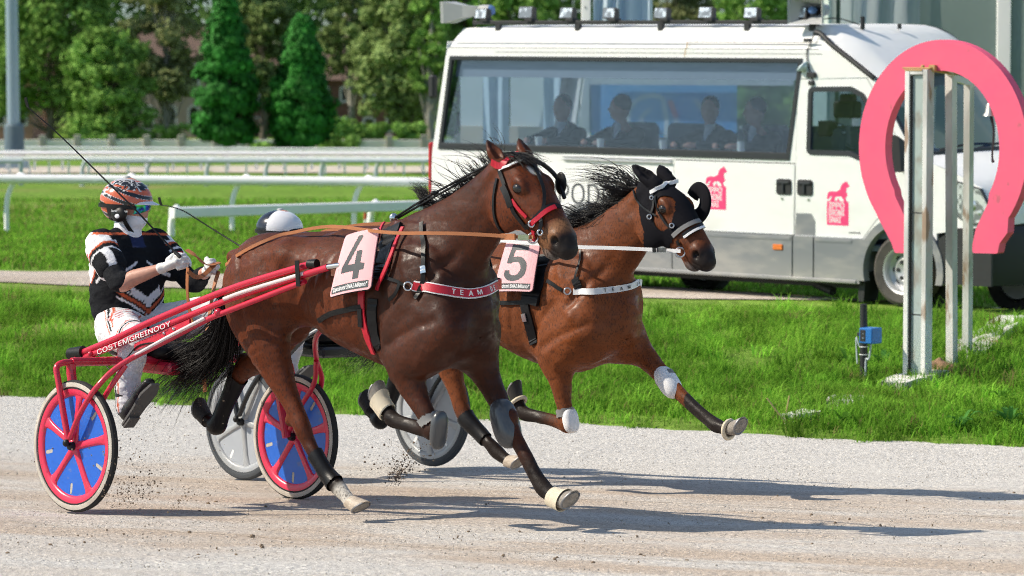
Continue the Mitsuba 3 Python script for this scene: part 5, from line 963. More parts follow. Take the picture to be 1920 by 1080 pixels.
legs5 = {
 'fa': [(1095, 610, -.17, .09, .13), (1060, 655, -.18, .085, .115), (1046, 685, -.18, .073, .09), (1052, 722, -.18, .056, .064), (1058, 758, -.18, .043, .048), (1064, 796, -.18, .041, .044), (1038, 790, -.18, .030, .033), (1006, 782, -.18, .029, .032), (983, 775, -.18, .036, .041), (975, 762, -.18, .031, .033), (969, 752, -.18, .034, .036)],
 'fb': [(1150, 620, .15, .085, .12), (1188, 650, .16, .070, .085), (1216, 676, .16, .056, .064), (1243, 704, .15, .045, .049), (1258, 722, .15, .044, .048), (1277, 740, .15, .034, .038), (1305, 766, .15, .029, .033), (1326, 784, .15, .030, .034), (1342, 797, .15, .037, .041), (1358, 803, .15, .031, .034), (1370, 806, .15, .034, .037)],
 'hc': [(805, 590, -.16, .11, .19), (825, 640, -.17, .09, .13), (845, 695, -.16, .062, .08), (858, 738, -.155, .046, .054), (868, 772, -.15, .043, .051), (880, 792, -.15, .041, .047), (900, 812, -.14, .032, .039), (918, 832, -.14, .030, .035), (930, 846, -.13, .038, .042), (944, 858, -.13, .031, .035), (954, 866, -.13, .034, .036)],
 'hd': [(800, 600, .15, .11, .18), (790, 655, .15, .08, .11), (775, 680, .14, .058, .068), (757, 695, .13, .046, .053), (745, 710, .13, .041, .046), (735, 738, .13, .033, .038), (724, 765, .13, .032, .036), (713, 788, .13, .039, .042), (701, 778, .13, .033, .035), (692, 768, .13, .035, .036)]}
legs_extra['bay_horse_001'] = legs_extra['hood'] = []
bayB = bay(((.225, .062, .0165), (.13, .037, .012), (.014, .0085, .0065)), {'f': (.52, .82), 'h': (.50, .72)}, dark=lambda q: np.clip(sstep(1.36, 1.5, q[:, 2]) * .6 + (meshkit.fbm(q * 3, 3, 2) - .4), 0, 1))
h5 = Horse('bay_horse', H5, 'bright bay horse in a black hood wearing number 5', .15, -.085, legs5, [(1222, 340, 1186, 310, -.055), (1252, 335, 1237, 312, .055)], bayB, 2)

# ---------------------------------------------------------------- hooves, boots, manes, tails, harness of the two horses
def crest(hs, n, lift=0.0):
    """Points along the crest of the neck, local axes."""
    Q = curve(np.array([(1.90, 0, 1.575), (2.05, 0, 1.655), (2.20, 0, 1.745), (2.35, 0, 1.835), (2.47, 0, 1.90)]) + hs.d, n); return Q
def on_top(hs, Q):
    """Drops local points onto the body from above."""
    W = hs.fr.world(Q + vec(0, 0, .3)); loc, ri, _ = hs.mesh.ray.intersects_location(W, np.tile(vec(0, 0, -1.0), (len(W), 1)), multiple_hits=False); out = hs.fr.world(Q).copy(); out[ri] = loc; return hs.fr.local(out)
def mane(hs, n, ln, up, back, seed, label=None, w=.0022, span=(0, 1), spread=.5, wave=.03):
    q = np.random.default_rng(seed); C = on_top(hs, crest(hs, 160)); i = (q.uniform(*span, n) * 159).astype(int); r = C[i] + np.stack([q.normal(0, .01, n), q.normal(0, .008, n), np.full(n, -.006)], 1)
    m = 9; t = np.linspace(0, 1, m)[None, :, None]; nl = max(6, n // 16); lock = np.minimum((i / 160 * nl + q.normal(0, .35, n)).astype(int), nl - 1)      # strands run together in locks
    N_ = lambda k: .88 * q.normal(0, 1, (nl, k))[lock] + .30 * q.normal(0, 1, (n, k)); L = ln * (.45 + .7 * q.random(nl)[lock]) * q.uniform(.6, 1.15, n)
    A_, B_ = N_(3), N_(3); d0 = unit_rows(np.stack([-.35 + .25 * A_[:, 0], spread * .5 * A_[:, 1], .85 * up + .2 * A_[:, 2]], 1)); d1 = unit_rows(np.stack([-back + .2 * B_[:, 0], spread * B_[:, 1], up * .25 + .35 * B_[:, 2]], 1))
    ph, fr_ = (q.uniform(0, 6.28, nl)[lock] + q.normal(0, .25, n))[:, None, None], q.uniform(3, 6, nl)[lock][:, None, None]; side_ = N_(3)[:, None]
    P = r[:, None] + L[:, None, None] * (t * (1 - t) * 1.0 * d0[:, None] + t * t * d1[:, None] + t * .35 * d0[:, None]) + wave * np.sin(ph + fr_ * t) * side_ * t * .5
    return P
def put_hair(hs, name, Ps, w=.002, label=None):
    ms = [strands(hs.fr.world(P.reshape(-1, 3)).reshape(P.shape), w) for P in Ps]; return put(name, cat_mesh(ms), 'hair_black', hs.key, smooth=True, label=label)
def tail(hs, pix, b, n, seed, spread, r0=.03):
    q = np.random.default_rng(seed); sp = np.array([hs.fr.pix(px, py, bb) for (px, py), bb in zip(pix, b)]); m = 15; S_ = curve(sp, m); out = []
    L = q.uniform(.45, 1.0, n) ** .7; o = q.normal(0, 1, (n, 3)); o2 = q.normal(0, 1, (n, 3)); ph = q.uniform(0, 6.28, n); t = np.linspace(0, 1, m)
    for i in range(n):
        u = t * L[i] * (m - 1); k = np.minimum(u.astype(int), m - 2); f = (u - k)[:, None]; c = S_[k] * (1 - f) + S_[k + 1] * f; g = (t ** 1.25)[:, None]
        out.append(c + o[i] * r0 * (.4 + .6 * t[:, None]) + o2[i] * spread * g * vec(1, .6, 1) + .02 * np.sin(ph[i] + t * 7)[:, None] * o[i] * g - vec(0, 0, .04) * g * g * L[i])
    return np.array(out)
def body_common(hs, girth, breast, breast_m, eye_px, star_w=.0):
    for sg in (-1, 1):
        hs_eye = vec(hs.X(.182, .046)[0], sg * .098, hs.X(.182, .046)[1]) + hs.d; e = put('eye', hs.fr.mesh(sph(hs_eye, .028, 3, (1.15, .92, .95))), 'eye_dark', hs.key, smooth=True)


def chest_strap(hs, L, w, m):
    """The breast collar's hidden half: round the front of the chest and back along the far side, on the body."""
    A, B = L[-1], L[0] * vec(1, -1, 1); c = vec(1.85 + hs.d[0], 0, (A[2] + B[2]) / 2); a0, a1 = math.atan2(A[1], A[0] - c[0]), math.atan2(B[1], B[0] - c[0]); out = []
    for t in np.linspace(a0, a1, 22)[1:]:
        d = vec(math.cos(t), math.sin(t), 0); z = np.interp(t, [a0, a1], [A[2], B[2]]); o = vec(c[0], 0, z) + d * 1.2; loc, _, _ = hs.mesh.ray.intersects_location(hs.fr.world(o[None]), (-d @ np.array([hs.fr.a, hs.fr.b, hs.fr.c]))[None], multiple_hits=False)
        if len(loc): out.append((hs.fr.local(loc[0]) + d * .012, d))
    P = np.array([A] + [o[0] for o in out]); U = np.array([out[0][1]] + [o[1] for o in out]); put('breast_collar', hs.fr.mesh(strap(P, w, .007, U)), m, hs.key)


# horse 4
body_common(h4, None, None, None, None)
h4.hoof('fa', (-.5, .9), 'hoof_grey', 'boot_cream', .050); h4.hoof('fb', (.75, .45), 'hoof_grey', 'boot_cream', .050); h4.hoof('hc', (.9, -.1), 'hoof_pale', None, .047); h4.hoof('hd', (-.3, .9), 'hoof_black', None, .05)
h4.wrap('hc', .70, .875, .012, 'leather_black', label='black bandage boot above the white hind pastern'); h4.wrap('hd', .52, .93, .010, 'leather_black')
h4.guard('knee_boot', (936, 748), (960, 840), .14, .070, .060, 'boot_shiny', 'shiny black leather knee boot'); h4.guard('knee_boot', (826, 770), (820, 843), -.18, .050, .030, 'boot_shiny')
h4.wrap('fa', .565, .615, .010, 'boot_grey', 'knee_strap')
put_hair(h4, 'mane', [mane(h4, 420, .085, .22, .9, 5, span=(.05, .95), spread=.45), mane(h4, 46, .24, .55, .9, 6, span=(.25, .95), spread=.3, wave=.07), mane(h4, 300, .15, .25, .9, 7, span=(.0, .10), spread=.6)], .0015)
q = np.random.default_rng(9); n = 150; r0 = vec(2.50, 0, 1.905) + np.stack([q.normal(0, .015, n), q.normal(0, .025, n), q.normal(0, .008, n)], 1); t = np.linspace(0, 1, 8)[None, :, None]
fl = r0[:, None] + t * (vec(.13, 0, .01) + np.stack([q.normal(0, .03, n), q.normal(0, .04, n), q.normal(0, .02, n)], 1))[:, None] + t * t * vec(.02, 0, -.10) * q.uniform(.2, 1.0, (n, 1, 1))
put_hair(h4, 'forelock', [fl], .002)
put_hair(h4, 'tail', [tail(h4, [(446, 500), (432, 555), (420, 625), (395, 668), (345, 692), (300, 730)], [0, 0, 0, .0, -.03, -.05], 620, 3, .060), tail(h4, [(446, 500), (434, 560), (428, 620), (415, 660), (380, 690), (385, 735)], [0, 0, .02, .04, .04, .05], 260, 4, .06), tail(h4, [(446, 510), (430, 570), (405, 625), (365, 660), (330, 690), (300, 735)], [0, 0, 0, -.02, -.05, -.08], 240, 5, .07)], .0024)
h4.plate([(641, 441), (704, 426), (690, 541), (613, 557)], [-.30, -.27, -.345, -.36], '4', None)
# saddle pad, girth, breast collar, neck strap
h4.band('saddle_pad', [(740, 428), (733, 450), (722, 490), (712, 525)], .13, 'leather_black', th=.02, off=.012, mirror=True)
h4.band('saddle_edge', [(762, 432), (752, 455), (738, 490), (725, 520), (715, 545)], .022, 'leather_red', th=.008, off=.03, mirror=True); h4.band('saddle_edge', [(727, 425), (720, 440), (710, 470)], .02, 'leather_red', th=.008, off=.03, mirror=True)
h4.band('girth', [(680, 540), (680, 575), (684, 605), (692, 635), (703, 662)], .04, 'leather_red', th=.008, off=.010, mirror=True); h4.band('girth_pad', [(700, 560), (698, 590), (702, 625), (712, 655)], .055, 'leather_black', th=.01, off=.005, mirror=True)
h4.band('girth_buckle', [(679, 578), (681, 612)], .03, 'leather_black', th=.012, off=.016); h4.band('loose_strap', [(680, 575), (655, 580), (622, 588), (600, 600)], .028, 'leather_black', th=.005, off=.012)
P, up = h4.band('breast_collar', [(776, 536), (810, 540), (850, 548), (885, 551), (910, 546), (930, 534)], .052, 'strap_white', th=.006, off=.010)
put('collar_face', strap(P + up * .005, .040, .004, up), 'leather_red', h4.key, smooth=30); L = h4.fr.local(P)
chest_strap(h4, L, .05, 'leather_red')
def along(P, up, s, u0, u1, hgt, m, parent, dz=.009, name='lettering'):
    """Letters s along the strap's centre line from fraction u0 to u1."""
    d = np.r_[0, np.cumsum(np.linalg.norm(np.diff(P, axis=0), axis=1))]; L_ = d[-1]; adv = (u1 - u0) * L_ / len(s); ms = []
    for i, chr_ in enumerate(s):
        if chr_ == ' ': continue
        x = u0 * L_ + i * adv; c = np.array([np.interp(x, d, P[:, k]) for k in range(3)]); c2 = np.array([np.interp(x + .01, d, P[:, k]) for k in range(3)]); n_ = unit([np.interp(x, d, up[:, k]) for k in range(3)]); ax = unit(c2 - c); ay = np.cross(n_, ax); ay = ay if ay[2] > 0 else -ay
        m_ = text(chr_, hgt, .0015); ms.append(axes_mesh(m_, c + n_ * dz - ay * hgt / 2, ax, ay, n_))
    put(name, cat_mesh(ms), m, parent, smooth=False)
along(P, up, 'TEAM DE', .38, .92, .024, 'white_print', h4.key)
def ringp_(hs, px, py, r, m='chrome', off=.015, thick=.005, name='ring'):
    c = hs.hit([(px, py)], off)[0]; d = unit(EYE - c); s_ = unit(np.cross(d, vec(0, 0, 1))); u_ = np.cross(s_, d); a = np.linspace(0, 2 * np.pi, 25); put(name, tube(c + r * np.outer(np.cos(a), s_) + r * np.outer(np.sin(a), u_), thick, 6), m, hs.key, smooth=True)
ringp_(h4, 768, 537, .020)
h4.band('trace_strap', [(700, 512), (715, 516), (732, 523), (748, 528), (764, 535)], .016, 'leather_black', off=.012); h4.band('trace_end', [(752, 531), (745, 548), (731, 562)], .018, 'leather_black', off=.012)
h4.band('neck_strap', [(793, 420), (795, 450), (797, 480), (796, 510), (793, 535), (782, 562)], .024, 'leather_black', off=.016, mirror=True); h4.band('strap_buckle', [(797, 500), (797, 512)], .03, 'chrome', off=.022)
# overcheck from the saddle hook to the poll
hook = h4.fr.world(on_top(h4, h4.fr.pix(738, 412, 0)[None]))[0] + vec(0, 0, .02)
put('saddle_hook', cat_mesh([sph(hook, .022, 2, (1, .7, 1.2)), tube([hook - vec(0, 0, .05), hook], .01, 6)]), 'chrome', h4.key, smooth=True)
pk = h4.fr.world(h4.fr.pix(926, 303, -.03)[None])[0]; k1 = h4.fr.world(h4.fr.pix(815, 362, -.03)[None])[0]
put('check_rein', tube(curve([hook, k1, pk], 16), .006, 6), 'leather_black', h4.key, smooth=True); put('check_rein', tube(curve([hook + vec(.02, 0, .0), k1 + vec(.0, 0, -.018), pk + vec(0, .05, -.012)], 16), .006, 6), 'leather_black', h4.key, smooth=True); put('check_knot', sph(k1, .014, 1, (1.6, 1, 1)), 'leather_black', h4.key)
# bridle
bd = [('headpiece', [(925, 303), (940, 312), (957, 300), (975, 292)], .034, 'leather_red', .014), ('brow_edge', [(938, 318), (957, 312), (978, 303)], .012, 'strap_white', .012), ('cheek_strap', [(938, 318), (947, 345), (957, 372), (964, 395), (975, 410), (990, 428)], .022, 'leather_black', .010), ('blinker', [(946, 350), (954, 368), (961, 388)], .036, 'leather_black', .016), ('cheek_lining', [(962, 375), (975, 392), (990, 407)], .018, 'leather_red', .012), ('noseband', [(990, 425), (1005, 410), (1020, 395), (1035, 387), (1048, 390)], .026, 'leather_black', .012), ('noseband_lining', [(996, 422), (1010, 410), (1024, 398), (1040, 390)], .024, 'leather_red', .016), ('nose_strap', [(998, 310), (1010, 335), (1019, 360), (1020, 385), (1015, 405)], .018, 'leather_black', .010), ('throat_latch', [(934, 335), (928, 365), (928, 400), (936, 425), (950, 440)], .016, 'leather_black', .008)]
for nm, pts, w_, m_, of in bd: h4.band(nm, pts, w_, m_, off=of, th=.005)
h4.band('bit_strap', [(1016, 405), (1015, 425), (1012, 440)], .018, 'leather_black', off=.014); h4.band('chin_strap', [(1002, 432), (1003, 452), (1005, 470)], .02, 'leather_red', off=.01)
ringp_(h4, 1003, 443, .024, 'chrome'); ringp_(h4, 1001, 418, .014, 'chrome'); ringp_(h4, 1016, 434, .012, 'chrome')
c = vec(2.70, .135, 1.77); put('blinker', h4.fr.mesh(sph(c, 1, 2, (.038, .012, .055))), 'leather_black', h4.key, smooth=True); put('crown_strap', h4.fr.mesh(tube(curve([(2.52, .05, 1.90), (2.60, .11, 1.86), (2.68, .135, 1.79), (2.74, .12, 1.70)], 10), .011, 6)), 'leather_black', h4.key, smooth=True)

# horse 5
body_common(h5, None, None, None, None)
h5.hoof('fa', (-.5, .9), 'hoof_black', None, .046); h5.hoof('fb', (.8, .35), 'hoof_grey', None, .046); h5.hoof('hc', (.9, -.1), 'hoof_pale', None, .046); h5.hoof('hd', (-.3, .9), 'hoof_black', None, .048)
for lg in ('fa', 'fb'):
    P_ = h5.path[lg][:, :3]; e, ax = P_[-1], unit(P_[-1] - P_[-2]); u_ = unit(np.cross(ax, vec(0, 1, 0))); v_ = np.cross(ax, u_); a = np.linspace(0, 2 * np.pi, 24); put('coronet_ring', h5.fr.mesh(tube(e - ax * .012 + np.outer(np.cos(a) * .050, u_) + np.outer(np.sin(a) * .048, v_), .012, 8)), 'boot_cream', h5.key, smooth=True)
h5.wrap('hc', .60, .80, .010, 'leather_black'); h5.wrap('hd', .52, .93, .010, 'leather_black')
h5.guard('knee_boot', (1236, 690), (1270, 744), .14, .062, .052, 'boot_white', 'white knee boot'); h5.guard('knee_boot', (1066, 764), (1074, 812), -.18, .05, .035, 'boot_white', 'white knee boot with grey strap'); h5.wrap('fa', .51, .56, .010, 'boot_grey', 'knee_strap'); h5.wrap('fb', .44, .475, .012, 'boot_grey', 'knee_strap')
put_hair(h5, 'mane', [mane(h5, 900, .20, .05, 1.0, 15, span=(.0, .84), spread=.30, wave=.04), mane(h5, 90, .26, .50, .9, 16, span=(.45, .84), spread=.22, wave=.06), mane(h5, 400, .13, -.1, .8, 17, span=(0, .75), spread=.8)], .0022)
put_hair(h5, 'tail', [tail(h5, [(770, 520), (745, 570), (715, 620), (690, 650), (655, 670)], [0] * 5, 300, 13, .06)], .0022)
h5.plate([(945, 450), (1008, 452), (994, 546), (921, 546)], [-.29, -.26, -.34, -.36], '5', None)
h5.band('saddle_pad', [(1022, 480), (1012, 510), (1000, 545), (995, 570)], .12, 'leather_black', th=.02, off=.012, mirror=True); h5.band('girth', [(984, 565), (990, 595), (998, 625), (1003, 645)], .06, 'leather_black', th=.012, off=.008, mirror=True); h5.band('girth_buckle', [(985, 588), (988, 602)], .03, 'chrome', off=.022); h5.band('loose_strap', [(985, 567), (960, 568), (937, 568)], .024, 'leather_black', off=.012)
P, up = h5.band('breast_collar', [(1076, 547), (1110, 547), (1150, 543), (1180, 537), (1196, 530)], .036, 'strap_white', th=.006, off=.010); along(P, up, 'TEAM CA', .36, 1.0, .018, 'plate_ink', h5.key)
chest_strap(h5, h5.fr.local(P), .036, 'strap_white')
ringp_(h5, 1066, 547, .018); h5.band('trace_strap', [(1028, 527), (1040, 534), (1056, 544)], .022, 'leather_black', off=.012); h5.band('neck_strap', [(1090, 470), (1087, 495), (1080, 520), (1080, 540)], .012, 'leather_black', off=.012); h5.band('strap_pad', [(1080, 522), (1086, 540)], .05, 'leather_black', off=.014)
# hood: the cloth that covers the head down to above the nose, with an opening round each eye
q_ = h5.loc - h5.d; hx = (q_[:, 0] - 2.47) * .69 - (q_[:, 2] - 1.83) * .72; eye_d = np.minimum(np.linalg.norm((q_ - vec(h5.X(.20, .03)[0], -.1, h5.X(.20, .03)[1])) * vec(1, .5, .66), axis=1), np.linalg.norm((q_ - vec(h5.X(.20, .03)[0], .1, h5.X(.20, .03)[1])) * vec(1, .5, .66), axis=1))
ear = np.zeros(len(q_), bool)
for p0, p1 in h5.ears: ear |= (np.linalg.norm(h5.loc - (p0 + p1) / 2, axis=1) < .12) & (h5.loc[:, 2] > p0[2] - .03)
back = (q_[:, 0] - 2.47) * .80 + (q_[:, 2] - 1.75) * .35 + .6 * np.maximum(0, 1.62 - q_[:, 2])
h5.shell('hood', ((hx < .350) & (back > -.01) & (q_[:, 0] > 2.40) & (q_[:, 2] > 1.50) & (eye_d > .060)) | ear, .006, 'hood_black', label='black hood covering ears and face with openings for the eyes')
for nm, pts, w_, m_, of in [('browband', [(1222, 362), (1238, 350), (1258, 342), (1272, 338)], .022, 'strap_white', .016), ('cheek_strap', [(1226, 364), (1228, 385), (1222, 405)], .014, 'leather_black', .014), ('cheek_strap', [(1231, 368), (1238, 396), (1248, 416), (1261, 430)], .013, 'leather_black', .014), ('noseband', [(1264, 442), (1278, 430), (1296, 420), (1315, 414)], .026, 'boot_grey', .014), ('noseband', [(1282, 444), (1298, 434), (1318, 424)], .034, 'leather_black', .014), ('neck_cord', [(1190, 358), (1196, 375), (1212, 392), (1232, 405)], .010, 'leather_black', .010)]: h5.band(nm, pts, w_, m_, off=of)
P, up = h5.band('noseband_edge', [(1284, 446), (1299, 436), (1318, 427)], .014, 'strap_white', off=.020)
for px, py, r_ in ((1222, 407, .012), (1262, 424, .012), (1226, 372, .010)): ringp_(h5, px, py, r_, 'chrome', .02, .004, 'buckle')
ringp_(h5, 1279, 471, .026, 'chrome'); h5.band('bit_strap', [(1272, 450), (1276, 460)], .02, 'leather_black', off=.012)
a = np.radians(np.linspace(-120, 150, 26)); cc = h5.fr.pix(1306, 382, .16); put('blinker_cup', h5.fr.mesh(sweep(np.stack([cc[0] + .065 * np.cos(a), cc[1] + 0 * a + .03 * np.sin(a * .5), cc[2] + .075 * np.sin(a)], 1), circ(.016, 8, .045), up=vec(0, 1, 0))), 'hood_black', h5.key, smooth=True, label='round black blinker cup on the far side')

# ---------------------------------------------------------------- sulkies
mat('frame_red', (0.56, 0.018, 0.05), 0.22, coat=0.8); mat('frame_stripe', (0.80, 0.62, 0.62), 0.3, coat=0.6); mat('disc_blue', mikit.proc(lambda p, n, uv: mikit.mix((0.018, 0.125, 0.58), (0.12, 0.18, 0.38), mikit.smoothstep(0.62, 0.85, mikit.fbm(p.x * 24, p.y * 24, p.z * 24, 3)) * .6)), 0.3, coat=0.5)
mat('wheel_red', mikit.proc(lambda p, n, uv: mikit.mix((0.68, 0.03, 0.085), (0.45, 0.07, 0.08), mikit.smoothstep(0.6, 0.85, mikit.fbm(p.x * 20, p.y * 20, p.z * 20, 3)) * .7)), 0.3, coat=0.5)
mat('tyre_dark', (0.03, 0.03, 0.03), 0.85, spec=.3); mat('tyre_cream', mikit.proc(lambda p, n, uv: mikit.mix((0.62, 0.59, 0.52), (0.40, 0.35, 0.29), mikit.fbm(p.x * 14, p.y * 14, p.z * 14, 3))), 0.75); mat('slot_pale', (0.45, 0.43, 0.38), 0.8)
mat('wheel_grey', mikit.proc(lambda p, n, uv: mikit.mix((0.40, 0.425, 0.455), (0.32, 0.32, 0.31), mikit.fbm(p.x * 9, p.y * 9, p.z * 9, 3))), 0.35, coat=0.4); mat('disc_grey', (0.39, 0.415, 0.45), 0.4); mat('tyre_grey', (0.075, 0.082, 0.09), 0.85, spec=.3); mat('frame_black', (0.015, 0.016, 0.018), 0.35, coat=0.2); mat('hub_black', (0.012, 0.012, 0.012), 0.45, spec=.3)
RW = .344
def sulky_wheel(fr, parent, b, start, mt):
    """Disc wheel in the plane b = const: tyre, sidewall, rim, five spokes, five panels with a slot each, hub."""
    def w(name, m, mm, p=None, **k): return put(name, fr.mesh(axes_mesh(m, (0, b, RW), (1, 0, 0), (0, 0, 1), (0, 1, 0))), mm, p or whl, **k)
    whl = put('wheel', fr.mesh(axes_mesh(lathe([(.296, -.018), (.330, -.021), (.341, -.013), (RW, 0), (.341, .013), (.330, .021), (.296, .018), (.296, -.018)], 72), (0, b, RW), (1, 0, 0), (0, 0, 1), (0, 1, 0))), mt[0], parent, smooth=40)
    for s in (-1, 1): w('sidewall', lathe([(.307, s * .0185), (.310, s * .0245), (.322, s * .0245), (.332, s * .0215), (.3305, s * .019)][::s], 72), mt[1], smooth=60)
    w('rim', lathe([(.258, 0), (.262, -.010), (.272, -.0155), (.285, -.0185), (.304, -.018), (.306, 0), (.304, .018), (.285, .0185), (.272, .0155), (.262, .010), (.258, 0)], 72), mt[2], smooth=60)
    for i in range(5):
        a = math.radians(start + 72 * i); d, n_ = np.array([math.cos(a), math.sin(a)]), np.array([-math.sin(a), math.cos(a)])
        rows = [(r_, hw, hz) for r_, hw, hz in ((.02, .022, .017), (.10, .019, .015), (.20, .021, .014), (.245, .027, .013), (.268, .042, .012))]; V_ = []
        for r_, hw, hz in rows: V_ += [[*(d * r_ + n_ * x * hw), y * hz] for x, y in ((-1, -.35), (-.6, -1), (.6, -1), (1, -.35), (1, .35), (.6, 1), (-.6, 1), (-1, .35))]
        F_ = []; k = 8
        for r_ in range(len(rows) - 1):
            for j in range(k): q = r_ * k + j; q2 = r_ * k + (j + 1) % k; F_ += [[q, q2, q2 + k], [q, q2 + k, q + k]]
        m = trimesh.Trimesh(V_, F_, process=False); w('spoke', m, mt[2], smooth=50)
        a0, a1 = a, a + math.radians(72); arc = [(.266 * math.cos(t), .266 * math.sin(t)) for t in np.linspace(a0, a1, 12)]; am = (a0 + a1) / 2
        slot = LineString([(.205 * math.cos(am), .205 * math.sin(am)), (.245 * math.cos(am), .245 * math.sin(am))]).buffer(.010, 6)
        p = w('panel', axes_mesh(extr(Polygon([(0, 0)] + arc).difference(slot), .006), (0, 0, -.003), (1, 0, 0), (0, 1, 0), (0, 0, 1)), mt[3], smooth=False); w('slot', axes_mesh(extr(slot.buffer(-.0005), .003), (0, 0, -.0015), (1, 0, 0), (0, 1, 0), (0, 0, 1)), mt[4], p, smooth=False)
    w('hub', lathe([(0, -.045), (.018, -.045), (.022, -.035), (.024, .035), (.018, .045), (0, .045)], 20), 'hub_black', smooth=30)
    return whl
def sulky(fr, key, m, starts, wheel_m, lettering=False):
    def t(name, P, r, mm=m['frame'], n=8, c=0, parent=None): return put(name, fr.mesh(tube(curve(P, c) if c else P, r, n)), mm, parent or key, smooth=50)
    for b, st in zip((-.752, .752), starts): sulky_wheel(fr, key, b, st, wheel_m)
    for s in (-1, 1):
        M = lambda P: np.asarray(P, float) * vec(1, -s, 1)       # points given for the near side (b < 0)
        f = lambda *p: vec(p[0], p[1], p[2])
        up = M([(-.386, -.42, .803), (-.24, -.42, .85), (-.10, -.42, .897), (.24, -.42, 1.018), (.82, -.41, 1.205), (1.385, -.38, 1.355)]); lo = M([(-.463, -.42, .745), (-.30, -.42, .798), (.24, -.42, .965), (.70, -.415, 1.115), (.95, -.41, 1.19), (1.519, -.38, 1.345)])
        a_ = t('shaft', up, .0185, c=28); t('shaft', lo, .0175, c=30); t('shaft_stripe', M([(.78, -.428, 1.148), (.95, -.4235, 1.198), (1.36, -.398, 1.306)]), .0115, m['stripe'], c=14)
        t('strut', M([(.012, -.800, .385), (.10, -.80, .53), (.19, -.765, .67), (.26, -.66, .79), (.44, -.50, .925), (.66, -.44, 1.035), (.80, -.425, 1.085), (1.36, -.39, 1.268)]), .015, c=34); t('strut_stripe', M([(.30, -.622, .828), (.44, -.513, .934), (.66, -.453, 1.044)]), .010, m['stripe'], c=12)
        t('inner_strut', M([(.012, -.700, .385), (.08, -.70, .50), (.20, -.70, .65), (.27, -.65, .78)]), .014, c=14)
        t('outer_fork', M([(.0, -.800, .375), (-.05, -.80, .52), (-.10, -.80, .68), (-.125, -.795, .745), (-.123, -.76, .768), (-.123, -.70, .772)]), .017, c=20); t('inner_fork', M([(-.01, -.700, .34), (-.06, -.70, .50), (-.12, -.70, .70), (-.123, -.70, .765)]), .026, c=8)
        t('stirrup_plate', M([(.17, -.42, .905), (.40, -.42, .978)]), .004) if False else put('adjuster_plate', fr.mesh(trimesh.convex.convex_hull(M([(x, -.425 + y, z) for x, z in ((.05, .875), (.05, .835), (.50, .99), (.50, 1.03)) for y in (0, .012)]))), m['frame'], key); put('bolt', fr.mesh(cat_mesh([sph(M([(x, -.427, z)])[0], .010, 1) for x, z in ((.30, .945), (.38, .972))])), 'chrome', key)
        t('end_cap', M([(-.385, -.42, .803), (-.50, -.42, .785)]), .034, 'hub_black', 12); t('clamp', M([(1.375, -.38, 1.353), (1.43, -.375, 1.358)]), .024, 'hub_black', 10); t('shaft_tip', M([(1.519, -.38, 1.345), (1.60, -.37, 1.36)]), .014, 'chrome')
        put('tie_strap', fr.mesh(cat_mesh([strap(M([(1.33, -.40 - .02, 1.37), (1.335, -.42, 1.31), (1.34, -.415, 1.24)]), .03, .005, (0, 1, 0))])), 'leather_black', key); put('axle_nut', fr.mesh(sph(M([(.0, -.815, .362)])[0], .020, 2, (1, .8, 1))), 'hub_black', key)
        put('bracket', fr.mesh(tube(M([(-.40, -.42, .757), (-.13, -.42, .775)]), .018, 8)), m['frame'], key)
        for q_, r_ in (((-.30, -.44, .80), .016), ((.745, -.435, 1.078), .022), ((-.43, -.442, .765), .012)): put('bolt_head', fr.mesh(sph(M([q_])[0], r_, 1)), m['frame'], key)
    t('arch', [(-.123, -.70, .772), (-.123, .70, .772)], .024, n=10); t('seat_rail', [(-.42, -.42, .75), (-.42, .42, .75)], .02)
    put('seat_frame', fr.mesh(bx((-.40, -.16, .70), (.02, .16, .765), .015)), m['frame'], key); st = sph((0, 0, 0), 1, 3); v = st.vertices; st.vertices = np.sign(v) * np.abs(v) ** .6 * vec(.26, .21, .05) + vec(-.30, 0, .815); put('seat', fr.mesh(st), 'leather_black', key, smooth=True)
    if lettering:
        A, B = vec(-.24, -.4385, .817 - .018), vec(.37, -.4385, 1.006 - .018); ax = unit(B - A); mm = axes_mesh(text('COSTEMGREINOOY', .026, .002, False, np.linalg.norm(B - A)), A, ax, np.cross(vec(0, -1, 0), ax) * -1 if False else unit(vec(-ax[2], 0, ax[0])), (0, -1, 0)); put('lettering', fr.mesh(mm), 'white_print', key, smooth=False)
        put('cable', fr.mesh(tube(curve([(-.25, -.43, .80), (-.12, -.43, .72), (.0, -.43, .80), (.10, -.43, .87), (.30, -.43, .90)], 18), .004, 5)), 'hub_black', key, smooth=True); put('wire_hook', fr.mesh(tube(curve([(.34, -.43, .92), (.40, -.43, .90), (.46, -.43, .93), (.50, -.43, .98)], 12), .004, 5)), 'hub_black', key)
k4 = thing('race_sulky', 'red racing sulky with blue and red disc wheels behind the dark bay', 'sulky')
sulky(S4, k4, {'frame': 'frame_red', 'stripe': 'frame_stripe'}, (84, 88), ('tyre_dark', 'tyre_cream', 'wheel_red', 'disc_blue', 'slot_pale'), True)
k5 = thing('race_sulky', 'grey-wheeled sulky with a black frame behind the bright bay', 'sulky')
sulky(S5, k5, {'frame': 'frame_black', 'stripe': 'wheel_grey'}, (62, -90 + 72 * 2), ('tyre_grey', 'tyre_grey', 'wheel_grey', 'disc_grey', 'white_print'))

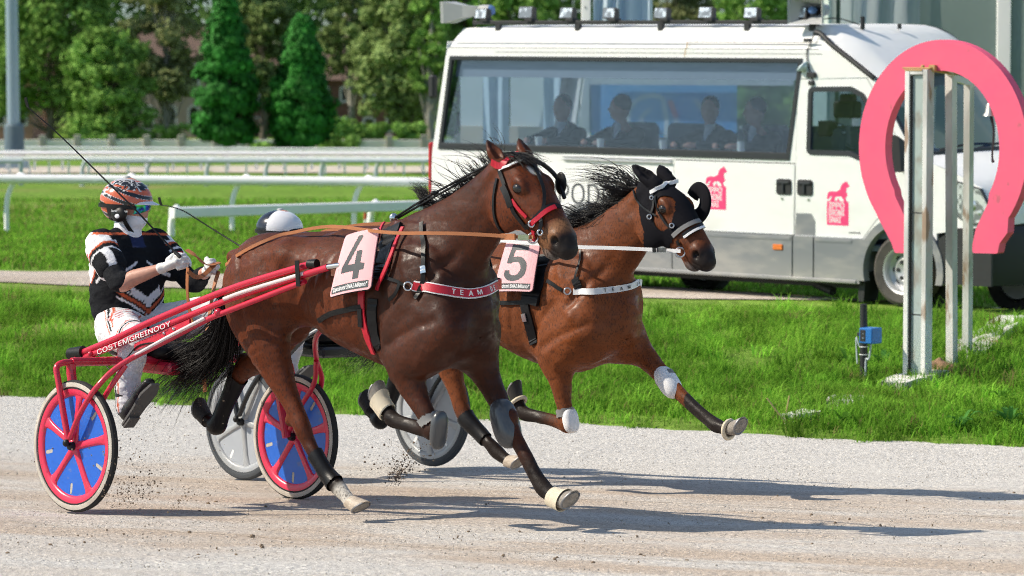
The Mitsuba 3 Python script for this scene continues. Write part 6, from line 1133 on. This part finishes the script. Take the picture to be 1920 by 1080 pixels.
# ---------------------------------------------------------------- drivers
mat('skin', mikit.proc(lambda p, n, uv: mikit.mix((0.55, 0.30, 0.22), (0.46, 0.21, 0.15), mikit.fbm(p.x * 30, p.y * 30, p.z * 30, 3))), 0.5); mat('cloth', VC, 0.85, spec=0.2, bump=mikit.proc(lambda p, n, uv: mikit.fbm(p.x * 22, p.y * 22, p.z * 30, 3), 3e-3), bscale=0.010)
mat('shell', VC, 0.18, coat=0.8); mat('knit_white', (0.78, 0.78, 0.82), 0.8); mat('glove_white', (0.74, 0.73, 0.71), 0.65, bump=mikit.proc(lambda p, n, uv: mikit.noise(p.x * 120, p.y * 120, p.z * 120), 2e-3), bscale=0.002); mat('boot_black', (0.02, 0.02, 0.021), 0.35); mat('sole_grey', (0.10, 0.10, 0.10), 0.8)
def lens_c(p, n, uv):
    q = mikit.noise(p.x * 42, p.y * 42, p.z * 42); return mikit.mix(mikit.mix((0.01, 0.05, 0.55), (0.0, 0.55, 0.35), mikit.smoothstep(0.25, 0.5, q)), (0.15, 0.65, 0.10), mikit.smoothstep(0.55, 0.8, q))
mat('mirror_lens', mikit.proc(lens_c), 0.08, 0.7, coat=1.0)
BK, WH, OR, NV, RD = vec(.008, .009, .012), vec(.74, .74, .77), vec(.56, .115, .05), vec(.02, .03, .09), vec(.50, .03, .04)


def figure(fr, key, f):
    """A seated driver in the sulky's axes. f holds the map of points and the colour functions."""
    S = f.get('map', lambda p: np.asarray(p, float))
    def cloth(name, chains, m, col=None, h=.009, k=.03, balls=(), cut=(), label=None, parent=None, noise_=0.0):
        R = [np.array(c, float) for c in chains]; allp = np.vstack([r[:, :3] for r in R] + [np.array([b[0] for b in balls])] if balls else [r[:, :3] for r in R]); mr = max([r[:, 3:].max() for r in R] + [max(np.ravel(b[1])) for b in balls]) + .03
        B = Blob(allp.min(0) - mr, allp.max(0) + mr, h)
        for r in R: B.chain(r, k)
        for b in balls: B.ball(b[0], b[1], k, b[2] if len(b) > 2 else None)
        for c in cut: B.ball(c[0], c[1], .01, None, True)
        g = B.mesh(2)
        if noise_: g.vertices = g.vertices + g.vertex_normals * (noise_ * (meshkit.fbm(g.vertices * vec(11, 11, 17), 3) - .5))[:, None] * 2
        loc = g.vertices.copy(); g.vertices = S(loc); kw = {'color': np.clip(col(loc), 0, 1)} if col else {}
        return put(name, fr.mesh(g), m, parent or key, smooth=True, label=label, **kw)
    hd = unit(vec(.87, .50, 0)); hl = vec(-hd[1], hd[0], 0); hc = vec(-.575, 0, 1.600); Hh = lambda a, b, c: hc + hd * a + hl * b + vec(0, 0, c)
    shR, shL, elR, elL, wrR, wrL = vec(-.565, -.185, 1.365), vec(-.565, .185, 1.365), vec(-.305, -.262, 1.175), vec(-.315, .255, 1.18), vec(-.075, -.145, 1.268), vec(-.025, .125, 1.255)
    hpR, hpL, knR, knL, anR, anL = vec(-.50, -.115, .925), vec(-.50, .115, .925), vec(-.13, -.29, .87), vec(-.09, .22, 1.02), vec(-.125, -.335, .545), vec(.28, .33, .86)
    c_ = lambda p, r1, r2=None: np.r_[p, r1, r2 or r1]; L_ = lambda a, b, t: a + (b - a) * t
    # the body: one continuous surface under the clothes
    cloth('body', [[c_(vec(-.52, 0, .90), .13, .10), c_(vec(-.56, 0, 1.1), .15, .11), c_(vec(-.58, 0, 1.32), .16, .10), c_(vec(-.575, 0, 1.42), .06, .06), c_(Hh(.0, 0, -.10), .055)],
          [c_(shR, .05), c_(elR, .040), c_(L_(elR, wrR, .35), .041, .043), c_(wrR, .028, .024), c_(wrR + (wrR - elR) * .22, .03, .02)], [c_(shL, .05), c_(elL, .040), c_(L_(elL, wrL, .35), .041), c_(wrL, .028, .024), c_(wrL + (wrL - elL) * .22, .03, .02)],
          [c_(hpR, .085), c_(knR, .055), c_(anR, .035), c_(anR + vec(.13, 0, .04), .03)], [c_(hpL, .085), c_(knL, .055), c_(anL, .035), c_(anL + vec(.13, 0, .06), .03)], [c_(vec(-.57, -.16, 1.345), .04), c_(vec(-.57, .16, 1.345), .04)]], 'skin', h=.008,
          balls=[(Hh(0, 0, .02), (.098, .078, .115), np.array([hd, hl, vec(0, 0, 1)])), (Hh(.045, 0, -.05), (.058, .060, .075), np.array([hd, hl, vec(0, 0, 1)])), (Hh(.108, 0, -.028), (.020, .014, .022), np.array([hd, hl, vec(0, 0, 1)])), (Hh(.088, 0, -.075), (.02, .026, .010), np.array([hd, hl, vec(0, 0, 1)])), (Hh(-.01, .08, -.02), (.022, .012, .034), np.array([hd, hl, vec(0, 0, 1)])), (Hh(-.01, -.08, -.02), (.022, .012, .034), np.array([hd, hl, vec(0, 0, 1)]))])
    arm = lambda sh, el, t, r0, r1: [c_(sh, r0, r0 * 1.1), c_(L_(sh, el, .5), (r0 + r1) / 2 * 1.03), c_(L_(sh, el, t), r1)]
    cloth('undershirt', [[c_(L_(shR, elR, .3), .062), c_(L_(shR, elR, .75), .060), c_(elR, .056), c_(L_(elR, wrR, .12), .054)], [c_(L_(shL, elL, .3), .062), c_(elL, .056), c_(L_(elL, wrL, .62), .046)]], 'cloth', lambda v: np.tile(BK, (len(v), 1)), noise_=.010, label='black undershirt sleeves')
    cloth('jacket', [[c_(vec(-.535, 0, .945), .200, .165), c_(vec(-.555, 0, 1.05), .212, .178), c_(vec(-.575, 0, 1.18), .215, .168), c_(vec(-.59, 0, 1.31), .205, .135), c_(vec(-.585, 0, 1.385), .135, .09), c_(vec(-.578, 0, 1.41), .085, .075)],
          arm(shR, elR, .58, .088, .080), arm(shL, elL, .58, .088, .080)], 'cloth', f['jacket'], k=.05, noise_=.012)
    cloth('trousers', [[c_(vec(-.53, 0, .90), .19, .15), c_(vec(-.52, 0, .97), .185, .15)], [c_(hpR, .12), c_(L_(hpR, knR, .5), .105), c_(knR, .088), c_(L_(knR, anR, .45), .072), c_(anR + vec(0, 0, -.02), .056)], [c_(hpL, .12), c_(L_(hpL, knL, .5), .105), c_(knL, .088), c_(L_(knL, anL, .45), .072), c_(anL, .056)]], 'cloth', f['trousers'], k=.04, noise_=.014)
    for nm, an, toe in (('boot', anR, unit(vec(.72, -.04, .69))), ('boot', anL, unit(vec(.75, 0, .66)))):
        sd = vec(0, 1, 0); sole = unit(np.cross(toe, sd)); sole = sole if sole[2] < 0 else -sole; heel = an + vec(.02, 0, -.055); b_ = cloth(nm, [[c_(an + vec(-.01, 0, .05), .050), c_(an + vec(.0, 0, -.01), .047, .05), c_(heel + toe * .02, .036, .040)], [c_(heel, .036, .036), c_(heel + toe * .12, .042, .036), c_(heel + toe * .22, .044, .028), c_(heel + toe * .265, .034, .022)]], 'boot_black', h=.007, k=.03)
        P = Polygon([(-.035, -.030), (.10, -.034), (.22, -.046), (.29, -.022), (.29, .022), (.22, .046), (.10, .034), (-.035, .030)]).buffer(.008); o = heel + sole * .034; put('sole', fr.mesh(axes_mesh(extr(P, .012), S(o), toe, sd, sole)), 'sole_grey', b_); put('heel', fr.mesh(axes_mesh(extr(sbox(-.04, -.034, .04, .034), .014), S(o + sole * .0125), toe, sd, sole)), 'sole_grey', b_)
    def fist(w, el, side, up):
        """A gloved hand closed on the rein: palm, four bent fingers of unequal length and the thumb."""
        fw = unit(w - el); u = unit(up - fw * np.dot(up, fw)); pn = np.cross(u, fw) * side; p = w + fw * .055; P = lambda a, b, c: p + fw * a + pn * b + u * c; ch = [[c_(w - fw * .015, .034, .030), c_(w + fw * .01, .030, .026), c_(P(0, 0, 0), .040, .024), c_(P(.035, .0, .0), .040, .021)]]
        for i, (z, ln) in enumerate(((.030, .95), (.010, 1.06), (-.011, 1.0), (-.030, .82))):
            q = [P(.030, -.006, z), P(.066 * ln, .002, z * 1.02), P(.078 * ln, .026, z), P(.056 * ln, .044, z * .95), P(.030, .038, z * .9)]; ch.append([c_(x, r) for x, r in zip(q, (.0125, .0120, .0112, .0105, .0095))])
        ch.append([c_(P(-.02, .012, .030), .016), c_(P(.012, .026, .046), .0145), c_(P(.044, .034, .042), .012), c_(P(.058, .038, .032), .0105)])
        cloth('glove', ch, 'glove_white', h=.0045, k=.009)
    fist(wrR, elR, 1, vec(0, 0, 1)); fist(wrL, elL, -1, vec(0, 0, 1))
    g = cloth('neck_gaiter', [[c_(vec(-.572, 0, 1.42), .080, .078), c_(Hh(.0, 0, -.13), .070, .076), c_(Hh(.015, 0, -.105), .068, .074)]], 'knit_white', h=.007, balls=[(Hh(.050, 0, -.092), (.060, .060, .048), np.array([hd, hl, vec(0, 0, 1)]))], cut=[(Hh(.10, 0, .03), (.10, .10, .092)), (Hh(.02, -.09, .02), (.07, .05, .075))], noise_=.006)
    # helmet, visor, ear guard, strap, goggles
    A = np.array([hd, hl, vec(0, 0, 1)]); sp = sph((0, 0, 0), 1, 5); v = sp.vertices; keep = v[:, 2] > -.12 - .62 * sstep(.45, .0, v[:, 0]); sp.update_faces(keep[sp.faces].all(1)); sp.remove_unreferenced_vertices(); v = sp.vertices; hv = (v * vec(.147, .122, .128)); loc = hv; sp.vertices = S(Hh(0, 0, 0) + hv @ A + vec(0, 0, .004) - hd * .012)
    hk = put('helmet', fr.mesh(sp), 'shell', key, smooth=True, color=np.clip(f['helmet'](loc / vec(.147, .122, .128)), 0, 1))
    a = np.linspace(-1.15, 1.15, 22); vi = np.stack([S(Hh(.112 * math.cos(t) * x + dx * math.cos(t), .104 * math.sin(t), z)) for x, dx, z in ((1, .006, .016), (1.0, .066, -.006), (1.0, .062, -.010), (1, .0, .008)) for t in a]); n = 22; i = np.arange(3)[:, None] * n + np.arange(n - 1); i = i.reshape(-1, 1)
    put('visor', fr.mesh(trimesh.Trimesh(vi, np.vstack([i + np.array([[0, 1, n + 1]]), i + np.array([[0, n + 1, n]])]), process=False)), 'knit_white' if f['gear'] else 'hub_black', hk, smooth=30)
    put('button', fr.mesh(sph(S(Hh(-.01, 0, .132)), .022, 2, (1, 1, .6))), 'horn_grey' if 'mat_horn_grey' in scene else 'knit_white', hk)
    for s in (-1, 1):
        put('ear_patch', fr.mesh(sph(S(Hh(-.012, s * .126, -.072)), 1, 2, (.022, .008, .016))), 'knit_white', hk, smooth=True) if f['gear'] else None; put('ear_guard', fr.mesh(sph(S(Hh(-.012, s * .100, -.062)), 1, 3, (.060, .030, .046))), 'hub_black', hk, smooth=True); put('chin_strap', fr.mesh(strap(curve([S(Hh(.01, s * .100, -.07)), S(Hh(.03, s * .090, -.12)), S(Hh(.05, s * .05, -.165))], 10), .022, .006, hl)), 'hub_black', hk)
    put('goggle_strap', fr.mesh(strap(np.array([S(Hh(-.008 + .140 * math.cos(t), .118 * math.sin(t), -.018 - .012 * math.cos(t))) for t in np.linspace(.9, 2 * np.pi - .9, 40)]), .018, .003, (0, 0, 1)) if False else sweep(np.array([S(Hh(-.014 + .150 * math.cos(t), .1245 * math.sin(t), -.024 - .006 * math.cos(t))) for t in np.linspace(.85, 2 * np.pi - .85, 40)]), [(-.010, -.002), (.010, -.002), (.010, .002), (-.010, .002)], up=vec(0, 0, 1))), 'hub_black', hk)
    if f['gear']:
        put('hair', fr.mesh(sph(S(Hh(-.075, 0, -.055)), 1, 3, (.04, .06, .05))), 'hair_black', key, smooth=True)
        t_ = np.linspace(-1.1, 1.1, 24); rows = [(.006, .028), (.024, .022), (.031, -.004), (.025, -.034), (.006, -.046)]; G = np.array([[S(Hh(.082 * math.cos(t) + d * math.cos(t) + .018, .083 * math.sin(t), z - .018 * (1 if z > 0 else 1) * abs(math.sin(t)) * (1 if z < 0 else .3))) for t in t_] for d, z in rows])
        put('goggles', fr.mesh(grid_mesh(G[..., 0], G[..., 1], G[..., 2])), 'mirror_lens', hk, smooth=True)
        T_ = text('Ronny - Tack', .011, .001); put('lettering', fr.mesh(axes_mesh(T_, S(Hh(-.045, -.132, -.052)), hd, vec(0, 0, 1), -hl)), 'white_print', hk, smooth=False)
def jacket4(v):
    n = len(v); C = np.tile(BK, (n, 1)); x, y, z = v.T
    def setc(mask, c): C[mask] = c
    front = x > -.56
    for s in (-1, 1):
        sl = s * y > .165; A_, E_ = vec(-.565, s * .185, 1.365), vec(-.31, s * .26, 1.177); t = ((v - A_) @ (E_ - A_)) / ((E_ - A_) @ (E_ - A_)); out = sl & (t > -.45) & (z > 1.16)
        setc(out, WH); setc(out & (t > .25) & (x > -.62), OR); setc(out & (t > .29), BK); setc(out & (t > .37) & (t < .41), WH); setc(out & (t > .37) & (np.abs(s * y - .27) < .018), WH); setc(sl & (x < -.66) & (z > 1.14) & (z < 1.18), OR); setc(sl & (z > 1.40) & (s * y < .20), BK)
        d = z - 1.02 - .62 * (s * y); low = (x > -.62) & ~sl & (z < 1.22) & (s * y > -.02); setc(low & (np.abs(d) < .010), OR); setc(low & (np.abs(d - .030) < .005), WH); setc(low & (np.abs(d + .030) < .006), WH); setc(low & (d > .036) & (d < .075) & (s * y < .10), WH)
        d = z - 1.30 + .55 * (s * y); setc(front & ~sl & (np.abs(d) < .008) & (s * y > .03), WH)
    setc(front & (np.abs(y) < .045) & (z > 1.36), NV); setc((z > 1.435), BK); setc((z > 1.425) & (z < 1.437) & (x > -.56), OR)
    lg = (y < -.24) & (np.abs(z - 1.305) < .013) & (np.abs(x + .57) < .05) & (np.sin(x * 190) > -.2); setc(lg, RD)
    setc((np.abs(y - .215) < .03) & (np.abs(z - 1.33) < .012), RD); return C
def trousers4(v):
    C = np.tile(WH * .97, (len(v), 1)); x, y, z = v.T; side_ = y < -.20 + .10 * sstep(.7, .95, z) + (x < -.3) * .05
    sp = np.where(x > -.28, np.abs(x + .155 + .08 * (z - .7)), np.abs(z - .985 + .55 * (x + .40))); C[side_ & (sp < .007)] = BK; C[side_ & (np.abs(sp - .022) < .005)] = OR
    lg = side_ & (np.abs(z - 1.0) < .03) & (np.abs(x + .36) < .05) & (np.sin(x * 260 + z * 90) > .75); C[lg] = RD; C[(z > 1.0) & (x < -.62)] = RD; return C
def helmet4(v):
    C = np.tile(OR * 1.05, (len(v), 1)); x, y, z = v.T; ang = z + .35 * x; n = meshkit.fbm(v * 5, 3)
    C[(np.sin(ang * 15 + .8 * np.abs(y)) > .45)] = BK; C[(np.abs(np.sin(ang * 15 + .8 * np.abs(y)) - .40) < .08)] = WH; C[(z > .50) & (np.abs(y) > .22) & (n > .40)] = BK * 2.2; C[(z > .45) & (np.abs(y) > .3) & (np.abs(n - .52) < .035)] = WH * .9; C[(x < -.3) & (z > .15) & (np.abs(n - .48) < .05)] = WH * .85; C[(z > .90)] = WH * .6; C[(z < -.12) & (x > -.5)] = BK; return C
p4 = thing('person', 'driver in a black, white and orange jacket, striped helmet and mirrored goggles holding the reins', 'person')
figure(S4, p4, dict(jacket=jacket4, trousers=trousers4, helmet=helmet4, gear=True))
p5 = thing('person', 'driver in a black and white helmet, hidden behind the rump of the dark bay', 'person')
sq = lambda p: np.where(np.array([0, 0, 1], bool), .5 + (np.asarray(p, float) - .5) * .868, np.asarray(p, float))
figure(S5, p5, dict(jacket=lambda v: np.tile(BK, (len(v), 1)), trousers=lambda v: np.tile(WH, (len(v), 1)), helmet=lambda v: np.where((v[:, :1] * .75 - v[:, 1:2] * .3 > .05), WH, BK + vec(.005, .008, .02)), gear=False, map=sq))

# reins, lines and whips
hR, hL = vec(.0, -.125, 1.305), vec(.06, .115, 1.295)
def clear_of(fr, rows, off=.014):
    """World points at their lateral offsets, brought forward onto the horse's coat where they would run inside it."""
    out = []
    for px, py, b in rows:
        p = fr.world(fr.pix(px, py, b)[None])[0]
        if fr is H4 or fr is H5:
            hs = h4 if fr is H4 else h5; d = unit(p - EYE); loc, _, tri = hs.mesh.ray.intersects_location([EYE], [d], multiple_hits=False)
            if len(loc) and np.linalg.norm(loc[0] - EYE) < np.linalg.norm(p - EYE) + .02: p = loc[0] + hs.mesh.face_normals[tri[0]] * off
        out.append(p)
    out = np.array(out); out[1:-1] = (out[:-2] + 2 * out[1:-1] + out[2:]) / 4; return out
def rein(fr, name, rows, w, m, label, up=None, n=40, cat='rein'):
    P = clear_of(fr, curve(np.array(rows, float), n)); k = thing(name, label, cat); put('strap', strap(P, w, .004, up if up is not None else -H4.b), m, k, smooth=30); return k, P
k, P = rein(H4, 'rein', [(423, 497, .10), (470, 468, -.08), (520, 447, -.12), (565, 432, -.13), (625, 424, -.16), (690, 432, -.27), (745, 437, -.31), (800, 437, -.31), (860, 438, -.26), (920, 441, -.19), (962, 444, -.150), (1000, 445, -.135)], .017, 'leather_tan', 'brown leather rein running over the dark bay\'s rump to its bit')
put('buckle', strap(np.array([H4.world(H4.pix(px, 444, -.157)[None])[0] for px in (940, 966)]), .030, .010, -H4.b), 'leather_tan', k); put('bit_clip', strap(np.array([H4.world(H4.pix(px, 445, -.148)[None])[0] for px in (972, 992)]), .026, .006, -H4.b), 'chrome', k)
L = H4.local(P) * vec(1, -1, 1); k = thing('rein', 'brown leather rein on the hidden far side of the dark bay', 'rein'); put('strap', strap(curve(H4.world(L[1:]), 30), .022, .004, H4.b), 'leather_tan', k)
rein(S4, 'rein', [(350, 468, -.12), (368, 480, -.10), (382, 494, -.03), (396, 497, .03), (412, 492, .09)], .026, 'leather_tan', 'short brown rein loop stretched between the driver\'s two gloves', unit(vec(0, -.3, 1)), 20)
rein(S4, 'rein', [(404, 494, .06), (393, 505, .02), (380, 517, -.04), (366, 519, -.08), (352, 508, -.12)], .024, 'leather_tan', 'slack brown rein loop hanging below the driver\'s gloves', unit(vec(0, -1, .4)), 20)
rein(S4, 'rein', [(352, 502, -.12), (351, 540, -.10), (354, 575, -.05), (362, 612, -.02)], .024, 'leather_tan', 'rein end hanging straight down from the driver\'s right glove', -S4.b, 14)
rein(S4, 'rein', [(410, 508, .10), (402, 535, .08), (396, 570, .04), (390, 610, .0), (383, 660, -.02), (384, 735, -.05)], .028, 'leather_tan', 'rein end hanging down past the tail from the driver\'s left glove', -S4.b, 20)
k, P = rein(H5, 'rein', [(600, 470, .0), (760, 445, -.1), (900, 448, -.28), (990, 456, -.31), (1080, 463, -.30), (1150, 465, -.24), (1220, 468, -.17), (1276, 471, -.135)], .020, 'strap_white', 'white rein running along the bright bay\'s neck to its bit')
put('buckle', strap(np.array([H5.world(H5.pix(px, 469, -.172)[None])[0] for px in (1232, 1250)]), .024, .008, -H5.b), 'chrome', k); put('keeper', strap(np.array([H5.world(H5.pix(px, 469, -.185)[None])[0] for px in (1224, 1229)]), .026, .008, -H5.b), 'leather_black', k)
def whip(fr, label, rows, r0, r1):
    P = fr.world(np.array([fr.pix(r[0], r[1], r[2]) for r in rows])); C = curve(P, 30); k = thing('whip', label, 'whip'); put('shaft', tube(C, np.linspace(r0, r1, 30), 6), 'leather_black', k, smooth=True); put('grip', tube(C[:4], r0 * 1.6, 8), 'leather_black', k); put('flap', strap(np.array([C[-1] - (C[-1] - C[-2]) * .2, C[-1] + vec(-.008, 0, .028), C[-1] + vec(-.012, 0, .05)]), .022, .004, -fr.b), 'leather_black', k); return k
whip(S4, 'long thin black whip held up by the driver with its tip near the light pole', [(338, 482, -.13), (318, 462, -.15), (262, 402, -.24), (190, 330, -.34), (110, 252, -.46), (60, 208, -.54), (52, 200, -.55)], .0065, .0028)
whip(S5, 'thin dark bent whip rising behind the dark bay\'s rump', [(485, 480, -.12), (440, 455, -.14), (390, 424, -.18), (345, 396, -.24), (318, 387, -.28), (302, 385, -.30)], .006, .0028)

# ---------------------------------------------------------------- men at the counter in the van
mat('suit_dark', (0.012, 0.015, 0.026), 0.85, spec=.2); mat('shirt_white', (0.60, 0.60, 0.63), 0.8); mat('hair_brown', (0.012, 0.009, 0.008), 0.6)
def passenger(px, py, yaw, label, lean=0.0, tie=False):
    c = V.pix(px, py, .80); k = thing('person', label, 'person'); t = math.radians(yaw); fd = vec(math.sin(t), -math.cos(t), 0); sd = vec(math.cos(t), math.sin(t), 0); A = np.array([sd, fd, vec(0, 0, 1)])
    x, z = c[0], c[2]; n = vec(x - .03 * fd[0], .86 + lean, z - .17); sh = z - .27; hip = vec(x, 1.0, .92)
    def mk(name, chains, balls, m, h=.012, kk=.03, parent=None):
        R = [np.array(q, float) for q in chains]; P = np.vstack([r[:, :3] for r in R] + [np.array([b[0]]) for b in balls]); B = Blob(P.min(0) - .22, P.max(0) + .22, h)
        for r in R: B.chain(r, kk)
        for b in balls: B.ball(b[0], b[1], kk, A)
        return vput(name, B.mesh(2), m, k, smooth=True)
    H_ = lambda a, f, u: vec(x, .84 + lean, z) + sd * a + fd * f + vec(0, 0, u); r = lambda p, q: [*p, q, q]
    hands = [vec(x + s * .10, .40, 1.43) for s in (-1, 1)]; elb = [vec(x + s * .27, .72, 1.42) for s in (-1, 1)]; shd = [vec(x + s * .19, .90 + lean, sh) for s in (-1, 1)]
    fing = [[r(hd_, .026), r(hd_ + vec(-s * .03, -.03, -.005), .022)] for s, hd_ in zip((-1, 1), hands)]
    mk('body', [[r(hip, .12), r(vec(x, .93 + lean, sh - .1), .13), r(n, .055), r(H_(0, 0, -.09), .055)]] + [[r(a, .045), r(b, .04), r(c2, .028)] for a, b, c2 in zip(shd, elb, hands)] + fing, [(H_(0, 0, .0), (.086, .104, .132)), (H_(0, .04, -.06), (.055, .055, .06)), (H_(0, .110, -.015), (.013, .018, .020)), (H_(.078, -.01, -.01), (.010, .02, .032)), (H_(-.078, -.01, -.01), (.010, .02, .032))], 'skin', .010, .02)
    mk('hair', [], [(H_(0, -.024, .045), (.093, .102, .104))], 'hair_brown', .010)
    mk('suit_jacket', [[r(hip, .17), [x, .95 + lean, (hip[2] + sh) / 2, .19, .14], [x, .93 + lean, sh - .04, .18, .12], [x, .90 + lean, sh + .06, .09, .08]]] + [[r(a, .078), r(b, .062), r(b * .25 + c2 * .75, .045)] for a, b, c2 in zip(shd, elb, hands)], [], 'suit_dark', .012, .04)
    mk('shirt', [[[x, .80 + lean, sh - .30, .05, .03], [x, .795 + lean, sh - .12, .055, .04], [x, .835 + lean, sh + .06, .062, .05], [x, .85 + lean, sh + .10, .06, .055]]], [], 'shirt_white', .010, .02)
    if tie: mk('tie', [[[x, .765 + lean, sh + .05, .016, .012], [x, .745 + lean, sh - .1, .022, .012], [x, .745 + lean, sh - .3, .03, .012]]], [], 'suit_dark', .008, .01)
    vput('trousers', cat_mesh([tube([hip + vec(s * .09, 0, 0), vec(x + s * .11, .55, .95), vec(x + s * .11, .52, .60)], .075, 8) for s in (-1, 1)][:1]), 'suit_dark', k); vput('trousers', tube([hip + vec(.09, 0, 0), vec(x + .11, .55, .95), vec(x + .11, .52, .60)], .075, 8), 'suit_dark', k)
passenger(1050, 203, 10, 'leftmost man in a dark suit and tie behind the van window, face in shadow', 0, True)
passenger(1158, 203, -60, 'second man from the left in the van, dark suit, turned to the left', 0)
passenger(1327, 207, 25, 'third man from the left in the van, dark suit, facing out over his open collar', 0)
passenger(1405, 210, -35, 'rightmost man in the van, dark jacket, behind the plastic bottle', .05)
